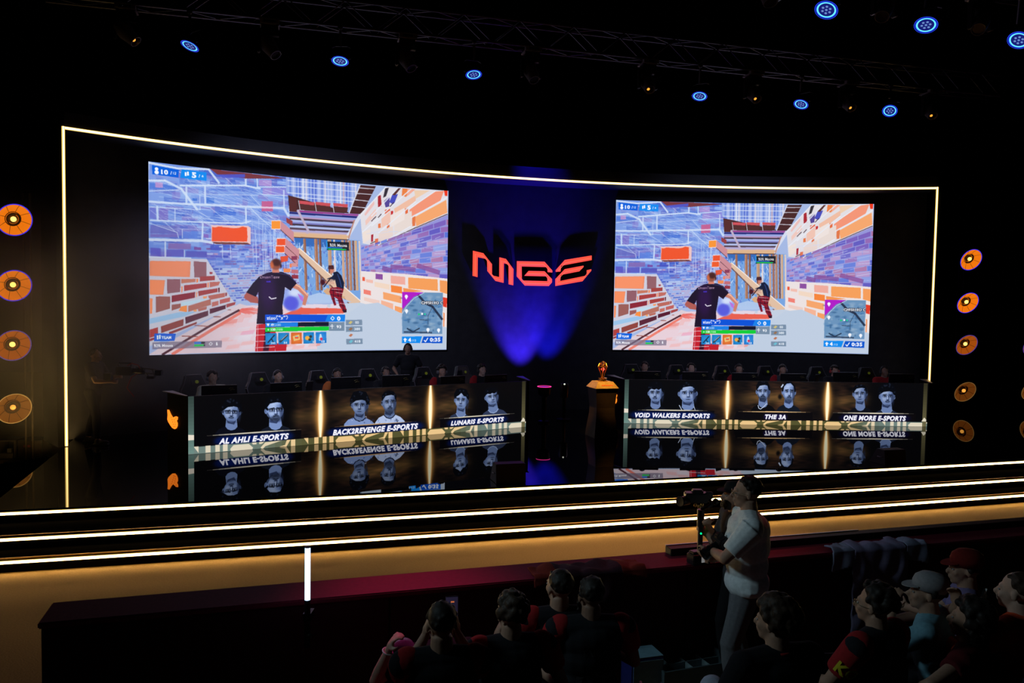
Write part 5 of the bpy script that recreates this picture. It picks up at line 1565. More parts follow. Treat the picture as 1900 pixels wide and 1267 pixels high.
# uplight fixtures between desks and a small white spot
for i, ((px, py), Y, lab) in enumerate((((1010, 717), 16.5, 'squat round floor uplight with a magenta rim, behind the gap between the desks'), ((1047, 711), 16.9, 'small floor spotlight with a pale lens, left of the pedestal'))):
    c = at_y(px, py, Y)
    e = empty('floor_light', (c.x, c.y, 0), 0, lab, 'stage light')
    h = c.z
    if i == 0:
        mb = MB(); mb.lathe([(0, 0), (.12, 0), (.12, .04), (.05, .06), (.05, h - .22), (.13, h - .16), (.145, h), (.13, h), (.12, h - .02), (0, h - .02)], 24); mb.build('housing', SATIN, e, smooth=True, auto=35)
        mb = MB(); mb.tube([(.14 * math.cos(2 * PI * k / 28), .14 * math.sin(2 * PI * k / 28), h) for k in range(29)], .008, 6); mb.build('lit_rim', mat('magenta_rim', (0.3, 0.02, 0.1), 0.4, emit=(1.0, 0.04, 0.35), estr=1.2, var=0), e)
        mb = MB(); mb.lathe([(0, h - .012), (.118, h - .012)], 24); mb.build('lens', mat('violet_lens', (0.1, 0.02, 0.3), 0.4, emit=(0.12, 0.04, 1.0), estr=1.0, var=0), e, fix=False)
    else:
        mb = MB(); mb.lathe([(0, 0), (.16, 0), (.16, .03), (.04, .05), (.04, h - .3), (0, h - .3)], 20); mb.build('stand', SATIN, e)
        mb = MB(); mb.lathe([(0, h - .32), (.09, h - .3), (.10, h - .05), (.085, h), (0, h)], 20); hd = mb.build('head', SATIN, e, smooth=True, auto=35)
        mb = MB(); mb.ell((0, -.09, h - .01), (.018, .01, .018)); mb.build('lens', mat('pale_lens', (.5, .5, .5), 0.3, emit=(0.9, 0.95, 0.8), estr=0.9, var=0), hd)

# ------------------------------------------------------------------ cases in the haze at the left
CASEM = mat('flight_case_tan', (0.25, 0.21, 0.16), 0.6)
cx = at_y(47, 851, 14.2)
c = at_z(47, 868, -0.0)
e = empty('equipment_case', (-8.95, 14.25, -0.45), .12, 'low open equipment case with a pale lit tray, at the left behind the stage edge', 'case')
mb = MB()
for x in (-.15, .15): mb.box((x, 0, .17), (.014, .45, .34))
mb.box((0, .22, .17), (.30, .014, .34)); mb.box((0, 0, .008), (.30, .45, .016)); mb.box((0, 0, .337), (.31, .46, .014)); mb.build('body', CASEM, e)
mb = MB(); mb.box((0, -.12, .06), (.22, .16, .09)); mb.box((.02, -.1, .14), (.07, .07, .08)); mb.build('tray_contents', mat('pale_case_contents', (.6, .58, .5), .5), e)
e = empty('equipment_case', (-8.55, 14.3, -0.45), .12, 'low dark equipment case with a red label and metal edges, beside the open one', 'case')
mb = MB(); mb.box((0, 0, .18), (.40, .42, .32)); mb.build('body', mat('flight_case_dark', (0.10, 0.07, 0.05), 0.6), e, bevel=.006)
mb = MB()
for x in (-.2, .2): mb.box((x, -.21, .18), (.014, .014, .33))
for z in (.02, .34): mb.box((0, -.21, z), (.41, .014, .014))
mb.build('edge_trim', GREYMETAL, e)
mb = MB(); mb.box((-.05, -.214, .24), (.11, .006, .04)); mb.build('red_label', mat('red_label', (.4, .05, .03), .5), e)
# low glowing flood that lights the smoke
e = empty('flood_light', (-7.45, 12.85, -0.45), .5, 'small low flood light at the foot of the light frame, left end of the stage', 'stage light')
mb = MB(); mb.box((0, 0, .035), (.16, .10, .05)); mb.build('housing', SATIN, e, bevel=.006)
mb = MB(); mb.box((0, .0, .0615), (.12, .06, .003)); mb.build('lens', mat('warm_flood_lens', (.5, .4, .2), .4, emit=(1, .6, .2), estr=2.0, var=0), e)

# ------------------------------------------------------------------ barrier in front of the audience
BA = Vector((-2.90, 4.87, -0.45)); BANG = math.radians(16.9)
BURG = mat('burgundy_cloth', (0.20, 0.012, 0.035), 0.75, var=.1, scale=30, spec=0.3)
BURGD = mat('dark_burgundy_board', (0.055, 0.010, 0.016), 0.6, var=.1, spec=0.2)
bar_e = empty('barrier', BA, BANG, 'long low barrier with a burgundy cloth top between the carpet and the audience', 'barrier')
BL = 13.0
for i in range(6):
    x0 = [0, 2.17, 4.5, 6.8, 9.1, 11.4, 13.0][i]; x1 = [0, 2.17, 4.5, 6.8, 9.1, 11.4, 13.0][i + 1]
    mb = MB(); mb.box(((x0 + x1) / 2, .165, .43), (x1 - x0 - .012, .32, .86)); mb.build('panel', BURGD, bar_e, bevel=.004)
mb = MB(); mb.box((BL / 2, .165, .88), (BL + .02, .36, .04)); mb.build('top_cloth', BURG, bar_e, bevel=.008)
def barw(x, y, z): 
    c, s_ = math.cos(BANG), math.sin(BANG)
    return Vector((BA.x + x * c - y * s_, BA.y + x * s_ + y * c, z))
# black rail lying along the back edge of the barrier, right part
q = at_z(1242, 1026, 0.47)
rx = (q - BA).dot(Vector((math.cos(BANG), math.sin(BANG), 0)))
e = empty('cable_ramp', barw(rx, .27, .45), BANG, 'long black rail with a painted highlight along its top edge, lying on the right part of the barrier', 'rail')
mb = MB(); mb.box((4.2, 0, .03), (8.4, .10, .06)); mb.build('rail_body', BLACK, e, bevel=.005)
mb = MB(); mb.box((.95, .045, .063), (1.9, .012, .008)); mb.build('rail_highlight', mat('rail_highlight_pale', (.75, .75, .75), .3, .4), e)  # pale bar stands in for the highlight on the glossy rail
# light tube clamped to the front of the barrier
a = at_y(570.5, 1113, 5.08); b = at_y(570, 1015, 5.08)
e = empty('light_tube', (a.x, a.y, a.z - .25), 0, 'upright glowing white-blue light tube clamped to the front of the barrier', 'light tube')
mb = MB(); mb.cyl((0, 0, .25), (0, 0, .25 + (b.z - a.z)), .0175, n=16); mb.build('tube', mat('tube_light_white', (.8, .8, .8), .4, emit=(0.55, 0.85, 1.3), estr=2.4, var=0), e, smooth=True, auto=40)
mb = MB(); mb.cyl((0, 0, .10), (0, 0, .252), .02, n=12); mb.cyl((0, 0, .248 + (b.z - a.z)), (0, 0, .256 + (b.z - a.z)), .02, n=12); mb.build('end_cap', BLACK, e)
mb = MB(); mb.box((0, .03, .14), (.05, .10, .05)); mb.box((0, .0, .02), (.03, .03, .16)); mb.ell((.02, -.02, .02), (.02, .02, .02)); mb.build('clamp', SATIN, e)
# small black device with a white label on the barrier
q = at_z(1296, 1040, .47)
e = empty('battery_pack', (q.x, q.y, .45), BANG + .1, 'small black device with a white label on the barrier, below the gimbal', 'device')
mb = MB(); mb.box((0, 0, .04), (.16, .10, .08)); mb.box((-.02, .01, .09), (.09, .07, .02)); mb.build('body', PLASTIC, e, bevel=.006)
mb = MB(); mb.box((.02, -.0515, .045), (.055, .003, .05)); mb.build('label_plate', mat('white_label', (.8, .8, .8), .5, emit=(.6, .6, .6), estr=.25, var=0), e)
# ------------------------------------------------------------------ people
def remesh(mb, voxel, smooth=4, name='m'):
    me = mb.mesh('tmp')
    bm = bmesh.new(); bm.from_mesh(me); bmesh.ops.recalc_face_normals(bm, faces=bm.faces); bm.to_mesh(me); bm.free()
    ob = bpy.data.objects.new('tmp', me); C.objects.link(ob)
    m = ob.modifiers.new('r', 'REMESH'); m.mode = 'VOXEL'; m.voxel_size = voxel; m.use_smooth_shade = True
    if smooth:
        k = ob.modifiers.new('s', 'SMOOTH'); k.factor = 0.5; k.iterations = smooth
    dg = bpy.context.evaluated_depsgraph_get()
    out = bpy.data.meshes.new_from_object(ob.evaluated_get(dg))
    bpy.data.objects.remove(ob); bpy.data.meshes.remove(me)
    out.name = name
    out.materials.clear()
    out.polygons.foreach_set('use_smooth', [True] * len(out.polygons))
    return out

def link_mesh(me, name, m, parent):
    for x in (m if isinstance(m, (list, tuple)) else [m]): me.materials.append(x)
    o = bpy.data.objects.new(name, me); C.objects.link(o); o.parent = parent
    return o

def skin(name, c): return mat('skin_' + name, c, 0.55, spec=0.35, var=.06, scale=40)
SK_A = skin('tan', (0.42, 0.24, 0.16)); SK_B = skin('brown', (0.24, 0.13, 0.085)); SK_C = skin('light', (0.55, 0.34, 0.25))
def cloth(name, c, **k): return mat('cloth_' + name, c, 0.9, spec=0.15, var=.1, scale=50, **k)
HAIRM = mat('hair_dark', (0.018, 0.013, 0.010), 0.6, spec=0.3, var=.4, scale=120)
HAIRB = mat('hair_brown', (0.045, 0.026, 0.016), 0.6, spec=0.3, var=.4, scale=120)
EYEW = mat('eye_white', (0.35, 0.33, 0.31), 0.3, var=0); EYED = mat('eye_dark', (0.01, 0.008, 0.006), 0.2, var=0)

def ik(a, b, l1, l2, hint):
    """middle joint of a two-bone chain from a to b, bending towards hint; b is pulled in when out of reach"""
    d = b - a
    L = d.length
    if L > (l1 + l2) * .995:
        b = a + d.normalized() * (l1 + l2) * .995; d = b - a; L = d.length
    u = d.normalized()
    h = Vector(hint) - u * Vector(hint).dot(u)
    h.normalize()
    x = (l1 * l1 - l2 * l2 + L * L) / (2 * L)
    y = math.sqrt(max(l1 * l1 - x * x, 0))
    return a + u * x + h * y, b

def person(name_label, locw, yaw, H=1.75, sit=False, seat=.46, lean=0.0, side=0.0, twist=0.0, head=(0, 0), hl=None, hr=None, el=(-.5, -.4, -.6), er=(.5, -.4, -.6),
           fl=None, fr=None, curl=.5, skinm=None, shirt=None, sleeve=None, sleeve_len=.55, pants=None, shoes=None, hair='short', hairm=None, cap=None, glasses=False, beard=False,
           voxel=.009, pelvis_z=None, build=1.0, legs=True, headphones=None, group=None, fingers=True, kl=(-.15, 1, .2), kr=(.15, 1, .2), short_pants=False, hlw=None, hrw=None, hdl=None, hdr=None, neckc=None):
    skinm = skinm or SK_A; hairm = hairm or HAIRM
    k = H / 1.75
    root = empty('person', locw, yaw, name_label, 'person', group)
    hp = pelvis_z if pelvis_z is not None else (seat + .09 if sit else .952 * k)
    Pv = Vector((0, 0, hp))
    Rt = Matrix.Rotation(-lean, 3, 'X') @ Matrix.Rotation(side, 3, 'Y')
    Rs = Rt @ Matrix.Rotation(twist, 3, 'Z')
    def T(x, y, z, R=None): return Pv + (R or Rt) @ Vector((x, y, z)) * k
    neckb = T(0, -.01, .50, Rs)
    shl, shr = T(-.185 * build, -.01, .455, Rs), T(.185 * build, -.01, .455, Rs)
    hy, hpit = head
    Rh = Matrix.Rotation(hy, 3, 'Z') @ Matrix.Rotation(-hpit, 3, 'X')
    skull = neckb + Rs @ Vector((0, .016, .052)) * k + Rh @ Vector((0, .0, .016)) * k
    def Hd(x, y, z): return skull + Rh @ Vector((x, y, z)) * k * 1.0
    # default hands and feet
    if hl is None: hl = (-.26 * k, .30, hp + .06) if sit else (-.27 * k, .05, hp - .12)
    if hr is None: hr = (.26 * k, .30, hp + .06) if sit else (.27 * k, .05, hp - .12)
    hl, hr = Vector(hl), Vector(hr)
    Ri = Matrix.Rotation(-yaw, 3, 'Z')
    if hlw is not None: hl = Ri @ (Vector(hlw) - Vector(locw))
    if hrw is not None: hr = Ri @ (Vector(hrw) - Vector(locw))
    L1, L2 = .285 * k, .255 * k
    ell_, hl = ik(shl, hl, L1, L2, el); err_, hr = ik(shr, hr, L1, L2, er)
    hipl, hipr = T(-.09, 0, -.02, Matrix.Identity(3)), T(.09, 0, -.02, Matrix.Identity(3))
    if fl is None: fl = (-.14, .46, .08) if sit else (-.12, 0, .08)
    if fr is None: fr = (.14, .46, .08) if sit else (.12, .02, .08)
    knl, fl = ik(hipl, Vector(fl), .43 * k, .43 * k, kl); knr, fr = ik(hipr, Vector(fr), .43 * k, .43 * k, kr)

    def torso(mb, g=0.0):
        b_ = build
        for c, r, R in (((0, 0, 0.0), (.155, .115, .11), Rt), ((0, .0, .13), (.140, .108, .13), Rt), ((0, .0, .28), (.158, .118, .16), Rs), ((0, -.01, .39), (.168, .108, .11), Rs)):
            mb.ell(T(*c, R), tuple((q * (b_ if i == 0 else (1 + (b_ - 1) * .8 if i == 1 else 1)) + g) * k for i, q in enumerate(r)), R, 16, 10)
        for s_ in (shl, shr):
            mb.cyl(T(0, -.01, .452, Rs), s_, (.082 + g) * k, (.060 + g) * k, 12)
            mb.ell(s_, ((.062 + g) * k,) * 3, n=12)
        mb.cyl(T(0, -.015, .44, Rs), neckb, (.085 + g) * k, (.062 + g * .4) * k, 12)
    def leg(mb, hip, kn, ft, g=0.0, end=1.0, flare=0.0):
        mb.ell(hip, ((.098 + g) * k,) * 3, n=12)
        mb.cyl(hip, kn, (.088 + g) * k, (.058 + g) * k, 12); mb.ell(kn, ((.060 + g) * k,) * 3, n=12)
        e = kn + (ft - kn) * end
        m_ = kn + (ft - kn) * .3
        mb.cyl(kn, m_, (.056 + g) * k, (.056 + g + flare) * k, 12); mb.cyl(m_, e, (.056 + g + flare) * k, (.056 + (.036 - .056) * end + g + flare) * k, 12)
    # ---- body, one continuous surface
    mb = MB()
    torso(mb)
    mb.cyl(neckb - (skull - neckb) * .3, skull + Rh @ Vector((0, -.012, .03)) * k, .066 * k, .058 * k, 14)
    # head
    hh = [((0, -.012, .118), (.074, .094, .088)), ((0, .032, .072), (.061, .062, .086)), ((0, .046, .012), (.040, .044, .034)), ((0, .070, -.004), (.022, .020, .018)), ((0, .078, .108), (.050, .018, .012)),
          ((-.036, .066, .062), (.022, .022, .022)), ((.036, .066, .062), (.022, .022, .022)), ((0, .092, .034), (.024, .013, .007)), ((0, .090, .022), (.020, .013, .008)),
          ((-.076, -.004, .076), (.010, .020, .030)), ((.076, -.004, .076), (.010, .020, .030))]
    for c, r in hh: mb.ell(Hd(*c), tuple(q * k for q in r), Rh, 14, 10)
    mb.cyl(Hd(0, .088, .098), Hd(0, .114, .060), .008 * k, .013 * k, 8); mb.ell(Hd(0, .112, .056), (.015 * k, .012 * k, .010 * k), Rh)
    # arms and hands
    hands = []
    for side_, sh, elb, wr, hd in ((-1, shl, ell_, hl, hdl), (1, shr, err_, hr, hdr)):
        mb.cyl(sh, elb, .050 * k * build, .040 * k, 12); mb.ell(elb, (.042 * k,) * 3, n=10)
        mid = elb + (wr - elb) * .3
        mb.cyl(elb, mid, .040 * k, .042 * k, 12); mb.cyl(mid, wr, .042 * k, .026 * k, 12)
        d = Vector(hd).normalized() if hd is not None else (wr - elb).normalized()
        # palm faces inwards
        inn = Vector((-side_, 0, 0)); inn = (inn - d * inn.dot(d))
        inn = inn.normalized() if inn.length > .1 else Vector((0, 0, -1))
        up = d.cross(inn) * side_
        if up.z < 0 and abs(up.z) > .3: up = -up
        pc = wr + d * .045 * k
        Rm = Matrix((up, inn, d)).transposed()
        mb.cyl(wr, pc, .024 * k, .026 * k, 10)
        mb.ell(pc, (.040 * k, .018 * k, .050 * k), Rm, 12, 8)
        if fingers:
            for j in range(4):
                off = (1.5 - j) * .0205 * k
                ln = (.070, .078, .072, .056)[j] * k
                b0 = pc + d * .036 * k + up * off
                d1 = (d * math.cos(curl * .7) + inn * math.sin(curl * .7)).normalized()
                d2 = (d * math.cos(curl * 1.9) + inn * math.sin(curl * 1.9)).normalized()
                b1 = b0 + d1 * ln * .5; b2 = b1 + d2 * ln * .5
                mb.cyl(b0, b1, .0098 * k, .0092 * k, 8); mb.cyl(b1, b2, .0092 * k, .0078 * k, 8); mb.ell(b1, (.0095 * k,) * 3, n=8, m=6); mb.ell(b2, (.008 * k,) * 3, n=8, m=6)
            t0 = pc - d * .02 * k + up * .026 * k
            t1 = t0 + (d * .5 + up * .75 + inn * .35).normalized() * .036 * k
            t2 = t1 + (d * .85 + up * .1 + inn * .6).normalized() * .032 * k
            mb.cyl(t0, t1, .0125 * k, .0105 * k, 8); mb.cyl(t1, t2, .0105 * k, .0085 * k, 8); mb.ell(t2, (.0088 * k,) * 3, n=8, m=6); mb.ell(t1, (.0108 * k,) * 3, n=8, m=6)
        else:
            mb.ell(pc + d * .04 * k + inn * .01 * k, (.038 * k, .022 * k, .036 * k), Rm, 10, 8)
        hands.append((wr, pc, d, up, inn))
    if legs:
        for hip, kn, ft in ((hipl, knl, fl), (hipr, knr, fr)):
            leg(mb, hip, kn, ft)
            fd = Vector((0, 1, 0))
            mb.cyl(ft, ft + fd * .12 * k - Vector((0, 0, .04)), .034 * k, .030 * k, 10)
    body = link_mesh(remesh(mb, voxel, 4, 'body'), 'body', skinm, root)
    # ---- eyes
    for s_ in (-1, 1):
        e_ = MB(); e_.ell(Hd(s_ * .030, .0835, .086), (.0135 * k, .0085 * k, .0062 * k), Rh, 10, 8); e_.mat(1).ell(Hd(s_ * .030, .0895, .086), (.0052 * k, .004 * k, .0052 * k), Rh, 8, 6)
        e_.build('eye', [EYEW, EYED], body, smooth=True)
    # ---- shirt
    if shirt:
        mb = MB(); torso(mb, .016)
        mb.ell(T(0, 0, -.02, Rt), (.176 * build * k, .136 * k, .085 * k), Rt, 16, 8)
        sl = sleeve is None
        def sleeves(m2):
            for sh, elb, wr in ((shl, ell_, hl), (shr, err_, hr)):
                m2.ell(sh, (.080 * k,) * 3, n=12)
                if sleeve_len <= 1:
                    e = sh + (elb - sh) * sleeve_len
                    m2.cyl(sh, e, .072 * k * build, .068 * k, 12)
                else:
                    m2.cyl(sh, elb, .070 * k, .058 * k, 12); m2.ell(elb, (.058 * k,) * 3, n=10)
                    m2.cyl(elb, elb + (wr - elb) * (sleeve_len - 1), .058 * k, .040 * k, 12)
        sleeves(mb) if sl else None
        so = link_mesh(remesh(mb, voxel * 1.15, 5, 'shirt'), 'shirt', shirt, root)
        if not sl:
            for q, (sh, elb, wr) in enumerate(((shl, ell_, hl), (shr, err_, hr))):
                m2 = MB(); m2.ell(sh + (sh - neckb) * -.12, (.086 * k, .084 * k, .086 * k), n=12)
                e = sh + (elb - sh) * sleeve_len
                m2.cyl(sh, e, .0815 * k, .073 * k, 12)
                link_mesh(remesh(m2, voxel * 1.15, 4, 'sleeve'), 'sleeve', sleeve, so)
        if neckc:
            m2 = MB(); ax = (skull - neckb).normalized()
            q = ax.to_track_quat('Z', 'Y')
            m2.tube([neckb + ax * -.008 * k + q @ Vector((.068 * k * math.cos(2 * PI * i / 20), .068 * k * math.sin(2 * PI * i / 20), 0)) for i in range(21)], .012 * k, 6)
            m2.build('collar', neckc, so, smooth=True)
    # ---- trousers and shoes
    if pants and legs:
        mb = MB()
        mb.ell(T(0, 0, -.02, Rt), (.166 * build * k, .126 * k, .11 * k), Rt, 16, 10)
        for hip, kn, ft in ((hipl, knl, fl), (hipr, knr, fr)):
            leg(mb, hip, kn, ft, .016, .12 if short_pants else .93, .006)
        link_mesh(remesh(mb, voxel * 1.2, 4, 'trousers'), 'trousers', pants, root)
        for ft in (fl, fr):
            m2 = MB(); m2.ell(ft + Vector((0, .07, -.035)), (.048, .125, .042)); m2.ell(ft + Vector((0, 0, -.02)), (.046, .05, .055)); m2.box(ft + Vector((0, .06, -.067)), (.088, .25, .024))
            link_mesh(remesh(m2, .010, 2, 'shoe'), 'shoe', shoes or BLACK, root)
    # ---- hair
    R_ = random.Random(sum(map(ord, name_label)))
    if hair != 'bald' and hair:
        mb = MB()
        lump, rad, low = {'short': (60, .020, .07), 'crop': (40, .013, .075), 'curly': (150, .026, .06), 'long': (120, .026, .03), 'messy': (100, .023, .06)}[hair]
        mb.ell(Hd(0, -.022, .118 if cap else .128), (.076 * k, .090 * k, (.070 if cap else .084) * k), Rh, 16, 10)
        for i in range(lump):
            th = R_.uniform(0, 2 * PI); z = R_.uniform(-.35, 1)
            r = math.sqrt(max(0, 1 - z * z))
            x, y = r * math.cos(th), r * math.sin(th)
            if y > .45 and z < .55: continue
            if cap and z > .15: continue
            if y > .1 and z < .1: continue
            sc = {'short': 1.0, 'crop': .97, 'curly': 1.16, 'long': 1.1, 'messy': 1.08}[hair]
            mb.ell(Hd(x * .076 * sc, y * .096 * sc - .014, z * .088 * sc + .120), (rad * k * R_.uniform(.7, 1.25),) * 3, n=8, m=6)
        if hair == 'long':
            for i in range(60):
                a = R_.uniform(PI * .95, PI * 2.05)
                mb.ell(Hd(.080 * math.cos(a), .085 * math.sin(a) - .01, R_.uniform(-.10, .10)), (.020 * k,) * 3, n=8, m=6)
        link_mesh(remesh(mb, max(voxel * .85, .006), 1 if hair in ('curly', 'messy') else 3, 'hair'), 'hair', hairm, body)
    if beard:
        mb = MB()
        for i in range(80):
            a = R_.uniform(.12, PI - .12); z = R_.uniform(-.02, .045)
            y = math.sin(a) * .060 + .036
            if abs(math.cos(a)) < .35 and z > .025: continue
            mb.ell(Hd(math.cos(a) * .062, y, z), (.011 * k,) * 3, n=8, m=6)
        link_mesh(remesh(mb, .006, 1, 'beard'), 'beard', hairm, body)
    if cap:
        mb = MB()
        mb.lathe([(.090 * k, -.02 * k), (.092 * k, .02 * k), (.082 * k, .055 * k), (.055 * k, .080 * k), (.0, .092 * k)], 20, Matrix.Translation(Hd(0, -.012, .135)) @ Rh.to_4x4() @ Matrix.Diagonal((1, 1.18, 1, 1)))
        co = mb.build('cap', cap, body, smooth=True)
        co.modifiers.new('thick', 'SOLIDIFY').thickness = .004
        m2 = MB(); pts = [(math.cos(a) * .072, math.sin(a) * .085 + .068) for a in [i * PI / 12 for i in range(13)]]
        up_ = [Hd(x, y, .128 - (y - .07) * .22) for x, y in pts]
        m2.prism(up_, Rh @ Vector((0, 0, .006))); m2.build('cap_brim', cap, co)
    if glasses:
        mb = MB()
        for s_ in (-1, 1):
            mb.tube([Hd(s_ * .031 + .021 * math.cos(2 * PI * i / 14), .104, .083 + .018 * math.sin(2 * PI * i / 14)) for i in range(15)], .0016, 5)
            mb.tube([Hd(s_ * .052, .102, .088), Hd(s_ * .075, .06, .088), Hd(s_ * .082, .0, .085)], .0018, 5)
        mb.tube([Hd(-.010, .105, .086), Hd(.010, .105, .086)], .0018, 5)
        mb.build('glasses', mat('glasses_metal', (.5, .42, .25), .25, .9, var=0), body)
    if headphones:
        mb = MB(); mb.tube([Hd(.092 * math.cos(a), -.005, .085 + .135 * math.sin(a)) for a in [i * PI / 16 for i in range(17)]], .010 * k, 8)
        hpo = mb.build('headphones', headphones, body, smooth=True)
        for s_ in (-1, 1):
            m2 = MB(); m2.cyl(Hd(s_ * .078, -.005, .078), Hd(s_ * .108, -.005, .078), .038 * k, .032 * k, 14); m2.build('ear_cup', headphones, hpo, smooth=True, auto=40)
    return root, dict(hands=hands, Hd=Hd, T=T, Rs=Rs, k=k, shl=shl, shr=shr, ell=ell_, err=err_, body=body, skull=skull, neckb=neckb, knl=knl, knr=knr, root=root)

# ------------------------------------------------------------------ chairs
GCH = mat('gaming_chair_leather', (0.020, 0.019, 0.022), 0.38)
GPIP = mat('gaming_chair_piping', (0.14, 0.12, 0.14), 0.5)
LIME = mat('lime_logo', (0.45, 0.5, 0.03), 0.5, emit=(.35, .45, .02), estr=.04, var=0)
gch = empty('gaming_chair')
mb = MB(); mb.box((0, .02, .47), (.50, .50, .10)); mb.build('seat', GCH, gch, bevel=.03)
mb = MB()
out = [(-.20, .50), (-.25, .62), (-.24, .80), (-.27, 1.0), (-.20, 1.12), (-.14, 1.30), (.14, 1.30), (.20, 1.12), (.27, 1.0), (.24, .80), (.25, .62), (.20, .50)]
mb.prism([(x, -.20 - (z - .5) * .18, z) for x, z in out], (0, -.09, 0)); bk_ = mb.build('backrest', GCH, gch, bevel=.02)
mb = MB(); mb.tube([(x, -.195 - (z - .5) * .18, z) for x, z in out], .007, 6); mb.build('piping', GPIP, bk_, smooth=True)
mb = MB(); mb.box((0, -.27, 1.16), (.22, .05, .13), Matrix.Rotation(.18, 3, 'X')); hr_ = mb.build('head_pillow', GCH, bk_, bevel=.02)
for s_ in (-1, 1):
    mb = MB(); mb.cyl((s_ * .30, .02, .46), (s_ * .30, .02, .66), .016, n=8); mb.box((s_ * .29, .02, .675), (.08, .26, .03)); mb.box((s_ * .275, .02, .455), (.06, .05, .02)); mb.build('armrest', PLASTIC, gch, bevel=.006)
mb = MB(); mb.cyl((0, 0, .09), (0, 0, .43), .028, n=12); mb.build('gas_column', SATIN, gch)
mb = MB()
for i in range(5):
    a = 2 * PI * i / 5; mb.tube([(0, 0, .11), (.30 * math.cos(a), .30 * math.sin(a), .07)], [.026, .016], 6)
mb.build('star_base', PLASTIC, gch)
for i in range(5):
    a = 2 * PI * i / 5; m2 = MB(); m2.cyl((.30 * math.cos(a) - .02 * math.sin(a), .30 * math.sin(a) + .02 * math.cos(a), .03), (.30 * math.cos(a) + .02 * math.sin(a), .30 * math.sin(a) - .02 * math.cos(a), .03), .03, n=12); m2.build('caster', BLACK, gch)
mb = MB(); mb.lathe([(0, 0), (.035, 0)], 16, Matrix.Translation((.0, -.238, 1.165)) @ Matrix.Rotation(-PI / 2 + .18, 4, 'X')); mb.build('logo_disc', LIME, hr_, fix=False)

# ------------------------------------------------------------------ the twelve players
WHITEHD = cloth('white_hoodie', (.50, .47, .36)); BLK = cloth('black', (.014, .014, .016)); REDJ = cloth('red_jersey', (.28, .015, .018)); NAVY = cloth('navy', (.02, .024, .05)); DGREY = cloth('dark_grey', (.05, .05, .055))
HPB = mat('headphones_black', (.03, .028, .03), .35); HPG = mat('headphones_grey', (.16, .14, .15), .35)
players = [  # desk, px, head-top y, shirt, sleeve, hair, skin, label
    (0, 395, 688, WHITEHD, None, 'messy', SK_A, 'seated player in a pale hoodie at the left end of the left desk'),
    (0, 516, 692, BLK, None, 'short', SK_A, 'seated player, head low behind the second monitor of the left desk'),
    (0, 627, 687, cloth('orange_black', (.05, .02, .01)), cloth('orange_sleeve', (.45, .12, .03)), 'short', SK_B, 'seated player with an orange sleeve behind the third monitor of the left desk'),
    (0, 716, 687, BLK, None, 'short', SK_B, 'seated player right below the standing referee'),
    (0, 821, 678, BLK, REDJ, 'curly', SK_A, 'seated player with red sleeves, second from the right end of the left desk'),
    (0, 896, 681, BLK, REDJ, 'messy', SK_C, 'seated player in red and black at the right end of the left desk'),
    (1, 1196, 671, BLK, None, 'short', SK_A, 'seated player nearest the trophy at the right desk'),
    (1, 1283, 677, NAVY, None, 'messy', SK_C, 'seated player, second from the left at the right desk'),
    (1, 1371, 679, BLK, REDJ, 'short', SK_A, 'seated player beside a lime-marked chair, third at the right desk'),
    (1, 1453, 676, DGREY, REDJ, 'short', SK_A, 'seated player with face lit orange, fourth at the right desk'),
    (1, 1549, 680, BLK, None, 'messy', SK_A, 'seated player with a red headset, fifth at the right desk'),
    (1, 1642, 684, REDJ, None, 'short', SK_B, 'seated player in a red shirt at the right end of the right desk')]
HPR = mat('headphones_red', (.35, .03, .03), .35)
for i, (k, px, py, shm, slm, hr__, sk_, lab) in enumerate(players):
    x, z = on_desk(k, px, py + 2, 1.02)
    rz = desks[k][4]
    seat = min(max(z - .835, .34), .62)
    w_ = desk_world(k, x, 1.10)
    root, I = person(lab, w_, rz + PI + random.uniform(-.15, .15), 1.72, sit=True, seat=seat, lean=.12, head=(random.uniform(-.15, .15), -.10), hl=(-.17, .44, .76), hr=(.17, .44, .76), el=(-.6, -.2, -.6), er=(.6, -.2, -.6),
                     skinm=sk_, shirt=shm, sleeve=slm, sleeve_len=1.6 if slm is None and i in (0,) else .6, pants=BLK, hair=hr__, voxel=.014, headphones=HPR if i == 10 else (HPG if i in (1, 4, 7, 9) else HPB), group='players seated at the desks', fingers=False)
    o = gch if i == 0 else copy_tree(gch)
    cx_ = desk_world(k, x - .10, 1.22)
    o.location = (cx_.x, cx_.y, max(0, seat - .52)); o.rotation_euler = (0, 0, rz + PI + random.uniform(.15, .35))
    o.location.z = 0
    o.scale = (1, 1, max(.86, min(1.1, (seat + .80 - .08) / 1.30)))
    tag(o, 'black gaming chair of the %s player from the left at the %s desk' % (['first', 'second', 'third', 'fourth', 'fifth', 'sixth'][i % 6], 'left' if k == 0 else 'right'), 'chair', 'gaming chairs behind the desks')

# ------------------------------------------------------------------ referee standing behind the left desk
def height_at(px, py, Y): return at_y(px, py, Y).z
c = at_y(757, 636, 16.55)
person('person in black standing behind the left desk, head before the big screen', (c.x, 16.55, 0), PI + .1, c.z, shirt=BLK, pants=BLK, hair='short', head=(0, -.05), skinm=SK_B, voxel=.012, sleeve_len=.75, headphones=HPB,
       hl=(-.20, .12, .95), hr=(.20, .12, .95), fingers=False)

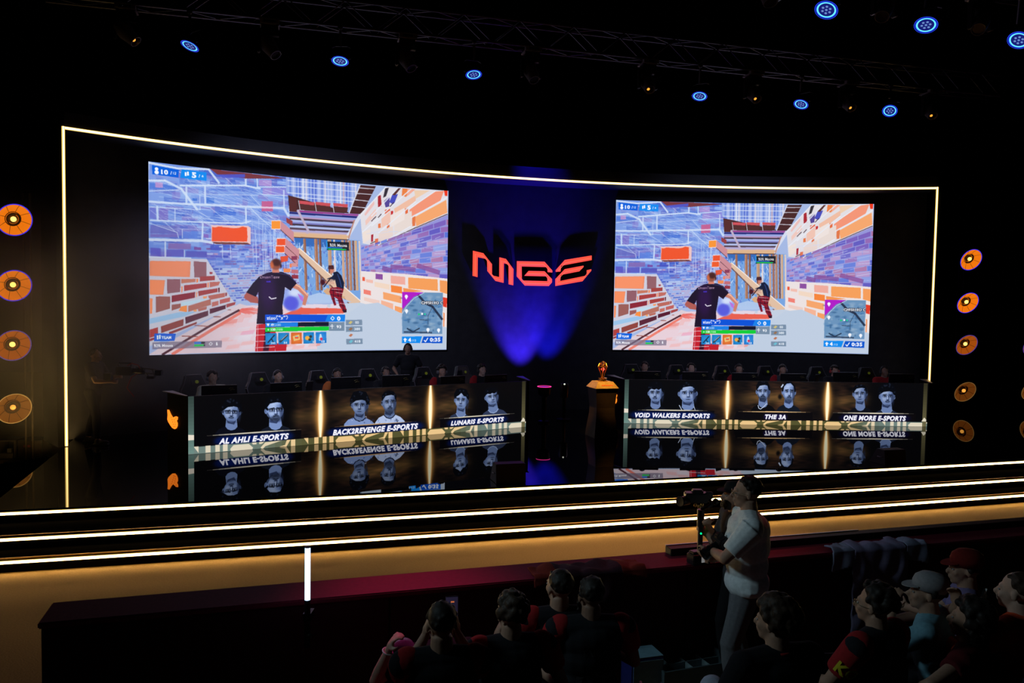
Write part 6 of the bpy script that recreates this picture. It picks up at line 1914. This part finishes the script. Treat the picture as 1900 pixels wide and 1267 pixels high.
# ------------------------------------------------------------------ stage camera operator at the left
c = at_y(172, 645, 13.3)
camop, I = person('camera operator in dark clothes at the left of the stage, facing right with a camera', (c.x, 13.3, 0), -PI / 2 + .05, c.z + .01, lean=.10, head=(-.05, -.08), shirt=cloth('navy_polo', (.035, .032, .045)), pants=BLK, hair='short', hairm=HAIRB,
                 hl=(-.10, .38, 1.12), hr=(.14, .36, 1.06), el=(-.5, -.5, -.6), er=(.6, -.5, -.5), fl=(-.13, -.16, .08), fr=(.16, .14, .08), sleeve_len=.72, build=1.12, voxel=.009, curl=1.0)
def camera_rig(loc_, yaw, lab):
    e = empty('video_camera', loc_, yaw, lab, 'camera')
    mb = MB(); mb.box((0, 0, 0), (.13, .26, .14)); mb.build('body', PLASTIC, e, bevel=.012)
    mb = MB(); mb.lathe([(0, 0), (.045, 0), (.045, .08), (.055, .10), (.055, .18), (.05, .18), (.045, .15), (0, .15)], 20, Matrix.Translation((0, .13, 0)) @ Matrix.Rotation(-PI / 2, 4, 'X')); mb.build('lens', SATIN, e, smooth=True, auto=35)
    mb = MB(); mb.tube([(0, -.10, .07), (0, -.10, .13), (0, .10, .13), (0, .10, .07)], .012, 8); mb.build('top_handle', PLASTIC, e)
    return e
w_ = at_y(232, 688, 13.15)
e = camera_rig((w_.x, w_.y, w_.z), -PI / 2, 'shoulder-rig video camera held out by the stage camera operator')
mb = MB()
for y0, z0, y1, z1, r in ((.18, .06, .62, .02, .012), (.18, -.02, .60, -.04, .010), (.26, .08, .40, -.10, .012), (.44, .05, .50, -.10, .012), (-.10, -.06, -.30, -.10, .012)):
    mb.cyl((0, y0, z0), (0, y1, z1), r, n=8)
mb.build('rig_rods', GREYMETAL, e)
mb = MB(); mb.box((0, .56, -.02), (.10, .10, .09)); mb.box((0, .42, -.10), (.05, .12, .05)); mb.build('matte_box', PLASTIC, e, bevel=.008)
mb = MB(); mb.tube([(.03, .05, .09), (.05, .14, .13), (.04, .24, .10), (.03, .28, .0), (.03, .12, -.10), (.02, .04, -.28), (.03, .16, -.42)], .009, 6); mb.build('red_cable', mat('red_cable', (.4, .03, .02), .5), e, smooth=True)
mb = MB(); mb.box((0, -.28, -.10), (.10, .12, .12)); mb.build('battery', PLASTIC, e, bevel=.008)

# ------------------------------------------------------------------ photographer in the white tee
TEE = cloth('white_tee', (.78, .82, .82)); JEANS = cloth('grey_jeans', (.17, .17, .18))
Yp = 5.72
c = at_y(1384, 880, Yp)
Hp = c.z + .45
ph, I = person('person with glasses in a white tee standing by the barrier, holding a photo camera', (c.x + .03, Yp, -.45), PI / 2 - .18, Hp + .01, lean=.02, twist=.0, head=(.05, .0), shirt=TEE, pants=JEANS, shoes=WHITEPL, hair='crop', glasses=True,
               hl=(-.06, .27, 1.17), hr=(.03, .20, 1.08), el=(-.6, .3, -.5), er=(.75, -.3, -.5), fl=(-.10, .06, .09), fr=(.12, -.05, .09), sleeve_len=.80, build=1.36, voxel=.0075, curl=1.1, skinm=SK_A,
               hdl=(.3, .5, -.5), hdr=(-.2, .8, .1))
def dslr(loc_, yaw, lab, pitch=0.0):
    e = empty('photo_camera', loc_, yaw, lab, 'camera')
    e.rotation_euler = (pitch, 0, yaw)
    mb = MB(); mb.box((0, 0, 0), (.14, .07, .10)); mb.box((0, -.005, .06), (.06, .06, .035), taper=.7); mb.box((-.055, .02, -.005), (.03, .05, .09)); mb.build('body', PLASTIC, e, bevel=.008)
    mb = MB(); mb.lathe([(0, 0), (.036, 0), (.036, .05), (.042, .06), (.042, .13), (.038, .13), (.034, .11), (0, .11)], 20, Matrix.Translation((0, .035, -.005)) @ Matrix.Rotation(-PI / 2, 4, 'X')); mb.build('lens', SATIN, e, smooth=True, auto=35)
    return e
w_ = at_y(1338, 1006, 5.70)
dslr((w_.x, w_.y, w_.z), PI / 2 + .3, 'black photo camera held at the chest of the person in the white tee', -.5)
# neck strap: its own thing hanging from neck to camera
mb = MB()
a = ph.matrix_basis @ (I['neckb'] + Vector((0.07, .02, .0)))
b = ph.matrix_basis @ (I['neckb'] + Vector((.09, .14, -.16)))
p2 = Vector((w_.x + .05, w_.y - .03, w_.z + .04))
path_ = [a, a * .5 + b * .5 + Vector((-.01, -.03, .0)), b + Vector((-.02, -.045, 0)), b * .5 + p2 * .5 + Vector((-.02, -.06, .0)), p2]
mb.tube(path_, .009, 6)
tag(mb.build('camera_strap', BLK, None, smooth=True), 'dark neck strap running down to the photo camera over the white tee', 'strap')
mb = MB()
# ------------------------------------------------------------------ gimbal operator in the cap, just behind
Yg = 6.02
c = at_y(1350, 892, Yg)
gm, I2 = person('bearded person in a dark cap with a camera gimbal, half hidden by the white tee', (c.x + .12, Yg + .02, -.45), PI / 2 + .05, c.z + .45 + .02, lean=.12, head=(.0, -.12), shirt=DGREY, pants=BLK, hair='crop', beard=True, cap=BLK,
                hlw=at_y(1312, 992, 5.99), hrw=at_y(1314, 975, 5.97), el=(-.5, -.3, -.7), er=(.5, -.4, -.7), sleeve_len=1.7, build=1.05, voxel=.009, curl=1.2, skinm=SK_A)
w0 = at_y(1299, 1000, 5.98); w1 = at_y(1302, 945, 5.98); wc = at_y(1292, 924, 5.95)
e = empty('camera_gimbal', (w0.x, w0.y, w0.z - .06), 0, 'black camera gimbal with a small green light, raised beside the capped person', 'gimbal')
z1 = w1.z - w0.z + .06; zc = wc.z - w0.z + .06
mb = MB(); mb.cyl((0, 0, -.02), (0, 0, z1 * .55), .020, n=12); mb.cyl((0, 0, z1 * .55), (0, 0, z1), .028, n=12); mb.build('grip', PLASTIC, e, smooth=True, auto=40)
mb = MB(); mb.cyl((0, -.026, z1 * .38), (0, -.02, z1 * .38), .007, n=10); mb.build('green_light', mat('green_led', (0, .3, .1), .4, emit=(0.0, 1.0, .25), estr=1.6, var=0), e)
mb = MB(); mb.tube([(0, 0, z1), (.05, 0, z1 + .02), (.11, 0, z1 + .06), (.09, .0, zc - .06), (.05, 0, zc)], .013, 8); mb.ell((.11, 0, z1 + .06), (.026, .026, .026)); mb.build('arm', SATIN, e, smooth=True)
mb = MB(); mb.box((-.04, 0, zc), (.17, .09, .075)); mb.box((-.03, 0, zc + .045), (.08, .06, .03)); mb.box((.05, -.03, zc + .02), (.06, .02, .06)); cb_ = mb.build('camera_body', PLASTIC, e, bevel=.008)
mb = MB(); mb.lathe([(0, 0), (.034, 0), (.034, .06), (.04, .09), (.036, .09), (0, .08)], 16, Matrix.Translation((-.10, -.01, zc - .02)) @ Matrix.Rotation(-PI / 2, 4, 'Y') @ Matrix.Rotation(.6, 4, 'X')); mb.build('lens', SATIN, cb_, smooth=True)
mb = MB()
for dx, dz in ((-.05, -.055), (-.02, -.065), (.0, -.05)): mb.ell((dx, -.03, zc + dz), (.014, .014, .014))
mb.build('gold_knob', mat('gold_knob', (.6, .4, .12), .3, .9), cb_)

# ------------------------------------------------------------------ audience
def on_body(I, txt, size, center, nrm, upv, m, parent, name, bold=.02):
    """lettering laid on a garment"""
    T_, wd, ch = text_tris(txt, bold, 0)
    nrm = Vector(nrm).normalized(); upv = Vector(upv).normalized(); rt = upv.cross(nrm).normalized()
    mb = MB()
    for t in T_:
        mb.add([((x - wd / 2) * size, (y - .36) * size, 0) for x, y in t], [tuple(range(len(t)))])
    o = mb.build(name, m, parent, fix=False)
    Rm = Matrix((rt, nrm.cross(rt).normalized(), nrm)).transposed()
    o.matrix_local = Matrix.Translation(Vector(center) + nrm * .12) @ Rm.to_4x4()
    s_ = o.modifiers.new('lay', 'SHRINKWRAP'); s_.target = parent; s_.wrap_method = 'PROJECT'; s_.use_project_z = True
    s_.use_negative_direction = True; s_.use_positive_direction = False; s_.offset = .004
    return o
def sleeve_print(I, side, txt, size, nrm, frac, parent, m, bold=.04, r=.086):
    sh, el_ = (I['shl'], I['ell']) if side < 0 else (I['shr'], I['err'])
    ax = (sh - el_).normalized()
    u = Vector(nrm); u = (u - ax * u.dot(ax)).normalized()
    v = ax.cross(u).normalized()
    T_, wd, ch = text_tris(txt, bold, 0)
    c0 = sh + (el_ - sh) * frac
    R0_ = r * I['k']
    bm = bmesh.new()
    for t in T_:
        vs_ = [bm.verts.new((x - wd / 2, y - .36, 0)) for x, y in t]
        try: bm.faces.new(vs_)
        except ValueError: pass
    bmesh.ops.subdivide_edges(bm, edges=bm.edges, cuts=2, use_grid_fill=True)
    for q in bm.verts:
        th = q.co.x * size / R0_
        q.co = c0 + ax * (q.co.y * size) + (u * math.cos(th) + v * math.sin(th)) * R0_
    me = bpy.data.meshes.new('sleeve_print'); bm.to_mesh(me); bm.free()
    return put(me, 'sleeve_print', m, parent)
YEL = mat('yellow_print', (.65, .55, .02), .6, var=0); LETD = mat('dim_print', (.05, .045, .05), .6, var=0)
JERS = cloth('black_jersey', (.016, .017, .020)); REDS = cloth('red_shoulder', (.33, .02, .022)); RED2 = cloth('red_collar', (.4, .03, .03))
LJEAN = cloth('blue_grey_denim', (.20, .26, .30))
CH = mat('dark_plastic_chair', (.035, .035, .06), .3)
ach = empty('audience_chair')
mb = MB()
R0 = .26
for i in range(13):
    a = PI + PI * i / 12
    for r, z in ((R0, .50), (R0 + .02, .78), (R0 + .035, .78), (R0 + .02, .50)):
        mb.v.append((r * math.cos(a) * 1.0, r * math.sin(a) * .62 - .02 - (z - .5) * .2, z))
for i in range(12):
    for j in range(4):
        mb.f.append((i * 4 + j, i * 4 + (j + 1) % 4, (i + 1) * 4 + (j + 1) % 4, (i + 1) * 4 + j)); mb.m.append(0)
mb.f += [(0, 3, 2, 1), (48, 49, 50, 51)]; mb.m += [0, 0]
mb.build('backrest', CH, ach, bevel=.004)
mb = MB(); mb.box((0, .03, .44), (.46, .44, .035)); mb.build('seat', CH, ach, bevel=.012)
for sx in (-1, 1):
    for sy in (-1, 1):
        m2 = MB(); m2.cyl((sx * .19, sy * .17 + .02, .43), (sx * .22, sy * .21 + .02, 0), .014, n=8); m2.build('leg', SATIN, ach)
nch = [0]
def seat_chair(locw, yaw, lab):
    o = ach if nch[0] == 0 else copy_tree(ach)
    nch[0] += 1
    o.location = locw; o.rotation_euler = (0, 0, yaw)
    tag(o, lab, 'chair', 'dark plastic chairs of the audience')
    return o

def spectator(lab, px, py, Y, yaw, chair_lab, hb=.0, **kw):
    """head top at pixel (px, py), Y metres from the camera"""
    c = at_y(px, py, Y)
    total = c.z + .45
    seat_ = total - .86 * (kw.get('H', 1.75) / 1.75)
    seat_ = max(.38, min(seat_, .62))
    kw.setdefault('skinm', SK_A)
    lean = kw.get('lean', .0)
    back = Vector((-math.sin(yaw), math.cos(yaw), 0)) * (-(math.sin(lean) * .62))
    p = Vector((c.x, Y, -.45)) + back
    r = person(lab, p, yaw, sit=True, seat=seat_, **kw)
    if chair_lab:
        o = seat_chair(p - Vector((-math.sin(yaw), math.cos(yaw), 0)) * .05, yaw, chair_lab)
        o.scale = (1, 1, seat_ / .46)
    return r

# four in the front row, seen from behind
r, I = spectator('person seen from behind filming the stage with a raised phone', 820, 1118, 4.18, .18, 'dark chair under the person filming with a phone', lean=.02, head=(.05, .0), shirt=JERS, sleeve=REDS, pants=BLK, hair='crop',
                 hlw=at_y(790, 1178, 4.40), hrw=at_y(846, 1172, 4.42), el=(-.45, .1, -1), er=(.5, .1, -1), build=1.1, voxel=.0075, curl=.6, sleeve_len=.6, hdl=(.2, .1, 1), hdr=(0, .1, 1))
w_ = at_y(838, 1130, 4.54)
e = empty('phone', w_, .18, 'black phone held upright above the head of the person filming', 'phone')
mb = MB(); mb.box((0, 0, 0), (.078, .010, .155)); mb.build('body', mat('phone_dark_shell', (.08, .07, .10), .3), e, bevel=.004)
mb = MB(); mb.box((0, -.0058, 0), (.070, .001, .145)); sc_ = mb.build('phone_screen', mat('phone_screen_dark', (.01, .01, .015), .2, emit=(.05, .04, .10), estr=.25, var=0), e)
mb = MB(); mb.box((.004, -.0066, .045), (.020, .0006, .008)); mb.build('screen_glow', mat('phone_orange_glow', (.3, .1, .02), .4, emit=(1, .25, .08), estr=.5, var=0), sc_)
on_body(I, 'LORENZINI', .050, I['T'](0, -.16, .33, I['Rs']), (0, -1, 0), (0, 0, 1), LETD, [o for o in r.children if o.name.startswith('shirt')][0], 'name_print')

r, I = spectator('person seen from behind in a black jersey with red shoulders, just left of the pair', 948, 1101, 4.55, .25, 'dark chair under the middle spectator in black and red', lean=.05, head=(.25, -.05), shirt=JERS, sleeve=REDS, pants=BLK, hair='messy',
                 hlw=at_y(921, 1185, 4.66), hr=(.24, .30, .66), el=(-.4, .1, -1), build=1.12, voxel=.0085, sleeve_len=.55, hairm=HAIRB, hdl=(.3, .0, 1))
sh_ = [o for o in r.children if o.name.startswith('shirt')][0]
on_body(I, '28', .17, I['T'](0, -.16, .20, I['Rs']), (0, -1, 0), (0, 0, 1), LETD, sh_, 'number_print')
on_body(I, 'ALVITO', .05, I['T'](0, -.16, .36, I['Rs']), (0, -1, 0), (0, 0, 1), LETD, sh_, 'name_print')
r, I = spectator('short-haired person in a black and red jersey, left one of the pair', 1037, 1075, 5.02, .15, 'dark chair under the left one of the pair', lean=.05, head=(.35, -.05), shirt=JERS, sleeve=REDS, pants=BLK, hair='crop',
                 hl=(-.2, .32, .66), hr=(.2, .32, .66), build=1.05, voxel=.0085, sleeve_len=.55, neckc=None)
sh_ = [o for o in r.children if o.name.startswith('shirt')][0]
on_body(I, 'NITO', .05, I['T'](0.03, -.16, .37, I['Rs']), (0, -1, 0), (0, 0, 1), LETD, sh_, 'name_print')
mb = MB(); mb.ell(I['T'](.02, -.125, .22, I['Rs']), (.075, .012, .05), I['Rs']); mb.build('yellow_patch', YEL, sh_)
for q in [o for o in sh_.children if o.name.startswith('sleeve')][:1]:
    sleeve_print(I, -1, 'KOI', .075, (-.6, -1, .1), .42, q, YEL)
r, I = spectator('tall spectator in a black jersey, right one of the pair', 1097, 1073, 4.88, .12, 'dark chair under the right one of the pair', lean=.03, head=(.20, .0), shirt=JERS, sleeve=REDS, pants=BLK, hair='crop', skinm=SK_B,
                 hl=(-.2, .32, .66), hr=(.2, .32, .66), build=1.16, voxel=.0085, sleeve_len=.55, beard=True)
sh_ = [o for o in r.children if o.name.startswith('shirt')][0]
on_body(I, '07', .20, I['T'](0, -.16, .16, I['Rs']), (0, -1, 0), (0, 0, 1), LETD, sh_, 'number_print', .04)
on_body(I, 'TAIGA', .055, I['T'](0, -.16, .35, I['Rs']), (0, -1, 0), (0, 0, 1), LETD, sh_, 'name_print')
for q in [o for o in sh_.children if o.name.startswith('sleeve')][:1]:
    sleeve_print(I, -1, 'KOI', .075, (-.6, -1, .1), .42, q, YEL)

# the one hidden behind the person filming: denim knee, forearm with a white bracelet, yellow print on the sleeve
c = at_y(838, 1150, 4.72)
r, I = person('person in jeans bent forward with a white bracelet, mostly hidden by the one filming', (c.x, 4.72, -.45), .12, 1.72, sit=True, seat=.40, lean=1.25, side=-.1, head=(.1, .5), shirt=JERS, pants=LJEAN, hair='short', skinm=SK_C,
              hlw=at_y(722, 1204, 4.92), hr=(.12, .35, .50), el=(-1, -.4, -.5), fl=(-.20, .55, .42), fr=(.12, .5, .08), sleeve_len=.78, voxel=.0085, curl=.7, kl=(-.6, .4, 1))
d = (I['hands'][0][0] - I['ell']).normalized(); q = d.to_track_quat('Z', 'Y'); wv_ = I['hands'][0][0] - d * .02
mb = MB(); mb.tube([wv_ + q @ Vector((.034 * math.cos(2 * PI * i / 18), .034 * math.sin(2 * PI * i / 18), 0)) for i in range(19)], .006, 6)
mb.build('bracelet', WHITEPL, I['body'], smooth=True)
sh_ = [o for o in r.children if o.name.startswith('shirt')][0]
sleeve_print(I, -1, 'KOI', .085, (-.5, -1, .4), .45, sh_, YEL, .05, .078)
seat_chair((c.x, 4.70, -.45), .12, 'dark chair hidden behind the person filming')

# right-hand group
r, I = spectator('person with a big curly crop seen from behind, red collar, pale knee raised', 1440, 1112, 4.12, .32, 'dark chair under the curly-haired person', lean=.10, head=(.50, .0), shirt=BLK, neckc=RED2, pants=cloth('pale_lilac_trousers', (.40, .42, .52)), hair='curly', hairm=HAIRB,
                 hl=(-.2, .36, .70), hr=(.2, .36, .70), build=1.1, voxel=.0085, sleeve_len=.7, fl=(-.16, .60, .42), kl=(-.1, .2, 1), kr=(.1, .6, 1))
r, I = spectator('person with glasses in a black and red jersey with a yellow sleeve print', 1622, 1083, 4.55, .62, 'dark chair under the person with glasses in the jersey', lean=.14, head=(.25, -.05), shirt=JERS, sleeve=REDS, pants=BLK, hair='messy', glasses=True,
                 hl=(-.16, .42, .68), hr=(.2, .36, .68), build=1.12, voxel=.0085, sleeve_len=.68)
sh_ = [o for o in r.children if o.name.startswith('shirt')][0]
for q in [o for o in sh_.children if o.name.startswith('sleeve')][:1]:
    sleeve_print(I, -1, 'KOI', .095, (-.6, -1, .1), .42, q, YEL)
r, I = spectator('person in a pale cap and light blue tee resting the chin on one hand', 1716, 1061, 4.95, .95, 'dark chair under the person in the pale cap', lean=.22, head=(.30, -.10), shirt=cloth('light_blue_tee', (.18, .36, .44)), pants=BLK, hair='short', cap=cloth('pale_cap', (.30, .29, .30)),
                 hl=(-.07, .30, 1.02), hr=(.2, .4, .68), el=(-.5, .2, -.8), build=1.0, voxel=.0085, sleeve_len=.6, hdl=(.1, -.1, 1))
r, I = spectator('person in a violet shirt seen in profile behind the pale cap, red cap', 1794, 1024, 5.35, 1.15, 'dark chair under the person in the violet shirt', lean=.0, head=(.20, .0), shirt=cloth('violet_shirt', (.20, .17, .34)), pants=BLK, hair='short', cap=cloth('red_cap', (.17, .016, .012)),
                 hl=(-.20, .34, .92), hr=(.1, .42, .72), el=(-.8, .1, .1), build=1.0, voxel=.0085, sleeve_len=.55)
r, I = spectator('long-haired person with folded bare arm and a phone at the ear, low at the right', 1797, 1112, 4.55, .75, 'dark chair under the long-haired person', lean=.12, head=(.15, -.1), shirt=cloth('dark_red_top', (.10, .012, .014)), pants=BLK, hair='long',
                 hl=(-.30, .25, .74), hr=(.12, .16, 1.16), el=(-1, -.1, .1), er=(.8, .3, -.4), build=.98, voxel=.0085, sleeve_len=.35, skinm=SK_A, hdr=(-.2, .2, 1))
w_ = at_y(1822, 1117, 4.66)
e = empty('phone', w_, .75, 'phone with a pale edge held by the long-haired person at the right', 'phone')
mb = MB(); mb.box((0, 0, 0), (.075, .009, .15), Matrix.Rotation(.9, 3, 'Y')); mb.build('body', PLASTIC, e, bevel=.003)
mb = MB(); mb.box((.036, -.0, .035), (.005, .010, .09), Matrix.Rotation(.9, 3, 'Y')); mb.build('edge', WHITEPL, e)
r, I = spectator('person with a shaved head in an orange-red hoodie at the right edge', 1886, 1060, 4.66, .55, 'dark chair under the person in the orange hoodie', lean=.12, head=(.25, -.05), shirt=cloth('orange_hoodie', (.72, .085, .025)), pants=BLK, hair='crop', hairm=HAIRB,
                 hl=(-.14, .42, .92), hr=(.2, .38, .8), build=1.18, voxel=.0085, sleeve_len=1.85, skinm=SK_C)
mb = MB()
for i in range(16):
    a = PI + PI * i / 15
    mb.ell(I['neckb'] + Vector((.10 * math.cos(a), .085 * math.sin(a) - .015, .0)), (.042, .042, .045))
link_mesh(remesh(mb, .012, 4, 'hood'), 'hood', cloth('orange_hoodie', (.72, .085, .025)), [o for o in r.children if o.name.startswith('shirt')][0])
# empty chairs whose rims catch the light
for i, (px, py, Y, yaw, lab) in enumerate(((1535, 1186, 4.75, .5, 'empty dark chair with a shining rim between the curly head and the glasses'), (1728, 1240, 3.85, .6, 'empty dark chair with a shining rim low at the right'), (1600, 1258, 3.75, .4, 'empty dark chair cut by the lower picture edge'), (1130, 1262, 4.1, .2, 'empty dark chair behind the tall spectator'))):
    c = at_y(px, py, Y)
    o = seat_chair((c.x, Y + .15, -.45), yaw, lab)
    o.scale = (1, 1, max(.7, min(1.15, (c.z + .45) / .78)))

# ------------------------------------------------------------------ things on the floor and on the barrier
def crate(loc_, yaw, lab):
    e = empty('divided_crate', loc_, yaw, lab, 'crate')
    GM = mat('grey_teal_plastic', (.07, .10, .11), .5)
    mb = MB(); mb.box((0, 0, .01), (.62, .42, .02))
    for sx in (-1, 1): mb.box((sx * .305, 0, .11), (.014, .42, .22))
    for sy in (-1, 1): mb.box((0, sy * .205, .11), (.62, .014, .22))
    mb.build('tray', GM, e)
    mb = MB()
    for x in (-.15, 0, .15): mb.box((x, 0, .09), (.008, .40, .16))
    mb.box((0, 0, .09), (.60, .008, .16)); mb.build('divider', mat('pale_divider', (.22, .30, .32), .5), e)
    return e
c = at_z(1272, 1208, -.20)
crate((c.x, c.y, -.45), .35, 'open divided crate on the floor at the feet of the person in the white tee')
c = at_z(1192, 1215, -.15)
e = empty('snack_bag', (c.x, c.y, -.45), .3, 'blue and pale printed box on a chair-side stand, left of the open crate', 'box')
mb = MB(); mb.box((0, 0, .16), (.26, .20, .32)); mb.build('box_body', mat('blue_box', (.02, .025, .16), .45), e, bevel=.01)
mb = MB(); mb.box((0, 0, .322), (.25, .19, .006)); mb.box((-.0, -.102, .2), (.24, .004, .2)); mb.build('pale_panel', mat('pale_teal_panel', (.22, .38, .46), .45), e)
# jerseys laid over the barrier
def draped_jersey(px, py, lab, m, m2, w_=.62, drop=.62, flat=.16, seed=1, sl=.2):
    q = at_z(px, py, .46)
    x0 = (q - BA).dot(Vector((math.cos(BANG), math.sin(BANG), 0)))
    e = empty('jersey', barw(x0, -.02, .45), BANG, lab, 'jersey')
    R_ = random.Random(seed)
    def sheet(outline, name, mm, thick=.012):
        """outline of (x, s): s runs over the top edge and down the front"""
        bm = bmesh.new()
        N, M_ = 40, 34
        xs = [p[0] for p in outline]; ss = [p[1] for p in outline]
        x0_, x1_ = min(xs), max(xs); s0_, s1_ = min(ss), max(ss)
        def inside(x, s_):
            c_ = False; n = len(outline)
            for i in range(n):
                xa, ya = outline[i]; xb, yb = outline[(i + 1) % n]
                if (ya > s_) != (yb > s_) and x < (xb - xa) * (s_ - ya) / (yb - ya) + xa: c_ = not c_
            return c_
        vs2 = {}
        def pt(i, j):
            if (i, j) in vs2: return vs2[(i, j)]
            x = x0_ + (x1_ - x0_) * i / N; s_ = s0_ + (s1_ - s0_) * j / M_
            wob = .012 * math.sin(x * 23 + seed) + .010 * math.sin(s_ * 17 + x * 9)
            if s_ < flat: p = (x, flat - s_, .024 + abs(wob) * 1.2)
            else:
                t = s_ - flat
                p = (x, -.022 - abs(wob) * min(1, t * 6) * 1.5, .018 - t)
            v = bm.verts.new(p); vs2[(i, j)] = v
            return v
        for i in range(N):
            for j in range(M_):
                if inside(x0_ + (x1_ - x0_) * (i + .5) / N, s0_ + (s1_ - s0_) * (j + .5) / M_):
                    bm.faces.new((pt(i, j), pt(i + 1, j), pt(i + 1, j + 1), pt(i, j + 1)))
        me = bpy.data.meshes.new(name); bm.to_mesh(me); bm.free()
        o = put(me, name, mm, e, True)
        k = o.modifiers.new('t', 'SOLIDIFY'); k.thickness = thick; k.offset = 1
        return o
    W2 = w_ / 2
    body = sheet([(-W2 * .6, 0), (-W2 * .25, .02), (W2 * .25, .02), (W2 * .6, 0), (W2 * .62, drop), (-W2 * .62, drop)], 'body', m)
    for s_ in (-1, 1):
        sheet([(s_ * W2 * .6, 0.0), (s_ * W2 * 1.05, .05), (s_ * W2 * 1.08, sl + .05), (s_ * W2 * .6, sl)], 'sleeve', m2)
    return e
draped_jersey(1622, 1012, 'pale violet jersey hanging over the front of the barrier at the right', cloth('pale_violet_jersey', (.34, .30, .48)), cloth('pale_violet_sleeve', (.36, .38, .54)), .90, .88, .15, 3, .27)
draped_jersey(1090, 1058, 'dark jersey with red and yellow trim lying over the barrier above the pair', cloth('dark_trim_jersey', (.05, .02, .03)), cloth('red_trim', (.22, .03, .02)), .84, .45, .22, 5, .24)
# ------------------------------------------------------------------ stage smoke at the left end
def haze(name, lo, hi, dens, scale, seed, label):
    mb = MB(); c = [(a + b) / 2 for a, b in zip(lo, hi)]
    mb.box((0, 0, 0), [b - a for a, b in zip(lo, hi)])
    m = bpy.data.materials.new(name); m.use_nodes = True
    nt = m.node_tree; nt.nodes.clear()
    out = nt.nodes.new('ShaderNodeOutputMaterial'); v = nt.nodes.new('ShaderNodeVolumePrincipled')
    v.inputs['Color'].default_value = (.9, .9, .9, 1); v.inputs['Anisotropy'].default_value = .2
    tc = nt.nodes.new('ShaderNodeTexCoord'); nz = nt.nodes.new('ShaderNodeTexNoise'); nz.inputs['Scale'].default_value = scale; nz.inputs['Detail'].default_value = 3
    mp = nt.nodes.new('ShaderNodeMapping'); mp.inputs['Location'].default_value = (seed, seed * .7, 0)
    nt.links.new(tc.outputs['Object'], mp.inputs['Vector']); nt.links.new(mp.outputs['Vector'], nz.inputs['Vector'])
    mr = nt.nodes.new('ShaderNodeMapRange'); mr.inputs['From Min'].default_value = .38; mr.inputs['From Max'].default_value = .68; mr.inputs['To Min'].default_value = .25; mr.inputs['To Max'].default_value = 1.5
    nt.links.new(nz.outputs['Fac'], mr.inputs['Value'])
    # thin out towards the faces of the box
    ml = nt.nodes.new('ShaderNodeMath'); ml.operation = 'MULTIPLY'
    ln = nt.nodes.new('ShaderNodeVectorMath'); ln.operation = 'LENGTH'
    sc = nt.nodes.new('ShaderNodeVectorMath'); sc.operation = 'DIVIDE'; sc.inputs[1].default_value = [(b - a) / 2 for a, b in zip(lo, hi)]
    nt.links.new(tc.outputs['Object'], sc.inputs[0]); nt.links.new(sc.outputs[0], ln.inputs[0])
    fr = nt.nodes.new('ShaderNodeMapRange'); fr.interpolation_type = 'SMOOTHSTEP'; fr.inputs['From Min'].default_value = .15; fr.inputs['From Max'].default_value = 1.0; fr.inputs['To Min'].default_value = dens; fr.inputs['To Max'].default_value = 0
    nt.links.new(ln.outputs['Value'], fr.inputs['Value']); nt.links.new(fr.outputs['Result'], ml.inputs[0]); nt.links.new(mr.outputs['Result'], ml.inputs[1])
    nt.links.new(ml.outputs[0], v.inputs['Density']); nt.links.new(v.outputs[0], out.inputs['Volume'])
    o = mb.build(name, m); o.location = c
    tag(o, label, 'smoke', kind='stuff')
    return o
haze('stage_smoke', (-12.5, 10.5, -.3), (-3.0, 16.5, 4.6), 0.24, .55, 2.0, 'thin warm-lit stage smoke around the left end of the stage wall')
SC.cycles.volume_step_rate = 2.0
SC.cycles.volume_max_steps = 128
